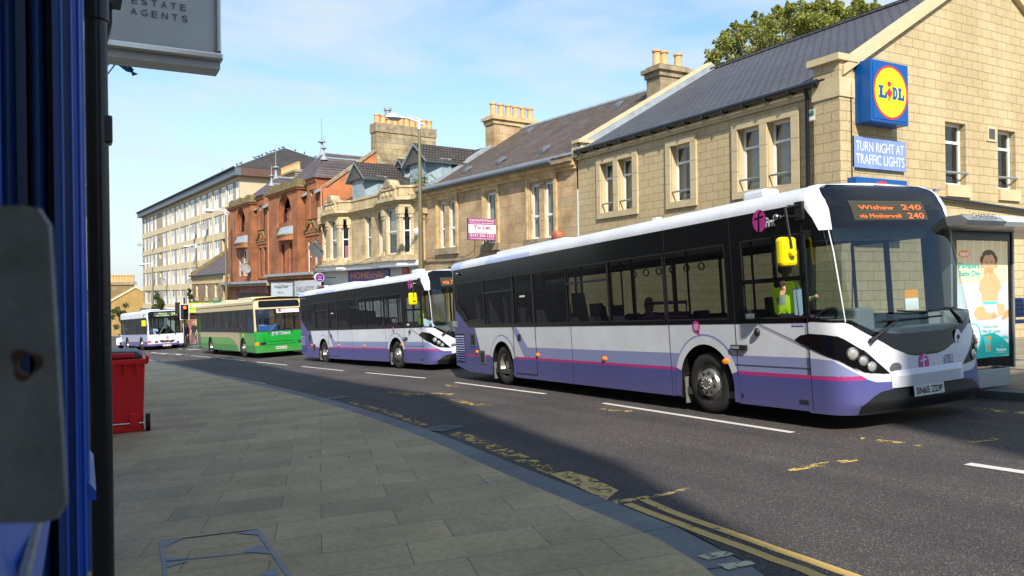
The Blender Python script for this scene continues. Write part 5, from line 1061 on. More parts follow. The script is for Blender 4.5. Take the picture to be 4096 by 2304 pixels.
# cast iron pipe
YP=3.2;def_=lambda px,py,Y=YP:(CAM+ray(px,py)*(Y/ray(px,py)[1]))
a=def_(402,1500);rp_=.0375
pp_=thing('drain_pipe','matt black round cast iron downpipe beside the blue shopfront frame','drainpipe',Fr((a[0],YP,road(a[0],YP)+.11),(1,0,0),(0,1,0)))
MB().lathe([(rp_,-.1),(rp_,6)],(0,0,0),(0,0,1),'pipe_black',24).build('pipe',pp_,smooth=True)
zb1=def_(404,90)[2]-(road(a[0],YP)+.11)
MB().lathe([(rp_,0),(rp_*1.18,.005),(rp_*1.18,1.6)],(0,0,zb1),(0,0,1),'pipe_black',24).build('collar',pp_,smooth=True)
q=def_(427,520);MB().box(rp_*.3,rp_+.012,-.03,.05,q[2]-.05-(road(a[0],YP)+.11),q[2]+.05-(road(a[0],YP)+.11),'pipe_black').build('pipe_bracket',pp_,bevel=.006)
# estate agents sign
YS=3.9;c1_=crop(0,0,1.61035)
def sl(px,py,Y=YS): d=ray(*c1_(px,py));return CAM+d*(Y/d[1])
bl_=sl(700,246);br2=sl(1388,350);print('sign corners',bl_,br2,sl(1432,300),sl(1430,400))
z0=(bl_[2]+br2[2])/2;x1=br2[0];x0=bl_[0]-.03
es=thing('estate_agents_sign','grey projecting estate agents sign with silver rim, hung above the black downpipe','sign',Fr((x0,YS,z0),(1,0,0),(0,1,0)))
W=x1-x0;MB().box(0,W,0,.09,0,1.05,'sign_panel').build('panel',es)
rm_=.034;mb=MB().box(-.02,W+rm_,-.015,.10,-rm_,0,'alu');mb.build('bottom_rim',es,bevel=.008);MB().box(W,W+rm_*.8,-.012,.10,.002,1.08,'alu').build('side_rim',es,bevel=.008)
MB().box(-.01,W+rm_*.7,.02,.16,-rm_-.035,-rm_,'sign_panel').build('under_tray',es)
mat('sign_ink',(.16,.18,.27),.5)
for s_,p0,p1,zb_,zt_ in (('ESTATE',(848,50),(1200,80),None,None),('AGENTS',(843,90),(1212,150),None,None)):
    a=sl(*p0);b=sl(p1[0],p1[1]);xA,xB=a[0]-x0,b[0]-x0
    zbt=(sl(p0[0],{'ESTATE':15,'AGENTS':88}[s_])[2]+sl(p1[0],{'ESTATE':80,'AGENTS':150}[s_])[2])/2-z0;hgt=.030
    n=len(s_);cw=(xB-xA)/(n-1+.62)
    for k,ch in enumerate(s_):
        text(es,'letter',ch,(xA+cw*k,0,zbt),cw*.60,hgt,'sign_ink',bold=.006)
        for dz in (0,hgt-.006): MB().box(xA+cw*k-.004,xA+cw*k+cw*.2,-.0045,-.003,zbt+dz,zbt+dz+.006,'sign_ink').build('serif',es) if False else None
# black bracket arm holding the sign
mb=MB();A=[sl(665,0,3.5),sl(722,0,3.5),sl(722,150,3.5),sl(680,285,3.5),sl(660,285,3.5)];o=es_o=np.array((x0,YS,z0));mb.prism([p-o for p in A],(0,.12,0),'pipe_black');mb.prism([p-o for p in (sl(720,-20,3.45),sl(792,-20,3.45),sl(780,36,3.45),sl(720,28,3.45))],(0,.06,0),'pipe_black');mb.build('bracket',es)
# further projecting sign seen in the slit beside the pipe
for nm,lab,py0,py1,px1,Y,m in (('hanging_sign','narrow grey projecting sign glimpsed between blue frame and black pipe',250,1140,585,7.5,'sign_panel'),('hanging_sign','lower pale projecting sign glimpsed beside the pipe, its underside stepped',1195,1370,585,9.5,'sign_grey')):
    a=sl(470,py0,Y);b=sl(px1,py1,Y);t=thing(nm,lab,'sign',Fr((a[0],Y,b[2]),(1,0,0),(0,1,0)));MB().box(0,b[0]-a[0],0,.15,0,a[2]-b[2],m).build('panel',t);MB().box(0,b[0]-a[0]+.01,-.01,.16,-.04,0,'alu').build('rim',t)
# torn flag
def fl(px,py,Y=12.): return sl(px,py,Y)
ff=fl(750,370);t=thing('torn_flag','torn blue and white flag hanging below the grey sign','flag',Fr(ff,(1,0,0),(0,1,0)))
mat('flag_blue',(.02,.10,.20),.8);mat('flag_white',(.55,.55,.60),.8)
def fp(L_,dy=0): return [fl(*p)-ff+np.array((0,dy+.06*math.sin(i*2.1),0)) for i,p in enumerate(L_)]
mb=MB().poly(fp([(750,362),(790,362),(862,455),(850,470),(815,455),(750,420)]),'flag_blue').poly(fp([(845,465),(860,455),(890,484),(852,490)]),'flag_blue');mb.build('cloth',t);MB().poly(fp([(765,362),(858,366),(872,402),(820,392),(826,440),(795,420)],-.05),'flag_white').build('saltire',t)
MB().tube([fl(735,350)-ff,fl(672,430)-ff],.035,'flag_white',6).tube([fl(745,350)-ff,fl(672,450)-ff],.01,'galv',4).tube([fl(745,410)-ff,fl(672,505)-ff],.01,'galv',4).build('flag_pole',t)
# ================= red wheelie bin =================
g=ground(545,1726,.11);bn=thing('wheelie_bin','bright red wheelie bin with black lid behind the black pipe','bin',Fr(g,(math.cos(.05),-math.sin(.05),0),(math.sin(.05),math.cos(.05),0)))
mat('bin_red',(.92,.018,.022),.42,var=.1,scale=2,coat=.1);mat('bin_lid',(.05,.055,.065),.45);mat('rubber',(.015,.015,.016),.8)
fbn=Fr(g,(math.cos(.05),-math.sin(.05),0),(math.sin(.05),math.cos(.05),0))
def bb_(px,py): return fbn.aty(*c8(px,py))
tr=bb_(712,390);br_=bb_(690,745);tt=bb_(640,362)[2];xr=tr[0];xrb=br_[0];print('bin',tr,br_,tt)
Wt=.82;Hb=tr[2];mb=MB()
mb.hexa([(xrb-.66,0,.06),(xrb,0,.06),(xrb,.62,.06),(xrb-.66,.62,.06),(xr-.04-Wt+.1,-.06,Hb-.1),(xr-.045,-.06,Hb-.1),(xr-.045,.70,Hb-.1),(xr-.04-Wt+.1,.70,Hb-.1)],'bin_red')
mb.box(xr-Wt,xr,-.12,.76,Hb-.12,Hb-.03,'bin_red').box(xr-.03,xr+.015,-.14,.78,Hb-.10,Hb+.02,'bin_red').box(xrb-.68,xrb+.01,-.02,.64,.0,.1,'bin_red');mb.build('body',bn,bevel=.02)
for k in range(4): x=xr-.16-.17*k;MB().box(x-.01,x+.01,-.14,-.05,Hb-.25,Hb-.1,'bin_red').build('rib',bn)
mb=MB().hexa([(xr-Wt,-.1,Hb),(xr-.06,-.1,Hb),(xr-.06,.74,Hb),(xr-Wt,.74,Hb),(xr-Wt+.05,-.02,tt),(xr-.16,-.02,tt-.02),(xr-.16,.6,tt),(xr-Wt+.05,.6,tt)],'bin_lid');mb.build('lid',bn,bevel=.02)
MB().box(xr-Wt,xr-.2,-.13,-.06,Hb+.0,Hb+.07,'bin_red').build('handle',bn,bevel=.015)
MB().tube([(xrb-.62,-.03,.14),(xrb+.1,-.03,.14)],.014,'alu',8).build('axle',bn);MB().box(xrb-.2,xrb-.06,-.05,0,.08,.3,'bin_red').build('axle_block',bn,bevel=.01)
for x in (xrb+.07,xrb-.75): MB().lathe([(.06,-.035),(.135,-.035),(.14,-.02),(.14,.02),(.135,.035),(.06,.035)],(x,.0,.14),(1,0,0),'rubber',24,caps=True).build('wheel',bn,smooth=True,ang=40)
# blue stall riser further along the shopfronts
a=sl(470,1000,6.0);rs=thing('stall_riser','low blue shopfront base beside the red bin, behind the pipe','shopfront',Fr((Xat(340,6,1500)-.4,6.0,road(0,6)+.1),(1,0,0),(0,1,0)))
MB().box(0,Xat(374,6,1500)-Xat(340,6,1500)+.4,0,5,-.5,.62,'shop_blue').build('panel',rs);MB().box(0,Xat(362,6,1500)-Xat(340,6,1500)+.4,.2,5,.62,1.5,'shop_blue_shade').build('upper_panel',rs)
q1=crop(1780,900,1.811);q2=crop(2600,720,1.4786);q3=crop(3050,720,2.3);q6=crop(3050,1150,2.635);q7=crop(3400,1150,2.6345);cE=crop(1780,980,2.338)
# ================= buses =================
mat('bus_white',(.74,.77,.84),.34,var=.03,scale=1.2,coat=.12,dirt=(.60,.63,.70));mat('bus_lilac',(.26,.29,.52),.36,coat=.1);mat('bus_purple',(.085,.088,.29),.36,coat=.1,var=.08,scale=1);mat('bus_pink',(.48,.035,.20),.35,coat=.3)
mat('roof_lilac',(.42,.50,.78),.3,coat=.3);mat('bus_black',(.005,.005,.006),.14,spec=.35);mat('trim_black',(.012,.012,.013),.5);mat('seam',(.02,.02,.03),.6);mat('tyre',(.022,.021,.021),.85,var=.25,scale=9,bump=.3,bscale=60)
mat('rim',(.42,.40,.36),.35,.75,var=.3,scale=9);mat('rim_hole',(.02,.02,.02),.8);mat('bus_grey',(.11,.115,.13),.6,var=.2,scale=2);mat('seat_cloth',(.05,.045,.085),.9,var=.4,scale=30);mat('seat_grey',(.16,.16,.17),.6);mat('bus_floor',(.06,.06,.065),.7);mat('bus_ceiling',(.40,.40,.40),.7)
mat('pink_rail',(.50,.03,.25),.4);mat('mirror_yellow',(.90,.72,.0),.35);mat('amber',(.85,.22,.01),.3,emit=.25);mat('lamp_glass',(.34,.34,.32),.08,coat=1);mat('lamp_chrome',(.55,.55,.55),.18,1);mat('plate_white',(.62,.62,.60),.4);mat('plate_ink',(.01,.01,.01),.5);mat('logo_pink',(.50,.04,.28),.4)
mat('dash_grey',(.14,.15,.15),.7);mat('hub_grey',(.35,.33,.30),.4,.6);mat('mud_flap',(.14,.135,.12),.8)
def grime(nm,z0=.75,amt=.55,c=(.16,.145,.12)):
    m=M[nm];n=m.node_tree.nodes;l=m.node_tree.links;b=n['Principled BSDF'];i=b.inputs['Base Color'];tc=n.new('ShaderNodeTexCoord');sp=n.new('ShaderNodeSeparateXYZ');l.new(tc.outputs['Object'],sp.inputs[0])
    g=n.new('ShaderNodeMapRange');g.inputs['From Min'].default_value=z0;g.inputs['From Max'].default_value=.15;l.new(sp.outputs[2],g.inputs['Value']);a=n.new('ShaderNodeTexNoise');a.inputs['Scale'].default_value=3.5;a.inputs['Detail'].default_value=9;a.inputs['Roughness'].default_value=.7;l.new(tc.outputs['Object'],a.inputs['Vector'])
    k=n.new('ShaderNodeMath');k.operation='MULTIPLY';l.new(g.outputs[0],k.inputs[0]);l.new(a.outputs['Fac'],k.inputs[1]);k2=n.new('ShaderNodeMath');k2.operation='MULTIPLY';k2.inputs[1].default_value=amt*1.6;l.new(k.outputs[0],k2.inputs[0]);x=n.new('ShaderNodeMixRGB');l.new(k2.outputs[0],x.inputs['Fac'])
    if i.links: l.new(i.links[0].from_socket,x.inputs['Color1'])
    else: x.inputs['Color1'].default_value=i.default_value[:]
    x.inputs['Color2'].default_value=(*c,1);l.new(x.outputs[0],i)
grime('bus_purple',.6,.3);grime('bus_white',.9,.4)
def led_mat():
    m,n,l,b=_new('led_panel');b.inputs['Base Color'].default_value=(.01,.01,.01,1);tc=n.new('ShaderNodeTexCoord');sp=n.new('ShaderNodeSeparateXYZ');l.new(tc.outputs['Object'],sp.inputs[0])
    a=n.new('ShaderNodeMath');a.operation='MULTIPLY';a.inputs[1].default_value=2*math.pi/.021;l.new(sp.outputs[2],a.inputs[0]);s_=n.new('ShaderNodeMath');s_.operation='SINE';l.new(a.outputs[0],s_.inputs[0])
    g=n.new('ShaderNodeMath');g.operation='GREATER_THAN';g.inputs[1].default_value=.4;l.new(s_.outputs[0],g.inputs[0]);k=n.new('ShaderNodeMath');k.operation='MULTIPLY';k.inputs[1].default_value=.32;l.new(g.outputs[0],k.inputs[0])
    b.inputs['Emission Color'].default_value=(.30,.26,.05,1);l.new(k.outputs[0],b.inputs['Emission Strength'])
led_mat();mat('led_orange',(1,.14,.02),.5,emit=.45);mat('led_dim',(.45,.55,.2),.5,emit=.5)
def clip_cell(poly,x0,x1,y0,y1):
    for ax,v,sg in ((0,x0,1),(0,x1,-1),(1,y0,1),(1,y1,-1)):
        out=[];n=len(poly)
        for i in range(n):
            a=poly[i];b=poly[(i+1)%n];ia=(a[ax]-v)*sg>=0;ib=(b[ax]-v)*sg>=0
            if ia: out.append(a)
            if ia!=ib:
                t=(v-a[ax])/(b[ax]-a[ax]);out.append((a[0]+(b[0]-a[0])*t,a[1]+(b[1]-a[1])*t))
        poly=out
        if len(poly)<3: return []
    return poly
class Surf:
    """bus front: parameter t runs across (0 offside seam .. 1 nearside seam, beyond is the flat side), z is height"""
    def __init__(s,W,ys,yn,n,xin):
        s.W,s.ys,s.yn,s.n,s.xin=W,ys,yn,n,xin;a=np.linspace(0,math.pi,2001);c=np.cos(a);sn=np.sin(a)
        x=-np.sign(c)*np.abs(c)**(2/n)*W/2;y=np.abs(sn)**(2/n)*abs(ys-yn[2][1]);L=np.concatenate([[0],np.cumsum(np.hypot(np.diff(x),np.diff(y)))]);s.T=L/L[-1];s.A=a;s.X=(x+W/2)
    def tx(s,x): return float(np.interp(x,s.X,s.T))      # parameter of a point x metres across the front
    def f(s,tab,z): return float(np.interp(z,[q[0] for q in tab],[q[1] for q in tab]))
    def __call__(s,t,z,off=0.):
        xi=s.f(s.xin,z);tt=min(1,max(0,t));a=float(np.interp(tt,s.T,s.A));c=math.cos(a);sn=math.sin(a);h=s.W/2-xi;yn=s.f(s.yn,z)
        x=s.W/2-h*math.copysign(abs(c)**(2/s.n),c);y=s.ys-(s.ys-yn)*abs(sn)**(2/s.n)
        if t<0: y=s.ys+(-t)*5
        if t>1: y=s.ys+(t-1)*5
        if off:
            e=1e-3;p1=np.array(s(t+e,z));p0=np.array(s(t-e,z));q1=np.array(s(t,z+.02));q0=np.array(s(t,z-.02));n=np.cross(p1-p0,q1-q0);l=np.linalg.norm(n)
            if l>0:
                n/=l;return (x+n[0]*off,y+n[1]*off,z+n[2]*off)
        return (x,y,z)
    def inv(s,fr,px,py,t0=None,z0=1.2):
        best=None
        for tg in ([t0] if t0 is not None else (.08,.2,.35,.5,-.05)):
            q=np.array([tg,z0],float)
            for _ in range(30):
                def r(q): return np.array(proj(fr.w(*s(q[0],q[1]))))-np.array((px,py))
                f0=r(q);J=np.array([(r(q+np.array([1e-4,0]))-f0)/1e-4,(r(q+np.array([0,1e-4]))-f0)/1e-4]).T
                try: st=np.linalg.solve(J,f0)
                except Exception: break
                m=np.abs(st/np.array([.08,.4])).max();q=q-st/max(1,m)
            e=np.linalg.norm(r(q))
            if (best is None or e<best[0]-1e-3): best=(e,q)
            if e<.5: break
        return (float(best[1][0]),float(best[1][1]))
    def poly(s,mb,poly,off,m,dt=.022,dz=.09,mirror=False):
        P=[(p[0],p[1]) for p in poly]
        for Q in ([P,[(1-p[0],p[1]) for p in P][::-1]] if mirror else [P]):
            t0=min(p[0] for p in Q);t1=max(p[0] for p in Q);z0=min(p[1] for p in Q);z1=max(p[1] for p in Q)
            for i in range(int(math.floor(t0/dt)),int(math.ceil(t1/dt))):
                for j in range(int(math.floor(z0/dz)),int(math.ceil(z1/dz))):
                    c=clip_cell(Q,i*dt,(i+1)*dt,j*dz,(j+1)*dz)
                    if c:
                        cc=[c[0]]
                        for p in c[1:]:
                            if abs(p[0]-cc[-1][0])+abs(p[1]-cc[-1][1])>1e-6: cc.append(p)
                        if len(cc)>2: mb.add([s(p[0],p[1],off) for p in cc],[tuple(range(len(cc)))],m)
        return mb
def cols(mb,x,y0,y1,zlo,zhi,m,arch=(),step=.05,nx=1):
    """side sheet built of narrow columns; arch: list of (yc, zc, r)"""
    n=max(1,int(math.ceil((y1-y0)/step)));ys=[y0+(y1-y0)*i/n for i in range(n+1)]
    def lo(y):
        v=zlo(y)
        for yc,zc,r in arch:
            if abs(y-yc)<r: v=max(v,zc+math.sqrt(max(0,r*r-(y-yc)**2)))
        return v
    for a,b in zip(ys[:-1],ys[1:]):
        la,lb=lo(a+1e-5),lo(b-1e-5);ha,hb=zhi(a),zhi(b)
        la=min(la,ha);lb=min(lb,hb)
        if ha-la>1e-4 or hb-lb>1e-4: mb.add([(x,a,la),(x,b,lb),(x,b,hb),(x,a,ha)],[(0,1,2,3)],m)
def wheel(par,x,y,r,z=None,front=True,side=-1,w=.27,rim='rim'):
    """side -1: outer face looks to -x"""
    z=r if z is None else z;s_=side;o=(x,y,z);ax=(s_,0,0)
    t=MB().lathe([(r*.60,0),(r*.66,.015),(r*.9,.02),(r*.985,-.01),(r,-.05),(r,-w+.04),(r*.95,-w),(r*.5,-w)],o,ax,'tyre',36);wo=t.build('wheel',par,smooth=True,ang=50)
    mb=MB()
    if front: mb.lathe([(r*.60,0.),(r*.585,-.05),(r*.56,-.05),(r*.47,-.02),(r*.42,.035),(r*.24,.05),(r*.22,.075),(r*.13,.085),(.001,.085)],o,ax,rim,30)
    else: mb.lathe([(r*.60,0.),(r*.57,-.03),(r*.54,-.10),(r*.50,-.15),(r*.30,-.16),(r*.24,-.10),(r*.2,-.05),(.001,-.05)],o,ax,rim,30)
    hm=mb
    N=8
    for k in range(N):
        a=2*math.pi*(k+.3)/N;rr=r*(.33 if front else .40);h=.047 if front else -.149
        hm.lathe([(r*.052,0),(r*.052,.004),(.0005,.004)],(x+s_*h,y+rr*math.cos(a),z+rr*math.sin(a)),ax,'rim_hole',10)
    if front:
        for k in range(10): a=2*math.pi*k/10;hm.ball((x+s_*.08,y+r*.175*math.cos(a),z+r*.175*math.sin(a)),.012,'lamp_chrome',5,4)
    hm.build('rim',wo,smooth=True,ang=45);return wo
def arch_well(mb,x0,x1,yc,r,top=.0,m='trim_black',zc=.44):
    n=14
    for k in range(n):
        a=math.pi*k/n;b=math.pi*(k+1)/n;p=lambda t,x:(x,yc+r*math.cos(t),zc+r*math.sin(t))
        mb.quad(p(a,x0),p(b,x0),p(b,x1),p(a,x1),m)
    mb.quad((x1,yc-r,.1),(x1,yc+r,.1),(x1,yc+r,zc+r),(x1,yc-r,zc+r),m);mb.quad((x0,yc-r,.2),(x1,yc-r,.2),(x1,yc-r,zc),(x0,yc-r,zc),m);mb.quad((x0,yc+r,.2),(x1,yc+r,.2),(x1,yc+r,zc),(x0,yc+r,zc),m)
FB1=roadfr(8.05,8.58,.050);B=lambda p,x=0:FB1.atx(*p,x)[1:]
bus=thing('bus','white and purple bus leading the queue, number plate SN65 ZDP, yellow mirror','bus',FB1)
W=2.6;YS=-1.98;YE=9.92;WZ=1.328;RZ=2.813;FY,RY,WR=0.,6.98,.455
S1=Surf(W,YS,[(.2,-2.56),(.32,-2.64),(.6,-2.63),(.9,-2.62),(1.2,-2.58),(1.4,-2.54),(2.48,-2.34),(2.75,-2.26),(2.95,-2.15),(3.04,-2.07),(3.10,-1.97)],4.2,[(2.75,0),(2.81,.0),(2.9,.03),(2.98,.09),(3.04,.2),(3.08,.45),(3.12,.9)])
ARCH=[(FY,.44,.60),(RY,.44,.575)];y_=lambda p:B(p)[0]
skz=lambda y: .215 if y<6.6 else (.215 if y<8.9 else .215+(y-8.9)*.16)
# --- body side: white base, then painted bands
a1,b1=y_(q1(600,888)),y_(q1(515,738));c1__,d1=y_(q1(575,950)),y_(q1(483,738));LT=.885;PT=.668;PB=.622
r1,r2=y_(cE(278,770)),y_(cE(330,985));print('livery',a1,b1,c1__,d1,r1,r2)
def lil_hi(y): return LT if y<a1 else min(WZ,LT+(WZ-LT)*(y-a1)/(b1-a1))
def lil_lo(y): return PT if y<c1__ else min(WZ,PT+(WZ-PT)*(y-c1__)/(d1-c1__))
def rear_lo(y): # purple rear panel lower edge above pink
    if y<r2: return WZ
    return PT
for side in (0,1):
    X0=0. if side==0 else W;sg=-1 if side==0 else 1
    mb=MB();cols(mb,X0,YS,YE-.12,skz,lambda y:WZ,'bus_white',ARCH)
    cols(mb,X0+sg*.003,YS,d1,lil_lo,lil_hi,'bus_lilac',ARCH)
    cols(mb,X0+sg*.003,YS,9.55,lambda y:PB,lambda y:PT,'bus_pink',ARCH);cols(mb,X0+sg*.0035,YS,YE-.12,skz,lambda y:PB,'bus_purple',ARCH)
    # rear purple wedge
    cols(mb,X0+sg*.003,r2,YE-.12,lambda y:PT,lambda y:min(WZ,.77+(WZ-.77)*(y-r2)/(r1-r2)) if y<r1 else WZ,'bus_purple',ARCH)
    mb.build('side_panel',bus)
    # arch lips
    for yc,zc,r in ARCH:
        mb=MB()
        for m,ra,rb,xx in (('bus_white',r-.01,r+.11,.010),('bus_lilac',r+.11,r+.14,.004)):
            n=20
            for k in range(n):
                t0=math.pi*(k/n)*1.0;t1=math.pi*(k+1)/n;P=lambda t,rr:(X0+sg*xx,yc+rr*math.cos(t),zc+rr*math.sin(t))
                mm=m
                if m=='bus_white' and zc+ra*math.sin((t0+t1)/2)<PB: mm='bus_purple'
                if m=='bus_lilac' and zc+ra*math.sin((t0+t1)/2)<PB: continue
                mb.quad(P(t0,ra),P(t0,rb),P(t1,rb),P(t1,ra),mm)
        for s_ in (-1,1): mb.quad((X0+sg*.010,yc+s_*(r-.01),.23),(X0+sg*.010,yc+s_*(r+.11),.23),(X0+sg*.010,yc+s_*(r+.11),zc),(X0+sg*.010,yc+s_*(r-.01),zc),'bus_purple')
        arch_well(mb,X0,X0-sg*.5,yc,r,zc=zc);mb.build('wheel_arch',bus)
# --- window band with openings
WN=dict(w1=(cE(355,345),cE(125,690)),w2=(cE(628,302),cE(372,742)),wd=(cE(803,262),cE(645,752)),w3=(q1(873,318),q1(645,708)),w4=(q1(1173,275),q1(890,700)),w5=(q1(1577,240),q1(1190,692)),w6=(q2(440,415),q2(90,828)),dr=(q2(900,330),q2(560,823)))
wy={}
for k,(tr,bl) in WN.items():
    a=B(tr);b=B(bl);wy[k]=(a[0],b[0]);print(k,np.round(a,2),np.round(b,2))
zT,zB=2.46,1.385
hol=[(wy['dr'][0],wy['dr'][1],zB,zT),(wy['w6'][0],wy['w6'][1],zB,zT),(wy['w5'][0],wy['w5'][1],zB,zT),(wy['w4'][0],wy['w4'][1],zB,zT),(wy['w3'][0],wy['w3'][1],zB,zT),(wy['wd'][0],wy['wd'][1],zB,zT),(wy['w2'][0],wy['w2'][1],zB,zT),(wy['w1'][0],wy['w1'][1],1.50,zT)]
for side in (0,1):
    X0=0. if side==0 else W;sg=-1 if side==0 else 1
    T=lambda u,dd,z,X0=X0,sg=sg:(X0-sg*(dd)+sg*.004,u,z)
    hh=hol if side==0 else [(-1.75,-.55,.45,2.4)]+hol[1:]
    mb=MB(T)
    us=sorted(set([YS,YE-.20]+[h[0] for h in hh]+[h[1] for h in hh]));zs=sorted(set([WZ-.004,RZ]+[h[2] for h in hh]+[h[3] for h in hh]));zs=[z for z in zs if z>=WZ-.01]
    for i in range(len(us)-1):
        for j in range(len(zs)-1):
            cu=(us[i]+us[i+1])/2;cz=(zs[j]+zs[j+1])/2
            if any(h[0]<cu<h[1] and h[2]<cz<h[3] for h in hh): continue
            if us[i]>=hol[-1][1]-1e-6: continue
            mb.quad((us[i],0,zs[j]),(us[i+1],0,zs[j]),(us[i+1],0,zs[j+1]),(us[i],0,zs[j+1]),'bus_black')
    # slanted rear end of the black band, then purple corner
    e=hol[-1][1];mb.poly([(e,0,WZ),(y_(cE(220,765)),0,WZ),(y_(cE(100,600)),0,1.81),(YE-.2,0,2.2),(YE-.2,0,RZ),(e,0,RZ)],'bus_black') if y_(cE(220,765))>e else mb.poly([(e,0,1.50),(y_(cE(100,600)),0,1.81),(YE-.2,0,2.2),(YE-.2,0,RZ),(e,0,RZ)],'bus_black')
    # rear quarter window corner cut, and the purple below the slanted edge
    q=y_(cE(225,765));mb.add([(hol[-1][1],-.002,1.50),(y_(cE(150,560)),-.002,1.86),(hol[-1][1],-.002,2.0)],[(0,1,2)],'bus_black');mb.add([(y_(cE(225,692)),-.002,1.50),(hol[-1][1],-.002,1.50),(y_(cE(150,560)),-.002,1.88)],[(0,1,2)],'bus_black')
    mb.poly([(q,-.003,WZ),(YE-.2,-.003,WZ),(YE-.2,-.003,2.15),(y_(cE(92,500)),-.003,2.0),(y_(cE(100,600)),-.003,1.80)],'bus_purple')
    for h in hh:
        for (p,r_) in (((h[0],h[2]),(h[0],h[3])),((h[0],h[3]),(h[1],h[3])),((h[1],h[3]),(h[1],h[2])),((h[1],h[2]),(h[0],h[2]))): mb.quad((p[0],0,p[1]),(p[0],.05,p[1]),(r_[0],.05,r_[1]),(r_[0],0,r_[1]),'bus_black')
    mb.build('window_band',bus)
    for i,h in enumerate(hh):
        mb=MB(T);mb.quad((h[0]+.0,.012,h[2]),(h[1],.012,h[2]),(h[1],.012,h[3]),(h[0],.012,h[3]),'bus_glass');o=mb.build('window',bus)
        # frame line, hopper
        f=MB(T);k=.022
        f.box(h[0],h[1],-.002,.011,h[2],h[2]+k,'trim_black').box(h[0],h[0]+k,-.002,.011,h[2],h[3],'trim_black').box(h[1]-k,h[1],-.002,.011,h[2],h[3],'trim_black').box(h[0],h[1],-.002,.011,h[3]-k,h[3],'trim_black')
        if side==0 and i in (3,6): f.box(h[0],h[1],-.012,.0,h[3]-.34,h[3]-.30,'trim_black').box(h[0],h[1],-.012,0,h[3]-.03,h[3]+.0,'trim_black')
        if side==0 and i==0: f.box(h[0],h[1],-.01,.01,1.86,1.92,'bus_black').box(h[0]+(h[1]-h[0])*.42,h[0]+(h[1]-h[0])*.47,-.01,.01,1.9,h[3],'bus_black')
        if side==1 and i==0: f.box((h[0]+h[1])/2-.04,(h[0]+h[1])/2+.04,-.01,.02,h[2],h[3],'bus_black')
        f.build('window_frame',o)
# dark seam lines and the emergency door
dy0,dy1=wy['wd'][0]-.05,wy['wd'][1]+.05
mb=MB()
for y in (dy0,dy1): mb.box(-.0085,-.004,y-.008,y+.008,.30,2.56,'seam')
mb.box(-.0085,-.004,dy0,dy1,.30,.325,'seam');mb.build('door_outline',bus)
for y in (wy['w5'][0]-.05,wy['w6'][0]-.12,YS,wy['w3'][0]-.07): MB().box(-.006,-.004,y-.004,y+.004,.23,RZ,'seam').build('panel_seam',bus)
y0_=wy['w6'][0]-.12
mb.add([(-.006,y0_-.15,WZ-.01),(-.006,y0_-.15,WZ-.03),(-.006,YS,B(q2(945,990))[1]-.01),(-.006,YS,B(q2(945,990))[1]+.006)],[(0,1,2,3)],'seam') if False else None
a=B(q2(645,850));b=B(q2(850,945));c=B(q2(945,990));mb=MB();mb.add([(-.008,a[0],a[1]),(-.008,b[0],b[1]),(-.008,c[0],c[1]),(-.008,c[0],c[1]-.014),(-.008,b[0],b[1]-.014),(-.008,a[0],a[1]-.012)],[(0,1,4,5),(1,2,3,4)],'seam');mb.build('panel_seam',bus)
a=B(q2(485,1088));b=B(q2(955,1113));mb=MB();mb.add([(-.008,a[0],a[1]),(-.008,b[0],b[1]),(-.008,b[0],b[1]-.01),(-.008,a[0],a[1]-.01)],[(0,1,2,3)],'seam')
mb.build('panel_seam',bus)
a=B(cE(680,835));b=B(cE(712,893));MB().box(-.012,0,b[0],a[0],b[1],a[1],'trim_black').build('door_handle',bus)
# rear end: corners rounded in plan
mb=MB();n=8;R=.20
def rear_ring(z,x0,x1,R=.2):
    pts=[(x0,YE-R)]+[(x0+R-R*math.cos(t),YE-R+R*math.sin(t)) for t in np.linspace(0,math.pi/2,6)][1:]+[(x1-R+R*math.sin(t),YE-R+R*math.cos(t)) for t in np.linspace(0,math.pi/2,6)]+[]
    return [(p[0],p[1],z) for p in pts]
lv=[(.36,0,'bus_purple'),(1.33,0,'bus_purple'),(2.2,0,'bus_purple'),(RZ,0,'bus_white'),(2.9,.03,'bus_white'),(3.0,.12,'bus_white')]
for (z0,i0,_),(z1,i1,m) in zip(lv[:-1],lv[1:]):
    A=rear_ring(z0,i0,W-i0);Bq_=rear_ring(z1,i1,W-i1)
    for k in range(len(A)-1): mb.quad(A[k],A[k+1],Bq_[k+1],Bq_[k],m)
mb.poly(rear_ring(.36,0,W)[::-1],'trim_black');mb.build('rear_panel',bus,smooth=True,ang=60)
# roof
prof=[(-.003,RZ-.004),(.0,2.86),(.02,2.91),(.06,2.965),(.13,3.01),(.25,3.045),(.5,3.08),(.9,3.10),(1.25,3.11)];prof=prof+[(W-x,z) for x,z in prof[:-1][::-1]]
ycuts=[YS,y_(q1(610,200)),y_(q1(285,260)),y_(cE(145,180)),YE-.1]
def roofm(i,j):
    if j==0: return 'bus_white'
    if j==1: return 'roof_lilac' if i<2 else 'bus_white'
    if j==2: return 'bus_white'
    return 'roof_lilac'
mb=MB()
ysR=[YS,y_(cE(785,90)),y_(cE(375,140)),y_(cE(145,200)),YE-.05]
for j in range(4):
    for i in range(len(prof)-1):
        (xa,za),(xb,zb)=prof[i],prof[i+1];m='bus_white'
        if j==1 and i in (0,1,13,14): m='roof_lilac'
        if j==3: m='roof_lilac'
        mb.quad((xa,ysR[j],za),(xa,ysR[j+1],za),(xb,ysR[j+1],zb),(xb,ysR[j],zb),m)
a=y_(cE(430,110));mb.quad((-.005,ysR[2]-.05,2.83),(-.005,a,2.83),(.05,a,2.96),(.05,ysR[2]-.05,2.96),'roof_lilac')
mb.poly([(x,YE-.05,z) for x,z in prof],'bus_white');mb.build('roof',bus,smooth=True,ang=60)
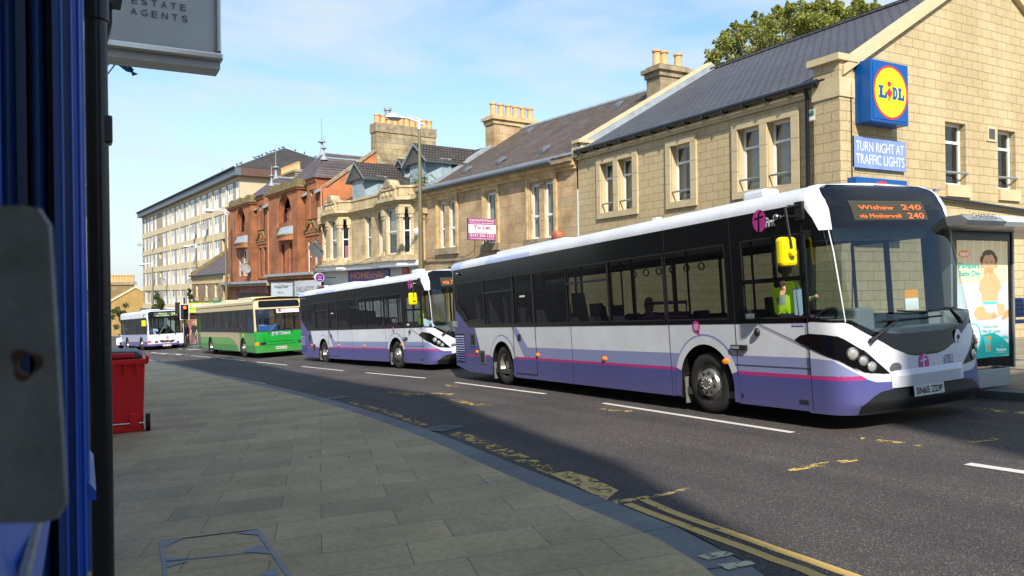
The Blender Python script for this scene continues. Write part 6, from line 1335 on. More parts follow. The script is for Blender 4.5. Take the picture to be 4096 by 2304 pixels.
MB().box(.45,.75,-.95,-.5,3.05,3.20,'bus_white').build('roof_pod',bus,bevel=.05);MB().box(.5,.62,1.6,1.75,3.06,3.13,'bus_white').build('roof_vent',bus,bevel=.02);MB().box(.6,1.9,5.0,8.3,3.05,3.16,'bus_white').build('roof_pod',bus,bevel=.05)
# underside, floor
mb=MB().box(.05,W-.05,YS+.1,YE-.5,.26,.36,'bus_floor').box(.12,W-.12,-2.45,YS+.15,.26,.34,'bus_floor');mb.build('floor',bus);MB().box(.05,W-.05,-1.7,YE-.3,2.58,2.64,'bus_ceiling').build('ceiling',bus)
MB().box(.05,W-.05,7.7,9.7,.36,1.0,'bus_grey').build('engine_box',bus)
# ---- front skin
I=lambda p,**k:S1.inv(FB1,*p,**k)
tr=lambda L,**k:[I(p,**k) for p in L]
msk=tr([q3(470,1302),q3(760,1314),q3(900,1365),q7(20,402),q7(150,475),q7(235,520),q7(335,572),q7(450,640),q7(600,700),q7(690,716)]);print('mask',np.round(msk,3).tolist())
zc=msk[-1][1];msk=[m for m in msk if m[0]<.49]+[(.5,zc)]
full=msk+[(1-t,z) for t,z in msk[:-1][::-1]]
t0=-.012
mb=MB();S1.poly(mb,[(t0,.20)]+[(1.012,.20)]+[(1.012,full[-1][1])]+full[::-1]+[(t0,full[0][1])],0,'bus_white');mb.build('front_panel',bus,smooth=True,ang=30)
gl=tr([q3(470,1270),q3(600,1290),q7(0,345),q7(120,400),q7(250,462),q7(500,492)]);print('glassline',np.round(gl,3).tolist());gl=[g for g in gl if g[0]<.49]
gz0=gl[-1][1];gfull=[(0.0,1.40)]+[(max(t,0.005),z) for t,z in gl]+[(.5,gz0)];gfull=gfull+[(1-t,z) for t,z in gfull[:-1][::-1]]
mb=MB();S1.poly(mb,[(t0,full[0][1])]+full+[(1.012,full[-1][1])]+gfull[::-1],.004,'bus_black',dz=.06);mb.build('black_mask',bus,smooth=True,ang=30)
ZS=2.475
mb=MB();S1.poly(mb,gfull+[(1.0,ZS),(0.,ZS)],0,'screen_glass');ws=mb.build('windscreen',bus,smooth=True,ang=60)
fang=tr([q3(632,435),q3(610,280),q3(570,180),q3(510,95)],z0=2.7);print('fang',np.round(fang,3).tolist())
fa=fang[0][0];ft=fang[-1][0]
mb=MB();S1.poly(mb,[(fa,ZS),(fang[1][0],fang[1][1]),(fang[2][0],fang[2][1]),(ft,3.0),(ft+.05,3.04),(.5,3.075),(1-ft-.05,3.04),(1-ft,3.0),(1-fang[2][0],fang[2][1]),(1-fang[1][0],fang[1][1]),(1-fa,ZS)],.0,'bus_black',dz=.05);mb.build('destination_glass',bus,smooth=True,ang=60)
fo=[B(q3(540,437)),B(q3(500,350)),B(q3(460,290)),B(q3(400,225)),B(q3(350,222))]
mb=MB();S1.poly(mb,[(t0,RZ-.02),(fa*.55,ZS-.0),(fa,ZS),(fang[1][0],fang[1][1]),(fang[2][0],fang[2][1]),(ft,3.0),(ft+.05,3.04),(.5,3.075),(1-ft-.05,3.04),(1-ft,3.0),(1-fang[2][0],fang[2][1]),(1-fang[1][0],fang[1][1]),(1-fa,ZS),(1-fa*.55,ZS),(1.012,RZ-.02),(1.012,3.12),(t0,3.12)],.002,'bus_white',dz=.03) if False else None
wl=[(t0,RZ),(fa*.30,RZ-.06),(fa*.55,2.62),(fa*.68,ZS-.02),(fa,ZS-.02),(fang[1][0],fang[1][1]),(fang[2][0],fang[2][1]),(ft,3.0),(ft+.03,3.06),(t0,3.06)]
S1.poly(mb,wl,.006,'bus_white',dz=.05,mirror=True);mb2=mb
S1.poly(mb,[(t0,ZS),(fa*.7,ZS),(fa*.55,2.64),(fa*.30,RZ-.05),(t0,RZ+.01)],.002,'bus_black',dz=.05,mirror=True)
# dome closing the nose into the roof
n=16;top=[S1(k/n,3.06 if 0<k<n else 3.0) for k in range(n+1)]
for k in range(n):
    a,b=top[k],top[k+1];xa=W*k/n;xb=W*(k+1)/n;za=float(np.interp(xa,[p[0] for p in prof],[p[1] for p in prof]));zb=float(np.interp(xb,[p[0] for p in prof],[p[1] for p in prof]));mb.quad(a,b,(xb,YS+.02,zb),(xa,YS+.02,za),'bus_white' if k in (0,1,n-2,n-1) else 'bus_white')
mb.build('front_dome',bus,smooth=True,ang=60)
# LED destination display on the glass
lt,lb=I(q3(790,190),z0=2.8),I(q3(835,370),z0=2.5);rt=I(q3(1490,190),t0=.75,z0=2.8);print('led',lt,lb,rt)
tl=(lt[0]+lb[0])/2;mb=MB();S1.poly(mb,[(tl,lb[1]),(1-tl-.02,lb[1]),(1-tl-.02,lt[1]),(tl,lt[1])],.004,'led_panel',dz=.05);dd=mb.build('destination_display',bus)
def ftext(par,name,s_,pa,pb,h,m,off=.006,bold=0,seg=True):
    """text laid on the front between parameters pa (lower left) and pb (lower right); warped to the surface"""
    cu=bpy.data.curves.new('t','FONT');cu.body=s_;cu.offset=bold;cu.resolution_u=3;to=bpy.data.objects.new('t',cu);col.objects.link(to);dg=bpy.context.evaluated_depsgraph_get();dg.update();me=bpy.data.meshes.new_from_object(to.evaluated_get(dg));bpy.data.objects.remove(to);bpy.data.curves.remove(cu)
    V=np.array([v.co[:2] for v in me.vertices]);lo=V.min(0);hi=V.max(0);A=np.array(par_s(pa[0],pa[1]));Bb=np.array(par_s(pb[0],pb[1]))
    # arc length table
    ts=np.linspace(pa[0],pb[0],40);P=[np.array(par_s(t,pa[1])) for t in ts];L=np.concatenate([[0],np.cumsum([np.linalg.norm(P[i+1]-P[i]) for i in range(39)])])
    for v,(x,y) in zip(me.vertices,V):
        f=(x-lo[0])/(hi[0]-lo[0])*L[-1];t=float(np.interp(f,L,ts));z=pa[1]+(pb[1]-pa[1])*(x-lo[0])/(hi[0]-lo[0])+(y-lo[1])/(hi[1]-lo[1])*h
        v.co=par_s(t,z,off)
    me.materials.clear();me.materials.append(M[m]);me.name=name;o=bpy.data.objects.new(name,me);col.objects.link(o);o.parent=par;return o
par_s=S1
ftext(dd,'lettering','Wishaw',(tl+.04,lt[1]-.12),(tl+.22,lt[1]-.12),.055,'led_orange');ftext(dd,'lettering','240',(1-tl-.15,lt[1]-.12),(1-tl-.04,lt[1]-.12),.065,'led_orange')
ftext(dd,'lettering','via Motherwell',(tl+.03,lb[1]+.03),(tl+.25,lb[1]+.03),.05,'led_orange');ftext(dd,'lettering','240',(1-tl-.13,lb[1]+.02),(1-tl-.04,lb[1]+.02),.075,'led_orange')
# headlamp clusters
hc_=tr([q6(340,550),q6(400,505),q6(495,487),q6(650,497),q6(790,515),q6(860,545),q6(1050,660),q7(130,650),q7(280,780),q7(420,905),q7(350,908),q7(150,895),q7(0,820),q6(1050,905),q6(820,775),q6(500,640)]);print('head',np.round(hc_,3).tolist())
for hh_ in (hc_,[(1-t,z) for t,z in hc_][::-1]): mb=MB();S1.poly(mb,hh_,.007,'bus_black',dz=.04,dt=.012);mb.build('headlamp_mask',bus)
for i,(pp_,r) in enumerate(((q6(950,700),.062),(q7(135,770),.050),(q7(222,838),.054))):
    t_,z_=I(pp_)
    for tt in (t_,1-t_):
        o=np.array(S1(tt,z_,.008));n_v=np.array(S1(tt,z_,.03))-o;n_v/=np.linalg.norm(n_v)
        lo=MB().lathe([(r*1.25,0),(r*1.25,.012),(r*1.0,.014),(r*.95,.004),(.001,-.0)],o,n_v,'lamp_chrome' if i!=1 else 'bus_grey',20).build('headlamp',bus,smooth=True,ang=40)
        MB().lathe([(r*.95,.010),(r*.6,.022),(.001,.026)],o,n_v,'lamp_glass',16).build('lens',lo,smooth=True)
# painted front: lilac, pink, purple, valance, bumper step
pk_=tr([q6(525,930),q6(800,945),q6(1050,935),q7(130,937),q7(190,972),q7(0,985),q6(800,985),q6(530,972)]);pk_[0]=(t0,PT);pk_[-1]=(t0,PB)
mb=MB();S1.poly(mb,pk_,.005,'bus_pink',dz=.03,mirror=True,dt=.015)
pu=tr([q7(0,985),q7(190,972),q7(280,998),q7(475,990),q7(480,1062)]);print('purple',np.round(pu,3).tolist())
pu2=[(t0,PB),pk_[-2],pu[0],pu[1],pu[2],pu[3],pu[4]];vb=tr([q7(340,1095),q7(250,1150),q7(120,1255)]);print(vb)
S1.poly(mb,pu2+vb+[(vb[-1][0],.2),(t0,.2)],.004,'bus_purple',dz=.04,mirror=True,dt=.015)
li=tr([q6(515,762),q6(740,770),q6(1050,935)]);li[0]=(t0,LT);S1.poly(mb,[(t0,PT),(t0,LT),li[1],(li[2][0],PT)],.003,'bus_lilac',dz=.04,mirror=True,dt=.015)
va=[vb[2],vb[1],vb[0],pu[4]];ce=I(q7(790,1012),t0=.5);zc_=ce[1];S1.poly(mb,[(va[0][0],.195)]+va+[(.5,zc_),(1-va[3][0],va[3][1])]+[(1-a,z) for a,z in va[:3][::-1]]+[(1-va[0][0],.195)],.006,'trim_black',dz=.04)
mb.build('front_livery',bus,smooth=True,ang=50)
# bumper step (white shelf)
bt=I(q7(430,905));bz=I(q7(790,850),t0=.5)[1];tA=bt[0]
mb=MB();n=24
for k in range(n):
    ta=tA+(1-2*tA)*k/n;tb=tA+(1-2*tA)*(k+1)/n;z1,z0=bz,zc_
    f=lambda t,z,o:S1(t,z,o)
    e=lambda t:min(1,(min(t-tA,1-tA-t))/.04)
    mb.quad(f(ta,z1+.02,.006),f(tb,z1+.02,.006),f(tb,z1-.05,.006+.05*e(tb)),f(ta,z1-.05,.006+.05*e(ta)),'bus_white');mb.quad(f(ta,z1-.05,.006+.05*e(ta)),f(tb,z1-.05,.006+.05*e(tb)),f(tb,z0,.006+.035*e(tb)),f(ta,z0,.006+.035*e(ta)),'bus_white');mb.quad(f(ta,z0,.006+.035*e(ta)),f(tb,z0,.006+.035*e(tb)),f(tb,z0-.02,0),f(ta,z0-.02,0),'trim_black')
mb.build('bumper',bus,smooth=True,ang=25)
# plate, logo, number, stickers
pl_=I(q7(645,1150),t0=.45,z0=.3);pr=I(q7(960,1100),t0=.6,z0=.3);pz=I(q7(645,1052),t0=.45,z0=.4);print('plate',pl_,pr,pz)
h_=.135;zb_=pl_[1]+.0;mb=MB();S1.poly(mb,[(pl_[0],zb_),(pr[0],zb_),(pr[0],zb_+h_),(pl_[0],zb_+h_)],.05,'plate_white',dt=.04,dz=.2);pl2=mb.build('number_plate',bus)
ftext(pl2,'plate_lettering','SN65 ZDP',(pl_[0]+.012,zb_+.025),(pr[0]-.010,zb_+.025),h_-.05,'plate_ink',off=.053,bold=.02)
def flogo(c,r,par,S,mir=False):
    t_,z_=c;o=np.array(S(t_,z_,.008));e=np.array(S(t_+.01,z_,.008))-o;e/=np.linalg.norm(e);up=np.array(S(t_,z_+.05,.008))-o;up/=np.linalg.norm(up);n=np.cross(e,up)
    ell=[o+e*r*math.cos(a)+up*r*1.22*math.sin(a) for a in np.linspace(0,2*math.pi,29)[:-1]];a_=MB().poly(ell,'logo_pink').build('logo',par)
    f=[(-.30,-1.2),(-.05,-1.2),(.02,-.3),(.02,.25),(.6,.32),(.6,.52),(.05,.45),(.12,.75),(.5,.95),(.35,1.1),(-.08,.85),(-.2,.42),(-.7,.30),(-.7,.12),(-.2,.2),(-.22,-.3)]
    MB().poly([o+e*r*p[0]+up*r*p[1]+n*-.0015*(-1) for p in f],'bus_white').build('logo_letter',a_)
flogo(I(q7(775,790),t0=.5,z0=.75),.095,bus,S1)
a=I(q7(990,800),t0=.62,z0=.7);b=I(q7(1085,785),t0=.68,z0=.7);ftext(bus,'fleet_number','67052',(a[0],a[1]),(b[0],a[1]),.11,'bus_purple',off=.008)
c=I(q7(1130,533),t0=.7,z0=1.0);o=np.array(S1(c[0],c[1],.012));e=np.array(S1(c[0]+.01,c[1],.012))-o;e/=np.linalg.norm(e);up=np.array((0,0,1.));n=np.cross(e,up)
st_=MB().poly([o+e*.075*math.cos(a)+up*.115*math.sin(a) for a in np.linspace(0,2*math.pi,25)[:-1]],'white_letters').build('camera_sticker',bus);MB().poly([o+n*.002+e*x+up*z for x,z in ((-.035,.03),(.02,.05),(.04,.0),(-.01,-.02))],'plate_ink').poly([o+n*.002+e*x+up*z for x,z in ((-.01,-.02),(.0,-.02),(-.01,-.06),(-.03,-.06))],'plate_ink').build('camera_icon',st_)
c=I(q7(478,845),z0=.6);o=np.array(S1(c[0],c[1],.009));e=np.array(S1(c[0]+.01,c[1],.009))-o;e/=np.linalg.norm(e);MB().poly([o+e*.10*math.cos(a)+up*.062*math.sin(a) for a in np.linspace(0,2*math.pi,25)[:-1]],'bus_grey').build('badge',bus)
# wipers
def wip(L,name='wiper'):
    P=[np.array(S1(*I(p,z0=1.2,**({} if p[0]<3680 else dict(t0=.6))),.05)) for p in L];return P
w1=wip([q7(190,570),q7(240,530),q7(480,340),q7(620,345)]);w1b=wip([q7(310,357),q7(480,350),q7(930,305)])
mb=MB().tube(w1,[.035,.022,.012,.010],'trim_black',6).tube(w1b,.012,'trim_black',5);mb.build('wiper',bus)
def mirror_t(P): return P
w2=[I(q7(1205,480),t0=.85,z0=1.1),I(q7(1090,330),t0=.8,z0=1.3),I(q7(1000,228),t0=.75,z0=1.5),I(q7(790,250),t0=.6,z0=1.5)];w2=[np.array(S1(*q,.06)) for q in w2];w2b=[np.array(S1(*I(p,t0=.5,z0=1.45),.07)) for p in (q7(1035,225),q7(800,262),q7(630,268),q7(450,257))]
MB().tube(w2,[.035,.03,.014,.012],'trim_black',6).tube(w2b,.012,'trim_black',5).build('wiper',bus)
# screen glass seam, white with its reflection put into the colour; marker lamps
pa=[np.array(S1(*I(p,z0=z),.006)) for p,z in ((q3(600,445),2.4),(q3(650,660),2.0),(q3(700,950),1.7),(q3(762,1310),1.3))];MB().tube(pa,[.008,.012,.012,.008],'bus_white',5).build('seam_reflection',bus)
for sg_ in (0,1): mb=MB();S1.poly(mb,[(t0,1.33),(.006,1.33),(.006,ZS),(t0,ZS)] if not sg_ else [(1-t0,1.33),(.994,1.33),(.994,ZS),(1-t0,ZS)],.004,'bus_black');mb.build('pillar',bus)
for p,tt in ((q3(530,75),.25),(q3(1585,90),.78)):
    a=FB1.aty(*p,-1.93);MB().box(a[0]-.05,a[0]+.05,-1.98,-1.92,a[2]-.03,a[2]+.01,'lamp_chrome').build('marker_lamp',bus,bevel=.01)
# mirror on the driver's side
XM=-.26;m0=FB1.atx(*q2(750,345),XM);m1=FB1.atx(*q2(868,506),XM);cy_=(m0[1]+m1[1])/2;cz_=(m0[2]+m1[2])/2;mw=abs(m0[1]-m1[1]);mh=abs(m0[2]-m1[2]);print('mirror',m0,m1)
ym=min(m0[1],m1[1]);zmm=min(m0[2],m1[2])
mo=MB().box(XM-.13,XM+.13,cy_-.06,cy_+.07,zmm,zmm+mh,'mirror_yellow').build('mirror',bus,bevel=.045);MB().box(XM-.10,XM+.10,cy_+.071,cy_+.074,zmm+.04,zmm+mh-.04,'dark_glass').build('mirror_glass',mo);MB().lathe([(.05,0),(.05,.06),(.04,.07),(.001,.07)],(XM,cy_-.055,cz_-.02),(0,-1,0),'mirror_yellow',12).build('mirror_knuckle',mo,smooth=True)
ar=[FB1.atx(*q2(812,400),XM),FB1.atx(*q2(800,170),XM),FB1.atx(*q2(815,155),XM+.03),FB1.atx(*q2(880,152),-.03)];ar2=[FB1.atx(*q2(803,215),XM+.02),FB1.atx(*q2(868,215),-.03)]
ar[0]=np.array((XM,cy_-.09,cz_+.0));MB().tube(ar,.016,'trim_black',8).tube(ar2,.012,'trim_black',6).box(-.05,0,ar[-1][1]-.06,ar[-1][1]+.06,ar2[1][2]-.05,ar[-1][2]+.05,'trim_black').build('mirror_arm',bus,smooth=True)
c=B(q2(768,220));MB().ball((-.06,c[0],c[1]),.045,'lamp_chrome',10,8).tube([(-.0,c[0],c[1]),(-.06,c[0],c[1])],.03,'rim',8).build('side_camera',bus,smooth=True);c=B(cE(130,273));MB().ball((-.05,c[0],c[1]),.04,'lamp_chrome',10,8).build('side_camera',bus,smooth=True)
# small things on the side
for p in (q1(675,940),q1(1160,968),q1(235,918),q2(452,1072)): c=B(p);MB().ball((-.008,c[0],c[1]),(.03,.075,.04),'amber',10,6).build('marker_light',bus,smooth=True)
c=B(q2(532,990));MB().box(-.04,0,c[0]-.15,c[0]+.15,c[1]-.035,c[1]+.035,'trim_black').box(-.045,-.04,c[0]-.02,c[0]+.13,c[1]-.02,c[1]+.02,'lamp_glass').build('light_bar',bus,bevel=.008);c=B(q2(640,900));MB().ball((-.02,c[0],c[1]),(.04,.045,.06),'trim_black',8,6).build('door_lamp',bus,smooth=True)
c=B(q2(275,880));r=.085;b_=MB().poly([(-.006,c[0]-r*math.cos(a),c[1]+.03+r*1.05*math.sin(a)) for a in np.linspace(0,2*math.pi,25)[:-1]],'logo_pink').poly([(-.006,c[0]-.0,c[1]-.05),(-.006,c[0]-.08,c[1]-.11),(-.006,c[0]-.06,c[1]-.02)],'logo_pink').build('speech_bubble_sticker',bus)
for k in range(3): MB().box(-.009,-.0075,c[0]-.045,c[0]+.045,c[1]+.05-.03*k,c[1]+.062-.03*k,'white_letters').build('sticker_line',b_)
c=B(q2(650,242));T_=lambda t,z,o=0.:(-.004-o,YS+c[0]-YS-(t)*1.0,z)
class SideS: 
    def __call__(s,t,z,off=0.): return (-.005-off,-t,z)
SS=SideS();lg=bus
o_=np.array((-.012,c[0],c[1]));r=.125
MB().poly([o_+np.array((0,-r*math.cos(a),r*1.2*math.sin(a))) for a in np.linspace(0,2*math.pi,29)[:-1]],'logo_pink').build('side_logo',bus)
fpts=[(-.30,-1.2),(-.05,-1.2),(.02,-.3),(.02,.25),(.6,.32),(.6,.52),(.05,.45),(.12,.75),(.5,.95),(.35,1.1),(-.08,.85),(-.2,.42),(-.7,.30),(-.7,.12),(-.2,.2),(-.22,-.3)]
MB().poly([o_+np.array((-.002,-r*p[0],r*p[1])) for p in fpts],'bus_black').build('side_logo_letter',bus)
a=B(q2(688,268));b=B(q2(744,268));text(bus,'side_lettering','First',(-.008,a[0],a[1]-.03),a[0]-b[0],.13,'white_letters',xd=(0,-1,0),zd=(0,0,1),bold=.03)
a=B(q2(843,862));b=B(q2(912,850));MB().box(-.008,-.004,b[0],a[0],a[1]-.0,b[1],'roof_lilac').build('notice_label',bus)
a=B(q2(570,823));b=B(q2(618,790));MB().box(-.006,-.0,b[0],a[0],a[1],b[1],'white_letters').build('window_notice',bus)
a=B(cE(697,490));b=B(cE(742,470));MB().box(-.006,.0,b[0],a[0],a[1],b[1],'white_letters').build('window_notice',bus)
a=B(cE(84,765));text(bus,'fleet_number','67052',(-.012,a[0],a[1]),.30,.14,'white_letters',xd=(0,-1,0),zd=(0,0,1))
def sidebox(tl,br,m,name,x=-.012,fr_=None):
    a=B(tl);b=B(br);y0,y1=min(a[0],b[0]),max(a[0],b[0]);z0,z1=min(a[1],b[1]),max(a[1],b[1]);o=MB().box(x,0,y0,y1,z0,z1,m).build(name,bus,bevel=.005);return o,y0,y1,z0,z1
o,y0,y1,z0,z1=sidebox(cE(103,828),cE(198,1090),'seam','engine_grille',-.008)
mb=MB();k=int((z1-z0)/.06)
for i in range(k): mb.hexa([(-.03,y0+.02,z0+.06*i+.02),(-.009,y0+.02,z0+.06*i+.04),(-.009,y1-.02,z0+.06*i+.04),(-.03,y1-.02,z0+.06*i+.02),(-.03,y0+.02,z0+.06*i+.032),(-.009,y0+.02,z0+.06*i+.055),(-.009,y1-.02,z0+.06*i+.055),(-.03,y1-.02,z0+.06*i+.032)],'bus_lilac' if z0+.06*i>PT else 'bus_purple')
mb.build('grille_slats',o)
for tl,br in ((cE(237,820),cE(295,950)),(cE(328,985),cE(383,1115))):
    o,y0,y1,z0,z1=sidebox(tl,br,'bus_grey','filler_flap',-.014);MB().box(-.017,-.0142,y0+.05,y1-.05,z0+.05,z1-.05,'trim_black').build('recess',o)
mb=MB()
for k in range(8): z=1.98+.075*k;mb.box(-.006,.02,YE-.19,YE-.10,z,z+.04,'seam')
mb.build('rear_vents',bus)
for p in (q2(535,1272),q2(915,1312)): c=B(p);MB().box(-.009,-.003,c[0]-.07,c[0]+.07,c[1]-.025,c[1]+.025,'seam').build('jacking_flap',bus)
MB().box(.02,.35,.52,.535,.12,.52,'mud_flap').build('mud_flap',bus);MB().box(.02,.35,RY+.54,RY+.55,.12,.5,'mud_flap').build('mud_flap',bus)
for y,fr_ in ((FY,True),(RY,False)):
    wheel(bus,.06,y,WR,front=fr_,side=-1);wheel(bus,W-.06,y,WR,front=fr_,side=1)
# interior
def seat(x,y,z,par):
    s=MB().box(x-.21,x+.21,y-.20,y+.22,z+.40,z+.50,'seat_cloth').hexa([(x-.21,y+.18,z+.45),(x+.21,y+.18,z+.45),(x+.21,y+.26,z+.45),(x-.21,y+.26,z+.45),(x-.18,y+.28,z+1.12),(x+.18,y+.28,z+1.12),(x+.18,y+.36,z+1.12),(x-.18,y+.36,z+1.12)],'seat_cloth').box(x-.04,x+.04,y-.1,y+.1,z,z+.4,'seat_grey').build('seat',par,bevel=.03);return s
s0=seat(0,0,0,bus);ci=0
for y,z in ((2.3,.36),(3.1,.36),(3.9,.36),(5.2,.55),(6.0,.62),(6.8,.9),(7.6,.95),(8.4,1.0)):
    for x in (.33,.78,1.72,2.17):
        if ci==0: s0.location=(x,y,z)
        else: c=s0.copy();col.objects.link(c);c.location=(x,y,z)
        ci+=1
c=s0.copy();col.objects.link(c);c.location=(.62,-1.15,.55);c.name='driver_seat'
mb=MB()
for x in (.75,1.75):
    for y in (-.3,1.2,2.8,4.6,6.2): mb.tube([(x,y,.36),(x,y,2.58)],.018,'pink_rail' if False else 'trim_black',8)
    mb.tube([(x,-.3,2.4),(x,7.5,2.4)],.016,'trim_black',6)
mb.build('grab_poles',bus,smooth=True)
a=B(q1(1285,580));b=B(q1(1565,568));c=B(q1(1235,678));MB().tube([(.5,c[0],1.42),(.5,a[0],1.42),(.5,a[0],a[1]),(.5,b[0],b[1]),(.5,b[0],1.42),(.5,a[0],1.44)],.028,'pink_rail',8).build('pink_rail',bus,smooth=True)
mb=MB()
for k in range(6):
    y=.9+.38*k;mb.tube([(.8,y,2.4),(.8,y,2.3)],.01,'trim_black',5);mb.lathe([(.05,-.01),(.065,-.01),(.065,.01),(.05,.01),(.05,-.01)],(.8,y,2.23),(0,1,0),'trim_black',12)
mb.build('strap_handles',bus)
MB().box(.08,1.05,-.62,-.58,.36,1.5,'bus_grey').box(1.03,1.07,-1.8,-.6,.36,1.35,'bus_grey').build('cab_partition',bus,bevel=.01);mb=MB().box(1.05,1.07,-1.7,-.62,1.35,2.1,'clear_glass');mb.build('cab_screen',bus)
gy=[(.16,-2.0)]+[(S1(t_,1.2)[0],S1(t_,1.2)[1]+.06) for t_ in np.linspace(.06,.94,15)]+[(2.34,-2.0)]
mb=MB().prism([(x,y,.95) for x,y in gy]+[(2.3,-1.95,.95),(1.3,-1.95,.95),(1.1,-1.8,.95),(.15,-1.8,.95)],(0,0,.22),'dash_grey');mb.build('dashboard',bus)
mb=MB().box(.35,.95,-2.05,-1.78,1.15,1.33,'dash_grey').lathe([(.21,-.012),(.235,0),(.21,.012),(.195,0),(.21,-.012)],(.62,-1.66,1.32),(0,.75,.66),'trim_black',24).tube([(.62,-1.66,1.32),(.62,-1.82,1.2)],.03,'trim_black',6).box(.43,.81,-1.67,-1.65,1.31,1.33,'trim_black');mb.build('steering_wheel',bus)
MB().box(1.15,1.5,-1.75,-1.4,.95,1.45,'dash_grey').build('ticket_machine',bus,bevel=.03);MB().box(.3,2.2,-2.10,-1.85,2.35,2.58,'trim_black').build('sun_blind',bus)
mat('notice_orange',(.8,.30,.03),.6);a=S1(.50,1.5);MB().box(1.3,1.55,-2.38,-2.375,1.55,1.66,'notice_orange').box(1.3,1.55,-2.38,-2.375,1.40,1.55,'white_letters').build('window_notice',bus)
# second bus: a copy with its parts
bus2=copy_tree(bus,None,skip=('number_plate','fleet_number','destination_display'))
F2_=roadfr(9.013,24.04,-.070);bus2.matrix_world=F2_.mat();bus2['label']='white and purple bus between the leading bus and the green bus';bus['group']=bus2['group']='white and purple single deckers queuing uphill'
tl=(lt[0]+lb[0])/2;dd2=copy_tree(dd,bus2,skip=('lettering',));ftext(dd2,'lettering','via Motherwell',(tl+.02,lb[1]+.06),(1-tl-.04,lb[1]+.06),.12,'led_orange')
# ================= green bus and the far white bus =================
cV=crop(700,1150,4.83)
mat('green_paint',(.012,.30,.035),.3,coat=.4,var=.06,scale=1);mat('cream_paint',(.62,.50,.27),.35,coat=.3);mat('beige_paint',(.42,.36,.22),.4,coat=.2);grime('green_paint');mat('blue_interior',(.02,.10,.35),.6);glass('tinted_glass',(.42,.50,.48),.06)
def box_bus(name,label,group,fr,W,L,H,z0,zw,zt,wins,fw,rw,S,low,band,roofm,glassm='tinted_glass',WRr=.46,floor=.36):
    """common hull: side sheets with openings, roof, back, floor, wheels, seats; the front is added by the caller"""
    t=thing(name,label,'bus',fr,group);AR=[(fw,.43,.55),(rw,.43,.55)]
    for side in (0,1):
        X0=0. if side==0 else W;sg=-1 if side==0 else 1
        mb=MB();cols(mb,X0,0,L,lambda y:z0+max(0,(y-L+1.6))*.09,lambda y:zw,low,AR)
        for yc,zc,r in AR: arch_well(mb,X0,X0-sg*.45,yc,r,zc=zc)
        mb.build('side_panel',t)
        T=lambda u,dd,z,X0=X0,sg=sg:(X0-sg*dd,u,z)
        mb=MB(T);us=sorted(set([0,L]+[v for w_ in wins for v in w_]))
        for a,b in zip(us[:-1],us[1:]):
            c=(a+b)/2
            if any(w_[0]<c<w_[1] for w_ in wins): continue
            mb.quad((a,0,zw),(b,0,zw),(b,0,zt),(a,0,zt),band)
        mb.quad((0,0,zt),(L,0,zt),(L,0,H),(0,0,H),roofm)
        mb.box(0,L,-.004,.0,zw-.03,zw+.03,'trim_black').box(0,L,-.004,0,zt-.025,zt+.02,'trim_black');mb.build('window_band',t)
        for w_ in wins:
            o=MB(T).quad((w_[0],.012,zw),(w_[1],.012,zw),(w_[1],.012,zt),(w_[0],.012,zt),glassm).build('window',t)
            MB(T).box(w_[0],w_[1],-.003,.01,zw,zw+.02,'trim_black').box(w_[0],w_[0]+.03,-.003,.01,zw,zt,'trim_black').box(w_[1]-.03,w_[1],-.003,.01,zw,zt,'trim_black').build('window_frame',o)
    pr=[(0,H),(.03,H+.06),(.12,H+.12),(.35,H+.16),(W/2,H+.2)];pr=pr+[(W-x,z) for x,z in pr[:-1][::-1]]
    mb=MB()
    for (xa,za),(xb,zb) in zip(pr[:-1],pr[1:]): mb.quad((xa,.05,za),(xa,L,za),(xb,L,zb),(xb,.05,zb),roofm)
    mb.poly([(x,L,z) for x,z in pr],roofm);mb.build('roof',t,smooth=True,ang=60)
    MB().box(0,W,L-.01,L,.4,H,low).build('rear_panel',t);MB().box(.05,W-.05,.1,L-.1,z0,floor,'bus_floor').build('floor',t)
    for y,f_ in ((fw,True),(rw,False)): wheel(t,.05,y,WRr,front=f_,side=-1);wheel(t,W-.05,y,WRr,front=f_,side=1)
    s0=None
    for y in np.arange(2.6,L-.8,.85):
        for x in (.33,.78,W-.78,W-.33):
            if s0 is None: s0=seat(0,0,0,t);s0.location=(x,y,floor)
            else: c=s0.copy();col.objects.link(c);c.location=(x,y,floor)
    mb=MB()
    for y in np.arange(1.6,L-1,1.7): mb.tube([(.8,y,floor),(.8,y,H)],.02,'alu',6).tube([(W-.8,y,floor),(W-.8,y,H)],.02,'alu',6)
    mb.build('grab_poles',t);return t
FGn=roadfr(7.15,38.0,-.09);V_=lambda p,x=0:FGn.atx(*p,x)[1:]
SG=Surf(2.45,0,[(.25,-.26),(1.1,-.26),(2.15,-.12),(2.6,-.02),(2.8,.05)],6.5,[(2.6,0),(2.72,.03),(2.8,.12),(2.86,.35)])
Lg=V_(cV(405,385))[0];zwg=(V_(cV(1505,862))[1]+V_(cV(600,852))[1])/2;ztg=(V_(cV(1485,430))[1]+V_(cV(600,485))[1])/2;Hg=(V_(cV(1490,262))[1]+V_(cV(450,385))[1])/2
print('GREEN',Lg,zwg,ztg,Hg,[V_(cV(*p)) for p in ((1345,1200),(690,1170),(1535,1258))])
wn=[tuple(sorted((V_(cV(a,650))[0],V_(cV(b,650))[0]))) for a,b in ((1362,1498),(1195,1340),(1040,1185),(885,1030),(735,872),(600,722),(522,592),(418,510))]
fwg=V_(cV(1318,1150))[0];rwg=V_(cV(690,1130))[0]
gb=box_bus('bus','bright green and cream single decker bus behind the two white buses',None,FGn,2.45,Lg,Hg,.28,zwg,ztg,wn,fwg,rwg,SG,'green_paint','trim_black','cream_paint')
IG=lambda p,**k:SG.inv(FGn,*p,**k)
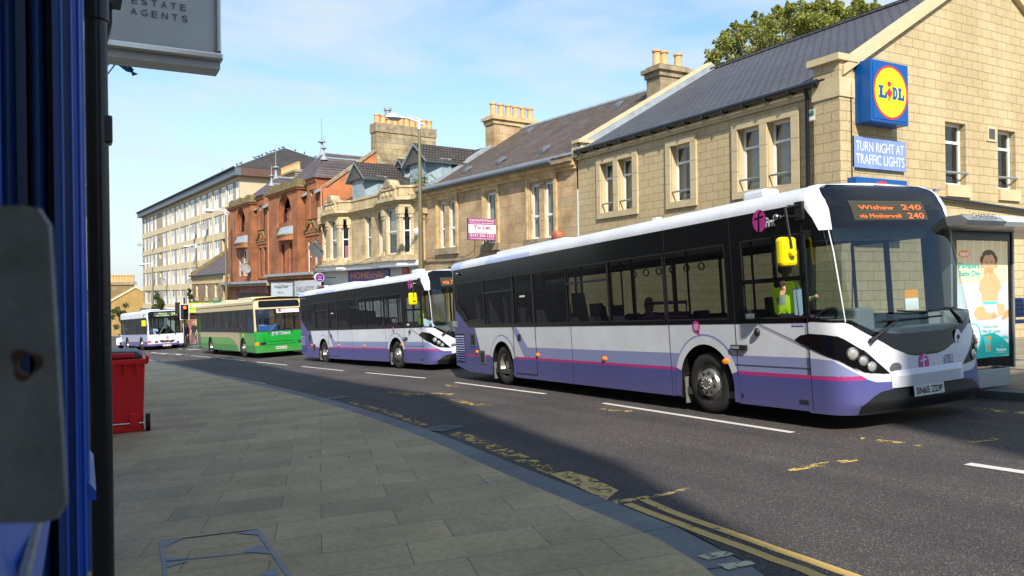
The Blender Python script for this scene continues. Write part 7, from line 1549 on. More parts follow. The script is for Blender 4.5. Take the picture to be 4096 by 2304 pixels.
# beige sweep on the side
bz=[V_(cV(*p)) for p in ((490,865),(1180,865),(1250,890),(1300,945),(1325,1000))];bz2=[V_(cV(*p)) for p in ((490,950),(1060,965),(1150,1040),(1200,1120),(1235,1235))]
up=lambda y:float(np.interp(y,[b[0] for b in bz[::-1]],[b[1] for b in bz[::-1]]));lw=lambda y:float(np.interp(y,[b[0] for b in bz2[::-1]],[b[1] for b in bz2[::-1]]))
mb=MB();cols(mb,-.004,bz2[-1][0]-.3,bz[0][0],lambda y:max(.30,lw(y) if y>bz2[-1][0] else .3),lambda y:min(zwg-.03,up(y)),'beige_paint',[(fwg,.43,.55),(rwg,.43,.55)]);mb.build('livery_sweep',gb)
MB().box(-.008,-.0,.05,Lg-.05,Hg-.14,Hg-.11,'seam').build('roof_rail',gb);a=V_(cV(440,900));b=V_(cV(490,1120));MB().box(-.01,0,a[0]-.75,a[0]-.05,b[1],a[1],'bus_grey').build('engine_grille',gb)
c=V_(cV(1322,925));MB().ball((-.01,c[0],c[1]),(.03,.05,.09),'amber',8,6).build('indicator',gb)
MB().box(.5,1.9,2,4.5,Hg+.12,Hg+.26,'cream_paint').build('roof_pod',gb,bevel=.05);MB().box(.5,1.9,7,8,Hg+.12,Hg+.25,'cream_paint').build('roof_pod',gb,bevel=.05)
def front(t,S,zb,zs0,zs1,ztop,lowm,upm,t0=-.004,t1=1.004,gm='screen_glass',pw=.05):
    mb=MB();S.poly(mb,[(t0,zb),(t1,zb),(t1,zs0),(t0,zs0)],0,lowm,dz=.15);mb.build('front_panel',t,smooth=True,ang=40)
    mb=MB();S.poly(mb,[(t0,zs1),(t1,zs1),(t1,ztop),(t0,ztop)],0,upm,dz=.12);S.poly(mb,[(t0,zs0),(pw,zs0),(pw,zs1),(t0,zs1)],0,upm,dz=.3);S.poly(mb,[(1-pw,zs0),(t1,zs0),(t1,zs1),(1-pw,zs1)],0,upm,dz=.3)
    n=16
    for k in range(n): a=S(k/n,ztop);b=S((k+1)/n,ztop);mb.quad(a,b,(b[0],.25,ztop+.08),(a[0],.25,ztop+.08),upm)
    mb.build('front_header',t,smooth=True,ang=40)
    mb=MB();S.poly(mb,[(pw,zs0),(1-pw,zs0),(1-pw,zs1),(pw,zs1)],-.005,gm,dz=.3);return mb.build('windscreen',t,smooth=True)
zs0=IG(cV(1700,850))[1];zs1=IG(cV(1700,418),z0=2.)[1];print('green screen',zs0,zs1)
front(gb,SG,.27,zs0,zs1,2.72,'green_paint','cream_paint')
d0=IG(cV(1612,395),z0=2.2);d1=IG(cV(1612,262),z0=2.5);mb=MB();ta=d0[0];za,zb_=d0[1]+.0,d1[1]
SG.poly(mb,[(ta,za+.06),(ta+.015,za),(.985-ta,za),(1-ta,za+.06),(1-ta,zb_-.06),(.985-ta,zb_),(ta+.015,zb_),(ta,zb_-.06)],.004,'bus_black',dz=.12);mb.build('destination_glass',gb)
mb=MB();SG.poly(mb,[(.05,zs0),(.066,zs0),(.058,(zs0+zs1)/2),(.066,zs1),(.05,zs1)],.003,'trim_black',mirror=True);SG.poly(mb,[(.497,zs0),(.503,zs0),(.503,zs1),(.497,zs1)],.004,'trim_black');SG.poly(mb,[(.035,zs0-.02),(.965,zs0-.02),(.965,zs0+.02),(.035,zs0+.02)],.003,'trim_black');mb.build('screen_rubber',gb)
par_s=SG
a=IG(cV(2018,485),t0=.6,z0=2);b=IG(cV(2395,465),t0=.75,z0=2);h=.17;print('sticker',a,b)
mb=MB();SG.poly(mb,[(a[0],a[1]),(b[0],a[1]),(b[0],a[1]+h),(a[0],a[1]+h)],.004,'white_letters');st=mb.build('screen_sticker',gb);ftext(st,'lettering','WE GIVE CHANGE',(a[0]+.008,a[1]+.04),(b[0]-.008,a[1]+.04),.09,'sign_red',off=.008,bold=.02)
a=IG(cV(1868,935),t0=.5,z0=1);b=IG(cV(2225,915),t0=.65,z0=1);lt_=ftext(gb,'lettering','JMB Travel',a,(b[0],a[1]),.17,'white_letters',off=.006,bold=.05);ftext(gb,'lettering','JMB Travel',(a[0]+.003,a[1]+.015),(b[0]-.003,a[1]+.015),.14,'shop_purple',off=.010,bold=.012)
a=IG(cV(1952,1192),t0=.5,z0=.5);b=IG(cV(2165,1180),t0=.6,z0=.5);mb=MB();SG.poly(mb,[(a[0],a[1]),(b[0],a[1]),(b[0],a[1]+.13),(a[0],a[1]+.13)],.012,'plate_white');st=mb.build('number_plate',gb);ftext(st,'plate_lettering','SN53 AUX',(a[0]+.006,a[1]+.025),(b[0]-.006,a[1]+.025),.08,'plate_ink',off=.016,bold=.02)
for mir in (False,True):
    a=IG(cV(1540,1120),z0=.6);b=IG(cV(1755,1050),z0=.7);c=IG(cV(1625,1100),z0=.6);f=(lambda t:1-t) if mir else (lambda t:t)
    for (x0,x1),m in (((max(.004,a[0]),c[0]),'amber'),((c[0],b[0]),'lamp_glass2' if 'lamp_glass2' in M else 'lamp_chrome')):
        mb=MB();P=[(f(x0),a[1]),(f(x1),a[1]+.0),(f(x1),b[1]),(f(x0),b[1]-.03)];SG.poly(mb,P,.008,m,dt=.01);mb.build('headlamp' if m!='amber' else 'indicator',gb)
g_=[IG(cV(*p),t0=t_,z0=z_) for p,t_,z_ in (((1705,950),.35,.95),((1780,1110),.4,.6),((2330,1062),.7,.6))];P=[np.array(SG(*q,.006)) for q in g_];MB().tube(P,.012,'seam',5).build('panel_groove',gb);g_=[IG(cV(*p),t0=t_,z0=z_) for p,t_,z_ in (((1810,1045),.4,.75),((2290,1015),.68,.75))];MB().tube([np.array(SG(*q,.006)) for q in g_],.012,'seam',5).build('panel_groove',gb)
for pts,ts in ((((1800,880),(1960,690)),(.45,.52)),(((2270,850),(2130,650)),(.68,.6))): MB().tube([np.array(SG(*IG(cV(*p),t0=t_,z0=1.3),.03)) for p,t_ in zip(pts,ts)],.022,'trim_black',5).build('wiper',gb)
MB().box(.12,2.3,-.1,.45,.8,zs0+.02,'blue_interior').box(.2,1.1,-.05,.1,zs0,zs0+.28,'blue_interior').build('dashboard',gb,bevel=.03);MB().box(.05,1.1,1.25,1.3,.4,2.1,'blue_interior').build('cab_partition',gb)
# far white bus
FW=roadfr(4.06,60.7,-.17);Q_=lambda p,x=0:FW.atx(*p,x)[1:]
Lw=Q_(cS(122,490))[0];zw_=(Q_(cS(700,865))[1]+Q_(cS(300,885))[1])/2;zt_=(Q_(cS(690,500))[1]+Q_(cS(300,560))[1])/2;Hw=(Q_(cS(705,385))[1]+Q_(cS(250,455))[1])/2
print('241',Lw,zw_,zt_,Hw);SWf=Surf(2.5,0,[(.3,-.2),(1.1,-.2),(2.4,-.05),(2.9,.05)],6,[(2.6,0),(2.8,.03),(2.95,.12),(3.0,.35)])
wn=[tuple(sorted((Q_(cS(a,700))[0],Q_(cS(b,700))[0]))) for a,b in ((560,690),(460,545),(310,445),(215,300),(140,205))]
mat('white_in_shade',(.33,.36,.50),.35,coat=.2)  # white side panel; its shade is put into this lilac grey
wb=box_bus('bus','white and blue bus with a lit 241 display coming round the far bend',None,FW,2.5,Lw,Hw,.3,zw_,zt_,wn,Q_(cS(590,1080))[0],Q_(cS(275,1080))[0],SWf,'white_in_shade','trim_black','bus_white')
IW=lambda p,**k:SWf.inv(FW,*p,**k)
fa_,ra_=Q_(cS(590,1080))[0],Q_(cS(275,1080))[0]
for ya,yb in ((0,fa_-.55),(fa_+.55,ra_-.55),(ra_+.55,Lw)): mb=MB().quad((-.004,ya,.3),(-.004,yb,.3),(-.004,yb,.62),(-.004,ya,.62),'bus_purple');mb.build('livery_band',wb)
zs0=IW(cS(1130,865),t0=.5)[1];zs1=IW(cS(1130,498),t0=.5,z0=2.3)[1];zt2=IW(cS(1130,345),t0=.5,z0=2.8)[1];print('241 screen',zs0,zs1,zt2)
front(wb,SWf,.3,zs0,zs1,zt2,'bus_white','bus_white',pw=.045)
mb=MB();SWf.poly(mb,[(.04,zs1-.0),(.96,zs1),(.95,zt2-.12),(.9,zt2-.04),(.1,zt2-.04),(.05,zt2-.12)],.004,'bus_black',dz=.15);dg_=mb.build('destination_glass',wb)
par_s=SWf;a=IW(cS(870,488),t0=.3,z0=2.5);b=IW(cS(1395,375),t0=.8,z0=2.7)
mat('display_grey',(.06,.08,.08),.3);mb=MB();SWf.poly(mb,[(a[0],a[1]),(b[0],a[1]),(b[0],b[1]),(a[0],b[1])],.006,'display_grey');ds=mb.build('destination_display',wb)
zz=(a[1]+b[1])/2;tt=lambda f:a[0]+(b[0]-a[0])*f
ftext(ds,'lettering','241',(tt(.72),a[1]+.07),(tt(.94),a[1]+.07),.22,'led_dim',off=.01);ftext(ds,'lettering','Wishaw',(tt(.18),zz+.02),(tt(.52),zz+.02),.11,'led_dim',off=.01);ftext(ds,'lettering','via Coltness',(tt(.08),a[1]+.03),(tt(.62),a[1]+.03),.11,'led_dim',off=.01)
mb=MB();zb1=IW(cS(1130,1075),t0=.5,z0=.5)[1];SWf.poly(mb,[(-.004,.3),(1.004,.3),(1.004,zb1-.03),(-.004,zb1-.03)],.004,'bus_purple',dz=.1);SWf.poly(mb,[(-.004,zb1-.03),(1.004,zb1-.03),(1.004,zb1),(-.004,zb1)],.004,'bus_pink');mb.build('bumper',wb)
for L_ in (((985,1005),(1085,1003),(1150,1058),(1030,1060)),((1105,1005),(1230,1000),(1168,1055)),((1250,998),(1345,992),(1290,1050),(1195,1055))): mb=MB();SWf.poly(mb,[IW(cS(*p),t0=.5,z0=.6) for p in L_],.008,'ink');mb.build('front_grille',wb)
mat('lit_lamp',(.95,.93,.85),.3,emit=.8)
for (x0,x1,m) in ((740,808,'sign_red'),(808,885,'lit_lamp'),(885,960,'lamp_chrome'),(1375,1440,'lamp_chrome'),(1440,1515,'lit_lamp'),(1515,1556,'sign_red')):
    a=IW(cS(x0,1070),t0=.2 if x0<1000 else .85,z0=.6);b=IW(cS(x1,1022),t0=.25 if x0<1000 else .9,z0=.7);mb=MB();SWf.poly(mb,[(a[0],a[1]+.0),(b[0],a[1]),(b[0],b[1]),(a[0],b[1])],.01,m,dt=.01);mb.build('headlamp',wb)
a=IW(cS(1070,1142),t0=.4,z0=.4);b=IW(cS(1255,1105),t0=.6,z0=.45);mb=MB();SWf.poly(mb,[(a[0],a[1]),(b[0],a[1]),(b[0],a[1]+.13),(a[0],a[1]+.13)],.010,'plate_white');st=mb.build('number_plate',wb);ftext(st,'plate_lettering','Y303 RTD',(a[0]+.01,a[1]+.03),(b[0]-.01,a[1]+.03),.075,'plate_ink',off=.014)
flogo(IW(cS(1168,942),t0=.5,z0=.9),.08,wb,SWf)
for pts,ts in ((((975,895),(1115,700)),(.3,.45)),(((1350,875),(1190,690)),(.8,.6))): MB().tube([np.array(SWf(*IW(cS(*p),t0=t_,z0=1.4),.03)) for p,t_ in zip(pts,ts)],.03,'trim_black',5).build('wiper',wb)
m0=FW.atx(*cS(637,630),-.3);MB().box(-.42,-.18,m0[1]-.06,m0[1]+.06,m0[2]-.2,m0[2]+.2,'mirror_yellow').tube([(-.3,m0[1],m0[2]+.1),(-.3,m0[1]-.1,m0[2]+.6),(0,m0[1]-.2,m0[2]+.6)],.02,'trim_black',5).build('mirror',wb)
m0=FW.atx(*cS(1570,590),2.75);MB().box(2.6,2.9,m0[1]-.06,m0[1]+.06,m0[2]-.2,m0[2]+.2,'mirror_yellow').build('mirror',wb);MB().box(.8,1.7,3,5,Hw+.12,Hw+.28,'bus_white').build('roof_pod',wb,bevel=.05);MB().box(.1,2.4,-.1,.4,.8,zs0,'dash_grey').build('dashboard',wb)
# ================= cars =================
def car(fr,label,paint,name='car',group=None):
    t=thing(name,label,'car',fr,group);W=1.78
    prof=[(0,.32),(-.02,.55),(.05,.72),(.25,.80),(1.15,.93),(1.55,1.12),(2.1,1.42),(2.6,1.47),(3.3,1.44),(3.95,1.1),(4.2,.98),(4.28,.6),(4.2,.3)]
    mb=MB();n=len(prof);ins=lambda z:.0 if z<.9 else (z-.9)*.42
    A=[(ins(z)+(.10 if y<.1 or y>4.2 else 0),y,z) for y,z in prof];Bc=[(W-a[0],a[1],a[2]) for a in A]
    mb.add(A+Bc,[(i,(i+1)%n,n+(i+1)%n,n+i) for i in range(n)]+[tuple(range(n)),tuple(range(n,2*n))[::-1]],paint);mb.build('body',t,smooth=True,ang=30)
    def g(P,m='dark_glass',nm='window'): MB().poly(P,m).build(nm,t)
    off=.006
    g([(ins(.97)+.10,1.20-off,.97),(W-ins(.97)-.10,1.20-off,.97),(W-ins(1.38)-.07,2.0-off,1.385),(ins(1.38)+.07,2.0-off,1.385)],'dark_glass','windscreen')
    for s_ in (0,1):
        f=lambda y,z:((ins(z)-off) if s_==0 else (W-ins(z)+off),y,z)
        g([f(1.55,1.0),f(2.55,1.0),f(2.55,1.38),f(2.12,1.36)]);g([f(2.62,1.0),f(3.75,1.03),f(3.3,1.36),f(2.62,1.38)])
        MB().box(-.15 if s_==0 else W,.0 if s_==0 else W+.15,1.5,1.62,.98,1.1,paint).build('door_mirror',t,bevel=.02)
        for y in (.85,3.4): wheel(t,.01 if s_==0 else W-.01,y,.32,side=-1 if s_==0 else 1,w=.2)
        x0,x1=(.12,.55) if s_==0 else (W-.55,W-.12);MB().hexa([(x0,-.025,.62),(x1,-.03,.62),(x1,.12,.62),(x0,.15,.62),(x0,.03,.74),(x1,-.005,.70),(x1,.2,.73),(x0,.2,.76)],'lit_lamp' if paint!='car_dark' else 'lamp_chrome').build('headlamp',t)
    MB().box(.35,W-.35,-.035,.02,.35,.55,'trim_black').box(.6,W-.6,-.03,.02,.6,.68,'trim_black').build('front_grille',t);MB().box(W/2-.26,W/2+.26,-.045,-.03,.42,.52,'plate_white').build('number_plate',t)
    return t
mat('car_white',(.68,.70,.73),.25,coat=.6);mat('car_dark',(.05,.06,.08),.25,coat=.6)
def carfr(px,py,th): g=ground(px,py);return roadfr(g[0],g[1],th)
car(carfr(*cN(560,1352),.42),'white hatchback with lit headlamps following the far bus','car_white')
car(carfr(*cN(560,1298),.30),'dark car partly hidden behind the white hatchback','car_dark')
# ================= street furniture and planting =================
mat('lamp_post',(.36,.29,.16),.35,.75,var=.2,scale=2);mat('lamp_white',(.66,.68,.72),.35);mat('dish_grey',(.30,.31,.31),.5,var=.15);mat('dish_dark',(.10,.11,.12),.4)
def lamp(label,pole_px,head_px,Y,topr=.055,botr=.11,g='tall street lamps along the far pavement'):
    d=ray(*pole_px);p=CAM+d*(Y/d[1]);zb=road(p[0],p[1])+.1;H=p[2]-zb;fr=Fr((p[0],p[1],zb),(1,0,0),(0,1,0));t=thing('street_lamp',label,'street lamp',fr,g)
    hp=fr.loc(fr.pl(*head_px,fr.w(0,0,0),fr.ey));L=hp[0];hz=hp[2]
    MB().lathe([(botr*1.2,0),(botr*1.2,1.2),(botr,1.25),(botr,H*.35),(topr,H)],(0,0,0),(0,0,1),'lamp_post',16).build('pole',t,smooth=True)
    MB().lathe([(topr*1.2,H-.05),(topr*1.3,H+.05),(topr*1.1,H+.3),(topr*.5,H+.34)],(0,0,0),(0,0,1),'lamp_white',12).tube([(.35,0,H+.08),(.0,0,H+.22),(L*.45,0,(H+.25+hz+.04)/2+.06),(L*.75,0,hz+.08)],[.02,.05,.045,.035],'lamp_white',8).tube([(.12,0,H+.32),(L*.25,0,H+.42),(L*.5,0,hz+.2)],.018,'lamp_white',6).build('arm',t,smooth=True)
    r=abs(L)*.30;mb=MB();n=20;k=8;cx_=L
    vs=[];fs=[]
    for i in range(k+1):
        a=math.pi/2*i/k
        for j in range(n): b=2*math.pi*j/n;vs.append((cx_+r*1.15*math.cos(a)*math.cos(b),r*.62*math.cos(a)*math.sin(b),hz+r*.62*math.sin(a)))
    for i in range(k):
        for j in range(n): fs.append((i*n+j,i*n+(j+1)%n,(i+1)*n+(j+1)%n,(i+1)*n+j))
    mb.add(vs,fs,'lamp_white');hd=mb.build('lamp_head',t,smooth=True)
    mb=MB();mb.add([(cx_+r*1.1*math.cos(a)*0.96,r*.6*math.sin(a),hz+.0) for a in np.linspace(0,2*math.pi,21)[:-1]]+[(cx_+r*.6*math.cos(a),r*.32*math.sin(a),hz-.09) for a in np.linspace(0,2*math.pi,21)[:-1]],[(i,(i+1)%20,20+(i+1)%20,20+i) for i in range(20)]+[tuple(range(20,40))],'dish_grey');mb.build('lamp_bowl',hd,smooth=True)
lamp('nearest and tallest street lamp, its gold pole rising between the tan and cream buildings',(1677,512),(1577,472),29.)
lamp('street lamp whose pole stands in front of the left end of the red sandstone building',c3(832,635),c3(695,612),61.,g='tall street lamps along the far pavement')
lamp('street lamp showing above the low rubble building roof against the pale block',c3(588,912),c3(510,905),80.)
lamp('furthest street lamp, beside the small tree before the pale block',cN(1195,-60),cN(1010,-90),88.)
# satellite dishes
def dish(fr,px,r,label,big=False,off=-.55,nrm=(.25,-.86,.44),m='dish_grey',proto=None,g='satellite dishes on the pale block'):
    q=fr.aty(*px,off);P=fr.w(*q);n=np.array(nrm,float);n/=np.linalg.norm(n);ex=np.cross(n,(0,0,1));ex/=np.linalg.norm(ex);ez=np.cross(ex,n)*-1;
    ey=-n;ez=np.cross(ex,ey);F=Fr(P,ex,ey,ez)
    if proto is not None: c=copy_tree(proto);c.matrix_world=F.mat();c.scale=(r,r,r);c['label']=label;return c
    t=thing('satellite_dish',label,'satellite dish',F,g)
    MB().lathe([(.001,.16),(.35,.14),(.7,.08),(1.,0),(1.02,0),(1.0,.02),(.7,.11),(.35,.17),(.001,.19)],(0,0,0),(0,1,0),m,28).build('dish',t,smooth=True,ang=60)
    MB().tube([(0,.15,-.9),(0,-.5,-.75),(0,-.95,-.45)],.04,'trim_black',6).tube([(0,-.9,-.42),(0,-1.1,-.3)],.11,'dish_dark',8).build('feed_arm',t,smooth=True);MB().tube([(0,.15,0),(0,.6,-.1),(0,.62,-.9),(.0,1.4,-.95)],.05,'galv',6).build('mount',t,smooth=True)
    t.scale=(r,r,r);return t
d0=dish(FB,cH(1100,1078),.42,'pale satellite dish, the rightmost of the two on the second floor of the block')
for px,lab,nn in ((cH(915,1135),'satellite dish left of the rightmost one, between window columns of the block',(.25,-.8,.5)),(cH(75,1370),'satellite dish sticking out beyond the left edge of the pale block',(.1,-.6,.8)),(cH(250,1295),'satellite dish near the left end of the block, one floor below its top row',(.15,-.7,.7)),(cH(392,1292),'small edge on satellite dish on the windowless bay of the block',(.93,-.35,.1)),(cI(915,405),'satellite dish of the block seen just behind a street lamp head',(.25,-.8,.5)),(cI(250,835),'satellite dish of the block beside the furthest lamp pole',(.3,-.8,.5)),(cI(462,908),'satellite dish low on the block above the small tree',(.3,-.9,.3)),(cI(897,910),'satellite dish of the block half hidden by the low rubble building',(.3,-.9,.3))):
    dish(FB,px,.40 if lab[0:5]!='small' else .3,lab,nrm=nn,proto=d0,off=-.6)
d1=dish(FR,cG(1058,872),.48,'big dark satellite dish on a wall arm between red and cream buildings',off=-.9,nrm=(.35,-.8,.45),m='dish_dark',g='satellite dishes on the red building');d2=dish(FR,cG(235,1080),.40,'pale see-through satellite dish on the left tower of the red building',off=-.9,nrm=(.3,-.8,.5),m='dish_grey',g='satellite dishes on the red building')
# traffic light
d=ray(*cS(1550,330));Y=60.3;p=CAM+d*(Y/d[1]);F=Fr((p[0],p[1],road(p[0],p[1])+.1),(1,0,0),(0,1,0));t=thing('traffic_light','traffic light showing red on a white edged board between far buses','traffic light',F)
hz=p[2]-F.o[2];MB().tube([(0,.12,0),(0,.12,hz+.9)],.06,'gutter_black',10).build('pole',t,smooth=True);MB().box(-.31,.31,0,.03,hz-.72,hz+.42,'white_letters').box(-.27,.27,-.006,0,hz-.68,hz+.38,'trim_black').build('backing_board',t)
MB().box(-.17,.17,-.2,-.006,hz-.62,hz+.32,'trim_black').build('signal_head',t,bevel=.03)
mat('red_light',(1,.07,.01),.4,emit=4);mat('off_lens',(.02,.02,.02),.2)
for k,m in enumerate(('red_light','off_lens','off_lens')):
    z=hz+.17-.31*k;MB().lathe([(.001,.0),(.10,0),(.105,-.02)],(0,-.205,z),(0,-1,0),m,18).build('lens',t);MB().lathe([(.12,0),(.12,.16)],(0,-.2,z+.0),(0,-1,.05),'trim_black',18).build('hood',t)
MB().box(-.62,-.28,.0,.2,hz-.3,hz+.55,'trim_black').build('signal_head',t,bevel=.03)
# lime sign and shop entrance behind
d=ray(*cS(1632,400));Y=67.;p=CAM+d*(Y/d[1]);q=ray(*cS(1800,175))*(Y/ray(*cS(1800,175))[1])+CAM;F=Fr(p,(1,0,0),(0,1,0));t=thing('lime_sign','lime green shop sign with white lettering behind the traffic light','sign',F);h=q[2]-p[2];w_=1.9
MB().box(0,w_,0,.15,0,h,'lime').build('board',t);text(t,'lettering','wbf',(.2,0,h*.58),1.2,h*.36,'white_letters',bold=.05);text(t,'lettering','ALL ENQUIRIES',(.05,0,h*.33),1.8,h*.17,'ink');text(t,'lettering','01698 264',(.25,0,h*.10),1.0,h*.13,'white_letters')
F=Fr((p[0]-1.3,Y+.6,road(p[0],Y)+.1),(1,0,0),(0,1,0));t=thing('corner_shop','small shop front with maroon fascia and yellow door under the lime sign','shopfront',F);mat('kiosk_yellow',(.85,.62,.0),.5);mat('timber',(.55,.38,.15),.6)
zs=p[2]-F.o[2];MB().box(-.2,4.2,0,3,0,zs+.4,'sign_pale').build('wall',t);MB().box(-.2,4.2,-.25,0,zs-.35,zs-.05,'mauve').build('fascia',t);MB().box(.35,.75,-.05,0,.05,zs-.4,'interior_dark').box(.75,1.15,-.06,0,.05,zs-.4,'timber').box(1.9,2.2,-.06,0,.05,zs-.2,'timber').build('door',t);MB().box(1.15,1.85,-.08,0,.05,zs,'mauve').build('pilaster',t)
g=ground(*cS(1667,1088));F=Fr((g[0],g[1],road(g[0],g[1])+.1),(1,0,0),(0,1,0));t=thing('yellow_bin','tall bright yellow grit bin standing between the two pedestrians','bin',F);MB().hexa([(-.27,-.2,0),(.27,-.2,0),(.27,.3,0),(-.27,.3,0),(-.27,-.2,1.05),(.27,-.2,1.05),(.27,.3,1.05),(-.27,.3,1.05)],'kiosk_yellow').build('body',t,bevel=.03);MB().box(-.3,.3,-.23,.33,1.05,1.18,'kiosk_yellow').build('lid',t,bevel=.03)
d=ray(*cS(1570,590));
# bus shelter with its lit advertising panel
pz=CAM+ray(*cP(552,1003))*11.6;ES=np.array((math.cos(.04),-math.sin(.04),0));FP=Fr(pz,ES,(-ES[1],ES[0],0));zf_=road(pz[0],pz[1])+.125-pz[2]
A_=lambda p,y=0.:FP.aty(*p,y);tl=A_(cO(215,103));tr_=A_(cO(705,113));print('poster',tl,tr_,A_(cO(705,1255)),'floor',zf_)
pw,ph=1.20,tr_[2];F0=Fr(FP.w(-pw,0,zf_),FP.ex,FP.ey);sh=thing('bus_shelter','bus shelter with pale curved roof and a backlit nappy advertisement','bus shelter',F0);o=-zf_
tp=o+ph
MB().box(-.12,pw+.10,.03,.26,o-.13,tp+.14,'bus_black').build('panel_case',sh,bevel=.01);MB().box(pw+.10,pw+.14,.01,.28,o-.18,tp+.18,'galv').box(-.16,-.12,.01,.28,o-.18,tp+.18,'galv').box(-.16,pw+.14,.01,.28,tp+.14,tp+.18,'galv').build('panel_frame',sh);MB().box(-.10,pw+.06,.04,.30,0,o-.18,'galv').build('panel_base',sh,bevel=.01)
rz=A_(cP(330,115),-.1)[2]+o;rz0=A_(cP(330,185),-.1)[2]+o;Lr=3.6
mb=MB();mb.prism([(pw-1.05,y,z) for y,z in ((-.55,rz0+.0),(-.6,rz0+.06),(-.5,rz-.02),(-.2,rz+.03),(.6,rz+.02),(1.2,rz-.06),(1.2,rz0-.02))],(Lr,0,0),'upvc');mb.build('roof',sh,smooth=True,ang=40)
mb=MB();mb.prism([(pw-1.9,y,z) for y,z in ((-.55,rz0+.0),(-.6,rz0+.06),(-.5,rz-.02),(.6,rz-.05),(.6,rz0-.02))],(.85,0,0),'galv');mb.build('roof_end',sh);text(sh,'lettering','CHANNEL',(pw-1.85,-.6,rz0+.08),.55,.07,'ink',zd=(0,.15,.98),off=.02)
MB().box(pw+1.9,pw+2.0,.4,.5,0,rz0,'galv').box(pw+.3,pw+.38,.4,.48,0,rz0,'galv').build('post',sh);text(sh,'lettering','ClearChannel',(.48,.03,tp+.045),.30,.05,'dish_grey')
# poster layers
def backlit(n_,c,e=.16): return mat(n_,c,.35,emit=e)
backlit('p_cream',(.80,.66,.40));backlit('p_line',(.9,.82,.66));backlit('p_white',(.72,.75,.80));backlit('p_skin',(.72,.40,.20));backlit('p_skin2',(.60,.30,.14));backlit('p_hair',(.10,.045,.02),.2);backlit('p_teal',(.0,.42,.40));backlit('p_teal2',(.10,.60,.55));backlit('p_orange',(.85,.30,.02));backlit('p_nappy',(.62,.74,.74));backlit('p_paper',(.9,.9,.9));backlit('p_green',(.3,.55,.08))
Y0=.026;lay=[Y0]
u=lambda x,y:(  (x-215)/(705-215)*pw, o+ph*(1-(y-103-(x-215)*.02)/(1252-103)) )
def pp(pts,m,k,name='artwork',par=None):
    y=Y0-.0012*k
    mb=MB();mb.poly([(u(*p)[0],y,u(*p)[1]) for p in pts],m);return mb.build(name,pos)
def el(cx_,cy_,rx,ry,a0=0,a1=360,n=28,rot=0):
    L_=[]
    for k in range(n):
        a=math.radians(a0+(a1-a0)*k/(n-1 if a1-a0<360 else n));x=rx*math.cos(a);y=ry*math.sin(a);c,s_=math.cos(rot),math.sin(rot);L_.append((cx_+x*c-y*s_,cy_+x*s_+y*c))
    return L_
mb=MB();a,b=u(215,103),u(705,1262);mb.quad((0,Y0,a[1]*0+o+.0),(pw,Y0,o),(pw,Y0,tp),(0,Y0,tp),'p_white');pos=mb.build('poster',sh)
pp([(215,103),(705,113),(705,520),(215,522)],'p_cream',1,'poster_wall')
for x in (285,372,460,548,635): pp([(x,105),(x+7,105),(x+7,520),(x,520)],'p_line',2,'poster_stripe')
pp(el(282,236,56,35),'p_orange',3,'poster_badge');text(pos,'poster_lettering','NEW',(u(242,0)[0],Y0-.006,u(0,252)[1]),u(325,0)[0]-u(242,0)[0],.055,'p_paper',bold=.03)
text(pos,'poster_lettering','Pampers',(u(230,0)[0],Y0-.004,u(0,385)[1]),u(425,0)[0]-u(230,0)[0],.105,'p_teal',bold=.02);text(pos,'poster_lettering','Baby Dry',(u(230,0)[0],Y0-.004,u(0,462)[1]),u(432,0)[0]-u(230,0)[0],.105,'p_teal',bold=.02)
text(pos,'poster_lettering','*tested with',(u(442,0)[0],Y0-.004,u(0,958)[1]),.37,.05,'p_teal');text(pos,'poster_lettering','790 UK mums',(u(442,0)[0],Y0-.004,u(0,1008)[1]),.43,.05,'p_teal')
# seated baby
pp([(445,470),(520,450),(600,470),(610,600),(595,740),(450,740),(440,600)],'p_skin',4,'poster_baby');pp(el(430,815,62,68),'p_skin',4,'poster_baby');pp([(400,760),(560,800),(590,850),(560,885),(400,885),(370,830)],'p_skin',5,'poster_baby')
pp([(590,735),(655,730),(670,790),(660,850),(600,855)],'p_skin',5,'poster_baby');pp([(630,880),(680,800),(700,800),(700,870),(650,900)],'p_skin2',6,'poster_baby');pp(el(560,858,30,20),'p_skin2',6,'poster_baby')
pp([(452,705),(590,708),(575,800),(520,825),(475,800)],'p_nappy',6,'poster_nappy');pp([(455,705),(590,708),(588,735),(457,735)],'p_teal2',7,'poster_nappy')
pp(el(517,262,68,66),'p_hair',4,'poster_hair');pp(el(447,295,16,36),'p_hair',4,'poster_hair');pp(el(583,295,18,40),'p_hair',4,'poster_hair');pp(el(515,330,62,95),'p_skin',5,'poster_baby');pp(el(450,355,14,24),'p_skin2',4,'poster_baby');pp(el(580,355,14,24),'p_skin2',4,'poster_baby')
pp(el(505,228,50,22),'p_hair',6,'poster_hair');pp(el(490,318,9,7),'p_hair',6,'poster_eye');pp(el(540,318,9,7),'p_hair',6,'poster_eye');pp(el(513,345,8,7),'p_skin2',6,'poster_nose');pp(el(515,378,18,8),'p_skin2',6,'poster_mouth')
for L_ in ([(415,590),(425,500),(465,450),(480,400),(510,400),(500,460),(480,540),(470,600),(440,620)],[(560,500),(530,470),(510,420),(545,395),(580,440),(625,520),(635,580),(610,612),(585,600)]): pp(L_,'p_skin',7,'poster_arm')
for x,y,r_ in ((470,418,.3),(490,405,.0),(508,398,-.1),(522,415,.2),(535,405,0),(548,402,.1)): pp(el(x,y,7,26,rot=r_),'p_skin2',8,'poster_finger')
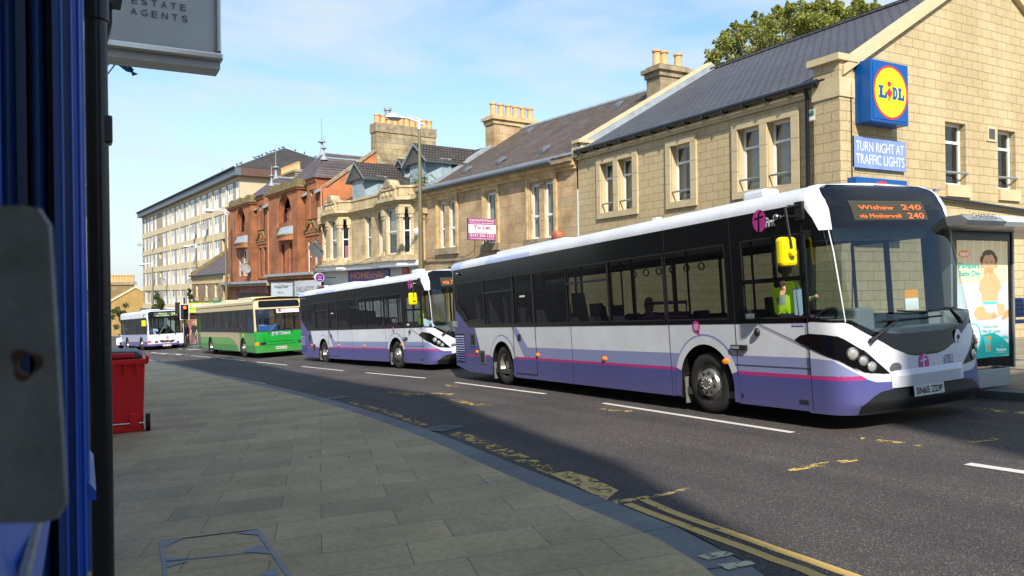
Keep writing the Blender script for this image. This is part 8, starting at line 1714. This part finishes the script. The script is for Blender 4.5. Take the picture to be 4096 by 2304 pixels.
pp([(215,1000),(300,960)]+[(x,1020+((x-560)/150)**2*20) for x in (430,500,560)]+[(640,1075),(705,1145),(705,1255),(215,1262)],'p_teal',2,'poster_wave');pp(el(662,1095,48,40,180,360),'p_teal2',1,'poster_wave');pp([(560,1260),(590,1120),(705,1150),(705,1255)],'p_teal2' if False else 'p_teal',3,'poster_wave')
pp(el(352,1055,85,148),'p_teal2',3,'poster_roundel');pp(el(350,1055,70,130),'p_paper',4,'poster_roundel');text(pos,'poster_lettering','98%',(u(290,0)[0],Y0-.008,u(0,1100)[1]),u(400,0)[0]-u(290,0)[0],.07,'p_orange',bold=.02);text(pos,'poster_lettering','recommended by',(u(292,0)[0],Y0-.008,u(0,985)[1]),.26,.03,'p_teal');text(pos,'poster_lettering','parents',(u(315,0)[0],Y0-.008,u(0,1155)[1]),.18,.03,'p_teal')
pp([(450,1045),(528,1050),(522,1205),(478,1205)],'p_teal2',4,'poster_pack');pp([(495,1050),(528,1052),(526,1085),(495,1082)],'p_orange',5,'poster_pack');pp(el(505,1160,16,42),'p_skin2',5,'poster_pack');text(pos,'poster_lettering','Pampers',(u(578,0)[0],Y0-.006,u(0,1205)[1]),u(672,0)[0]-u(578,0)[0],.065,'p_paper',bold=.02);pp(el(632,1152,16,14,0,180),'p_green',5,'poster_heart');pp([(578,1215),(675,1218),(675,1226),(578,1224)],'p_green',5,'poster_line')
# bench behind
mat('bench_blue',(.01,.06,.28),.4);c=FP.aty(*cO(800,900),1.2);F=Fr(FP.w(c[0]-.25,1.2,zf_),FP.ex,FP.ey);t=thing('bench','blue perforated metal bench behind the backlit poster panel','bench',F)
zs=c[2]-zf_
MB().box(0,1.6,0,.42,zs-.06,zs-.02,'bench_blue').build('seat',t,bevel=.01);MB().box(0,1.6,.40,.44,zs+.02,zs+.38,'bench_blue').build('backrest',t,bevel=.02)
mb=MB()
for k in range(14):
    for j in range(4): mb.box(.08+.11*k,.14+.11*k,.395,.399,zs+.07+.08*j,zs+.10+.08*j,'bus_black')
mb.build('perforations',t);MB().tube([(.02,.42,zs+.36),(.02,.38,zs+.62),(.05,.15,zs+.66),(.04,-.02,zs+.4),(.04,-.02,zs-.02)],.025,'bench_blue',8).build('armrest',t,smooth=True)
for x in (.1,1.5): MB().tube([(x,.2,0),(x,.2,zs-.04)],.03,'bench_blue',8).build('leg',t)
# ---------- trees ----------
def leafmat(n_,c1,c2):
    m,n,l,b=_new(n_);b.inputs['Roughness'].default_value=.65;tc=n.new('ShaderNodeTexCoord');a=n.new('ShaderNodeTexNoise');a.inputs['Scale'].default_value=1.4;a.inputs['Detail'].default_value=10;a.inputs['Roughness'].default_value=.8;l.new(tc.outputs['Object'],a.inputs['Vector']);r=n.new('ShaderNodeValToRGB');r.color_ramp.elements[0].position=.38;r.color_ramp.elements[0].color=(*c1,1);r.color_ramp.elements[1].position=.62;r.color_ramp.elements[1].color=(*c2,1);l.new(a.outputs['Fac'],r.inputs['Fac']);l.new(r.outputs[0],b.inputs['Base Color'])
    tr=n.new('ShaderNodeBsdfTranslucent');l.new(r.outputs[0],tr.inputs[0]);mx=n.new('ShaderNodeMixShader');mx.inputs[0].default_value=.35;l.new(b.outputs[0],mx.inputs[1]);l.new(tr.outputs[0],mx.inputs[2]);l.new(mx.outputs[0],n['Material Output'].inputs[0])
leafmat('leaf_sunny',(.13,.17,.022),(.42,.42,.09));leafmat('leaf_street',(.035,.065,.015),(.11,.15,.035));mat('bark',(.14,.10,.07),.9,var=.4,scale=8,bump=.6)
def leaves(mb,c,r,n,s,m):
    for _ in range(n):
        v=np.array([rnd.gauss(0,1) for _ in range(3)]);v/=np.linalg.norm(v)+1e-9;q=np.array(c)+v*np.array(r)*(rnd.random()**.45)
        a=np.array([rnd.uniform(-1,1) for _ in range(3)]);a/=np.linalg.norm(a);b=np.cross(a,[rnd.uniform(-1,1) for _ in range(3)]);b/=np.linalg.norm(b)+1e-9;k=s*rnd.uniform(.6,1.3)
        mb.add([q-a*k,q+b*k*.42,q+a*k,q-b*k*.42],[(0,1,2,3)],m)
Dt=37.
bt_=CAM+ray(3150,1000)*Dt;FT_=Fr((bt_[0],bt_[1],-.5),(1,0,0),(0,1,0));t=thing('tree','large sunlit leafy tree rising behind the dark slate roof','tree',FT_)
mb=MB();br=MB();tc_=np.array((0,0,6.5))
CL=[(2832,268,26),(2862,225,36),(2893,172,36),(2925,190,42),(2960,150,40),(2990,115,25),(3030,140,50),(3055,90,30),(3085,110,40),(3125,60,32),(3140,95,45),(3160,35,22),(3190,90,52),(3215,45,34),(3250,40,34),(3270,85,46),(3300,20,24),(3318,60,36),(3350,35,26),(3375,60,34),(3420,45,32),(3428,8,22),(3450,35,28),(3490,30,22),(3510,40,16),(2870,290,44),(2935,260,50),(3000,230,60),(3080,200,66),(3160,170,66),(3240,135,60),(3320,110,50),(3400,80,40),(2835,310,30),(2905,140,18),(2940,85+20,14),(3020,60,10),(3100,25+20,14)]
for i,(x,y,r) in enumerate(CL):
    dd=Dt+rnd.uniform(-2.2,2.2);c=CAM+ray(x,y)*dd-FT_.o;R=r/FPX*dd;leaves(mb,c,(R*.9,R,R*.85),int(120+430*(r/40)**2),rnd.uniform(.075,.11),'leaf_sunny')
    for _ in range(5):
        an=rnd.uniform(-.6,math.pi+.6);cc=c+R_*math.cos(an)*R*1.05+np.array((0,0,1))*math.sin(an)*R*1.05+F_*rnd.uniform(-.5,.5)*R;rr=R*rnd.uniform(.16,.34);leaves(mb,cc,(rr,rr,rr*1.3),int(26+rr*60),.085,'leaf_sunny');br.tube([c,cc],[.025,.01],'bark',4)
    m_=(tc_+c)/2+np.array((rnd.uniform(-.3,.3),0,.3));br.tube([tc_,m_,c],[.10,.06,.02],'bark',5)
for x,y,r in ((3100,330,110),(3250,260,110),(2950,380,90)): c=CAM+ray(x,y)*(Dt+1)-FT_.o;R=r/FPX*Dt;leaves(mb,c,(R,R,R),600,.1,'leaf_sunny')
mb.build('crown',t);br.tube([(0,0,0),(0,0,3.5),(.0,0,6.6)],[.34,.26,.18],'bark',10).build('trunk',t)
def small_tree(label,x0,x1,y0,y1,Y,n=700,s=.13,ls=.0):
    cx_=(x0+x1)/2;d=ray(cx_,y1);p=CAM+d*(Y/d[1]);dep=np.dot(p-CAM,F_);zb=road(p[0],p[1])+.1;F=Fr((p[0],p[1],zb),(1,0,0),(0,1,0));t=thing('street_tree',label,'tree',F,'small street trees');W=(x1-x0)/FPX*dep;zt=(CAM+ray(cx_,y0)*dep)[2]-zb;z0=(CAM+ray(cx_,y1)*dep)[2]-zb;mb=MB();br=MB().tube([(0,0,0),(0,0,z0*.7),(.05,0,zt*.8)],[.07,.06,.02],'bark',6)
    for k in range(13):
        f=rnd.random();c=np.array((rnd.uniform(-.42,.42)*W*(1-.5*abs(f-.4)),rnd.uniform(-.4,.4)*W,z0+(zt-z0)*f));leaves(mb,c,(W*.17,W*.17,W*.16),n//9,s,'leaf_street');br.tube([(0,0,z0*.75+(zt-z0)*f*.4),c],[.02,.008],'bark',4)
    mb.build('crown',t);br.build('trunk',t)
small_tree('slim street tree in front of the pale block, right of the furthest lamp',605,668,1162,1262,84.)
small_tree('street tree in front of the brown gable house, left of the far bus',448,522,1222,1310,88.)
small_tree('small tree tip between the pale block and the low rubble building',747,770,1158,1222,76.,n=260)
# distant wooded hill beyond the town
mat('far_wood',(.06,.09,.06),.9,var=.3,scale=.02);mb=MB();vs=[];fs=[];nx=40
for i in range(nx+1):
    x=-700+1500*i/nx;h=14+10*math.sin(i*.55)+6*math.sin(i*1.7+1);vs+=[(x,900,-12),(x,960,h*.5),(x,1100,h-4)]
for i in range(nx): fs+=[(3*i,3*i+3,3*i+4,3*i+1),(3*i+1,3*i+4,3*i+5,3*i+2)]
mb.add(vs,fs,'far_wood');tag(mb.build('hills',smooth=True),kind='structure')
# overhead cables between the buildings and small shop clutter
# ================= people =================
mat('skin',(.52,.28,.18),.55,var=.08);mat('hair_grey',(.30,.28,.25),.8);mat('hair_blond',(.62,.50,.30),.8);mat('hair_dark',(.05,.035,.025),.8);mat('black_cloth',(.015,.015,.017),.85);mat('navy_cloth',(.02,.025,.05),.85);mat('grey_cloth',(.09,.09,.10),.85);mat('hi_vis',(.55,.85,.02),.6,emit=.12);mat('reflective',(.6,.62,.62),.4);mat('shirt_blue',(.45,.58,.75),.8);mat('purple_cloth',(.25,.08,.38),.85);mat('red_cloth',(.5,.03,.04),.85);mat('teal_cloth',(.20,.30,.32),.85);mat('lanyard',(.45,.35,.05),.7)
def figure(name,par,J,E,rule,sub=1):
    """one continuous skinned body: J {joint:(x,y,z,r)}, E edges, rule(center)->material"""
    me=bpy.data.meshes.new(name);ks=list(J);me.from_pydata([J[k][:3] for k in ks],[(ks.index(a),ks.index(b)) for a,b in E],[]);o=bpy.data.objects.new(name,me);col.objects.link(o)
    sk=o.modifiers.new('s','SKIN');me.skin_vertices.new() if not me.skin_vertices else None
    for i,k in enumerate(ks):
        v=me.skin_vertices[0].data[i];r=J[k][3];v.radius=(r,r) if not hasattr(r,'__len__') else r;v.use_root=(i==0)
    sk.use_smooth_shade=True;sb=o.modifiers.new('u','SUBSURF');sb.levels=sub;sb.render_levels=sub
    dg=bpy.context.evaluated_depsgraph_get();dg.update();m2=bpy.data.meshes.new_from_object(o.evaluated_get(dg));bpy.data.objects.remove(o)
    ms=[]
    for p in m2.polygons:
        m=rule(p.center)
        if m not in ms: ms.append(m)
    m2.materials.clear()
    for m in ms: m2.materials.append(M[m])
    for p in m2.polygons: p.material_index=ms.index(rule(p.center));p.use_smooth=True
    o=bpy.data.objects.new(name,m2);col.objects.link(o);o.parent=par;return o
def head(par,c,face,hair,bald=False,s=1.,tilt=0):
    """head with face details; face = unit vector (x,y) it looks along"""
    c=np.array(c,float);f=np.array([face[0],face[1],0.]);f/=np.linalg.norm(f);r=np.cross(f,(0,0,1));u=np.array((0,0,1.))
    T=lambda x,y,z:tuple(c+r*x*s+f*y*s+u*z*s)
    mb=MB(T);mb.ball((0,0,0),(.074,.092,.115),'skin',16,12).ball((0,.03,-.055),(.055,.065,.06),'skin',12,8).hexa([(-.012,.085,-.02),(.012,.085,-.02),(.014,.1,-.02),(-.014,.1,-.02),(-.008,.082,.02),(.008,.082,.02),(.006,.092,.02),(-.006,.092,.02)],'skin').lathe([(.048,-.16),(.05,-.08)],(0,-.01,0),(0,0,1),'skin',12)
    for sx in (-1,1): mb.ball((sx*.074,-.005,-.005),(.012,.02,.032),'skin',6,5)
    mb.build('head',par,smooth=True)
    for sx in (-1,1): MB(T).ball((sx*.03,.082,.012),(.012,.008,.007),'hair_dark',6,5).build('eye',par)
    MB(T).ball((0,.088,-.055),(.024,.008,.006),'mauve',6,5).build('mouth',par)
    hb=MB(T)
    if bald: hb.ball((0,-.03,-.02),(.079,.075,.06),hair,12,8)
    else: hb.ball((0,-.018,.028),(.082,.092,.10),hair,14,10).ball((0,-.05,-.03),(.075,.06,.07),hair,10,8)
    hb.build('hair',par,smooth=True)
def fingers(J,E,wr,tip_dir,side,root):
    """five finger chains hanging from a palm joint"""
    wr=np.array(wr,float);d=np.array(tip_dir,float);d/=np.linalg.norm(d);s_=np.array(side,float);s_/=np.linalg.norm(s_);n=np.cross(d,s_)
    pm=wr+d*.05;J['palm']=(*pm,(.034,.018));E.append((root,'palm'))
    for i,(o_,L,r) in enumerate(((-.030,.072,.008),(-.010,.082,.0085),(.010,.078,.0085),(.028,.062,.0075))):
        b=pm+d*.035+s_*o_;J[f'f{i}a']=(*b,r*1.15);J[f'f{i}b']=(*(b+d*L*.5+n*.006),r);J[f'f{i}c']=(*(b+d*L*.9+n*.024),r*.85);E+=[('palm',f'f{i}a'),(f'f{i}a',f'f{i}b'),(f'f{i}b',f'f{i}c')]
    b=pm-d*.01-s_*.032;J['ta']=(*b,.012);J['tb']=(*(b+d*.035-s_*.022),.0095);J['tc']=(*(b+d*.06-s_*.026),.008);E+=[('palm','ta'),('ta','tb'),('tb','tc')]
def standing(label,gpx,h,face,top,legs,hair,bald,bend=0.,arm=None,group=None,pose=0):
    g=ground(*gpx,.1);fr=Fr(g,(1,0,0),(0,1,0));t=thing('person',label,'person',fr,group);k=h/1.78
    f=np.array([face[0],face[1],0.]);f/=np.linalg.norm(f);r=np.cross(f,(0,0,1))
    def W(x,y,z): q=r*x+f*y;return (q[0]*k,q[1]*k,z*k)
    J={};E=[]
    def j(n,x,y,z,rr,par=None):
        J[n]=(*W(x,y,z),rr*k if not hasattr(rr,'__len__') else (rr[0]*k,rr[1]*k))
        if par:E.append((par,n))
    j('pel',0,0,.95,.135);j('waist',0,0,1.10,.135,'pel');j('chest',0,.01,1.32,.15,'waist');j('neck',0,.0,1.50,.06,'chest');j('nk2',0,.01,1.56,.052,'neck')
    for s_,n in ((-1,'l'),(1,'r')):
        j(n+'sh',s_*.17,0,1.42,.068,'chest');j(n+'el',s_*.25,-.02,1.14,.046,n+'sh');j(n+'wr',s_*.24,.10+.1*pose,.90,.032,n+'el');j(n+'ha',s_*.23,.13+.1*pose,.82,.036,n+'wr');j(n+'fi',s_*.22,.15+.1*pose,.74,.022,n+'ha')
        st=(.16*s_*bend);j(n+'hip',s_*.09,st*.2,.88,.095,'pel');j(n+'kn',s_*.10,st*.7+.03,.50,.062,n+'hip');j(n+'an',s_*.11,st-.02,.09,.042,n+'kn');j(n+'toe',s_*.12,st+.15,.035,.035,n+'an')
    def rule(c):
        z=c[2]/k
        x=abs(c[0]*r[0]+c[1]*r[1])/k
        if z<.075: return 'black_cloth'
        if x>.185 and z<1.17: return 'skin' if (top=='black_cloth' or z<.93) else top
        if z<.98: return legs
        if z>1.50: return 'skin'
        return top
    figure('body',t,J,E,rule);head(t,W(0,.03,1.68),(f[0],f[1]),hair,bald,s=k);return t
standing('bald person in a black polo shirt and grey trousers beside the green bus',cS(1770,1138),1.80,(-.75,-.6),'black_cloth','grey_cloth','skin',True,bend=.9)
standing('grey haired person in dark jacket and trousers beside the yellow bin',cS(1625,1128),1.72,(-.9,.2),'navy_cloth','black_cloth','hair_grey',False,bend=.7)
standing('person in dark clothes half hidden behind the far white bus',cS(1572,1140),1.68,(-.5,-.9),'grey_cloth','grey_cloth','hair_grey',False,bend=1.2)
def seated(label,fr,x,y,z,top,legs,hair,face=(0,-1),hand=None,vest=False,wheel_=None,cat='person',s=1.,nolegs=False,group=None):
    """sitting figure in a bus frame; z is the seat height above the bus origin"""
    F=Fr(fr.w(x,y,z),fr.ex,fr.ey,fr.ez);t=thing('person',label,cat,F,group);J={};E=[]
    fy=face[1]
    def j(n,x,y,z,rr,par=None):
        J[n]=(x*s,-fy*-1*y*s if False else y*fy*-1*-1*s,z*s,rr*s if not hasattr(rr,'__len__') else rr)
        if par:E.append((par,n))
    j('pel',0,0,.10,.14);j('waist',0,.02,.26,.135);E.append(('pel','waist'));j('chest',0,.04,.46,.15,'waist');j('neck',0,.05,.62,.058,'chest');j('nk2',0,.06,.68,.05,'neck')
    for s_,n in ((-1,'l'),(1,'r')):
        j(n+'hip',s_*.09,.05,.08,.09,'pel');j(n+'kn',s_*.11,.45,.08,.062,n+'hip');j(n+'an',s_*.11,.50,-.34,.045,n+'kn');j(n+'toe',s_*.11,.62,-.40,.036,n+'an')
        j(n+'sh',s_*.17,.04,.55,.066,'chest')
        if hand and s_==-1:
            el,wr=hand;J[n+'el']=(*el,.045);E.append((n+'sh',n+'el'));J[n+'wr']=(*wr,.029);E.append((n+'el',n+'wr'));fingers(J,E,wr,(-.18,-.05,-1),(.1,-1,0),n+'wr')
        else: j(n+'el',s_*.24,.16,.32,.045,n+'sh');j(n+'wr',s_*.17,.38,.36,.03,n+'el');j(n+'ha',s_*.14,.45,.38,.034,n+'wr')
    if fy<0:
        J={k:(v[0],v[1] if (hand and k in ('lel','lwr','palm','ta','tb','tc') or (k[0]=='f' and k[1:2].isdigit())) else v[1],v[2],v[3]) for k,v in J.items()}
    def rule(c):
        if hand and c[0]<-.40 and c[2]<hand[1][2]+.03: return 'skin'
        if c[2]>.62*s: return 'skin'
        if abs(c[1])>.30*s and c[2]>.2*s and abs(c[0])<.3: return 'skin'
        if c[2]<.17*s or abs(c[1])>.32*s and c[2]<.2: return legs
        if vest and c[2]<.60 and abs(c[0])<.26:
            return 'reflective' if (.27<c[2]<.33) or (abs(abs(c[0])-.12)<.02 and c[2]>.33) else 'hi_vis'
        return top
    o=figure('body',t,J,E,rule);head(t,(0,.07*fy*s,.80*s),(0,fy),hair,False,s=s);return t
# driver of the nearest bus : arm resting on the open window
e_=FB1.atx(*q2(765,590),.02);w_=FB1.atx(*q2(790,612),-.06)
dx,dy,dz=.44,-1.18,1.27
E_=(-.36,e_[1]-dy+.02,e_[2]-dz-.03);W_2=(w_[0]-dx,w_[1]-dy,w_[2]-dz+.0);print('driver elbow',E_,W_2)
drv=seated('bus driver in a yellow hi-vis vest resting an arm out of the cab window',FB1,dx,dy,dz,'navy_cloth','navy_cloth','hair_dark',hand=(E_,W_2),vest=True)
c=FB1.atx(*q2(870,720),.40);MB().box(-.05,.12,-.24,-.20,.10,.50,'shirt_blue').build('shirt_front',drv,bevel=.02)
seated('driver of the second bus in a light blue shirt behind the wheel',F2_,.55,-1.10,.95,'shirt_blue','navy_cloth','hair_grey')
c=FB1.atx(*q1(1395,640),.55);seated('passenger with short blond hair and purple top behind the pink rail',FB1,.85,c[1],.86,'purple_cloth','grey_cloth','hair_blond',face=(0,1))
seated('passenger with dark hair seated far side in the leading bus',FB1,1.72,3.7,.80,'grey_cloth','grey_cloth','hair_dark')
seated('driver of the green bus in a white shirt',FGn,.65,.9,1.0,'white_letters','navy_cloth','hair_dark')
seated('passenger in red at a side window of the green bus',FGn,.4,V_(cV(1125,780))[0],.85,'red_cloth','grey_cloth','hair_dark')
seated('pale haired passenger at a middle window of the green bus',FGn,.4,V_(cV(850,760))[0],.85,'teal_cloth','grey_cloth','hair_blond')
seated('dark haired passenger near the back of the green bus',FGn,.4,V_(cV(650,760))[0],.9,'black_cloth','grey_cloth','hair_dark')
seated('driver of the far white bus under the 241 display',FW,.7,.9,.95,'shirt_blue','navy_cloth','hair_grey')
# hi-vis jacket hanging in the cab of the second bus
f=Fr(F2_.w(.32,-1.25,1.42),F2_.ex,F2_.ey,F2_.ez);t=thing('hi_vis_jacket','yellow hi-vis jacket hanging in the cab window of the second bus','jacket',f)
MB().hexa([(-.03,-.20,0),(.03,-.20,0),(.03,.12,0),(-.03,.12,0),(-.03,-.12,.75),(.03,-.12,.75),(.03,.06,.75),(-.03,.06,.75)],'hi_vis').build('cloth',t,bevel=.02);MB().box(-.035,.035,-.19,.11,.25,.31,'reflective').build('reflective_band',t)

# ================= cables, gulls of detail =================
def wire(name,label,pts,r=.012,sag=.3):
    a,b=[np.array(p,float) for p in pts];fr=Fr(a,(1,0,0),(0,1,0));t=[]
    P=[(a+(b-a)*k/12+np.array((0,0,-sag*4*(k/12)*(1-k/12))))-a for k in range(13)];o=MB().tube(P,r,'gutter_black',4).build(name);o.matrix_world=fr.mat();return tag(o,label,'cable')
wire('overhead_cable','thin black cable sagging along the cream shopfront canopy',(FH.w(-12.0,-.95,zf1-.05),FH.w(-3.2,-.95,zf1+.30)),sag=.35)
wire('overhead_cable','thin black cable looping over the bistro sign on the red building',(FR.w(-6.2,-.9,zL1-.15),FR.w(-.3,-.9,zL1-.1)),sag=.35)
# spilled leaves and litter on the near pavement
mat('leaf_dry',(.30,.17,.06),.8);mat('litter_white',(.7,.7,.68),.7)
k=0
for px,py,m,lab in ((1240,1830,'leaf_dry','brown dry leaf lying on the near pavement, further from the inspection cover'),(1395,1828,'leaf_dry','yellowish dry leaf on the paving right of the other leaf'),(1505,1930,'litter_white','white scrap of paper on the near pavement'),(1950,1925,'litter_white','white scrap lying on the paving near the kerb')):
    g=ground(px,py,.115);a=rnd.uniform(0,3);c,s_=math.cos(a)*.035,math.sin(a)*.035
    o=MB().add([(-c,-s_,0),(s_*.4,-c*.4,.012),(c,s_,0),(-s_*.4,c*.4,.006)],[(0,1,2,3)],m).build('fallen_leaf' if 'leaf' in m else 'paper_scrap');o.matrix_world=Fr(g,(1,0,0),(0,1,0)).mat();tag(o,lab,'leaf' if 'leaf' in m else 'litter')
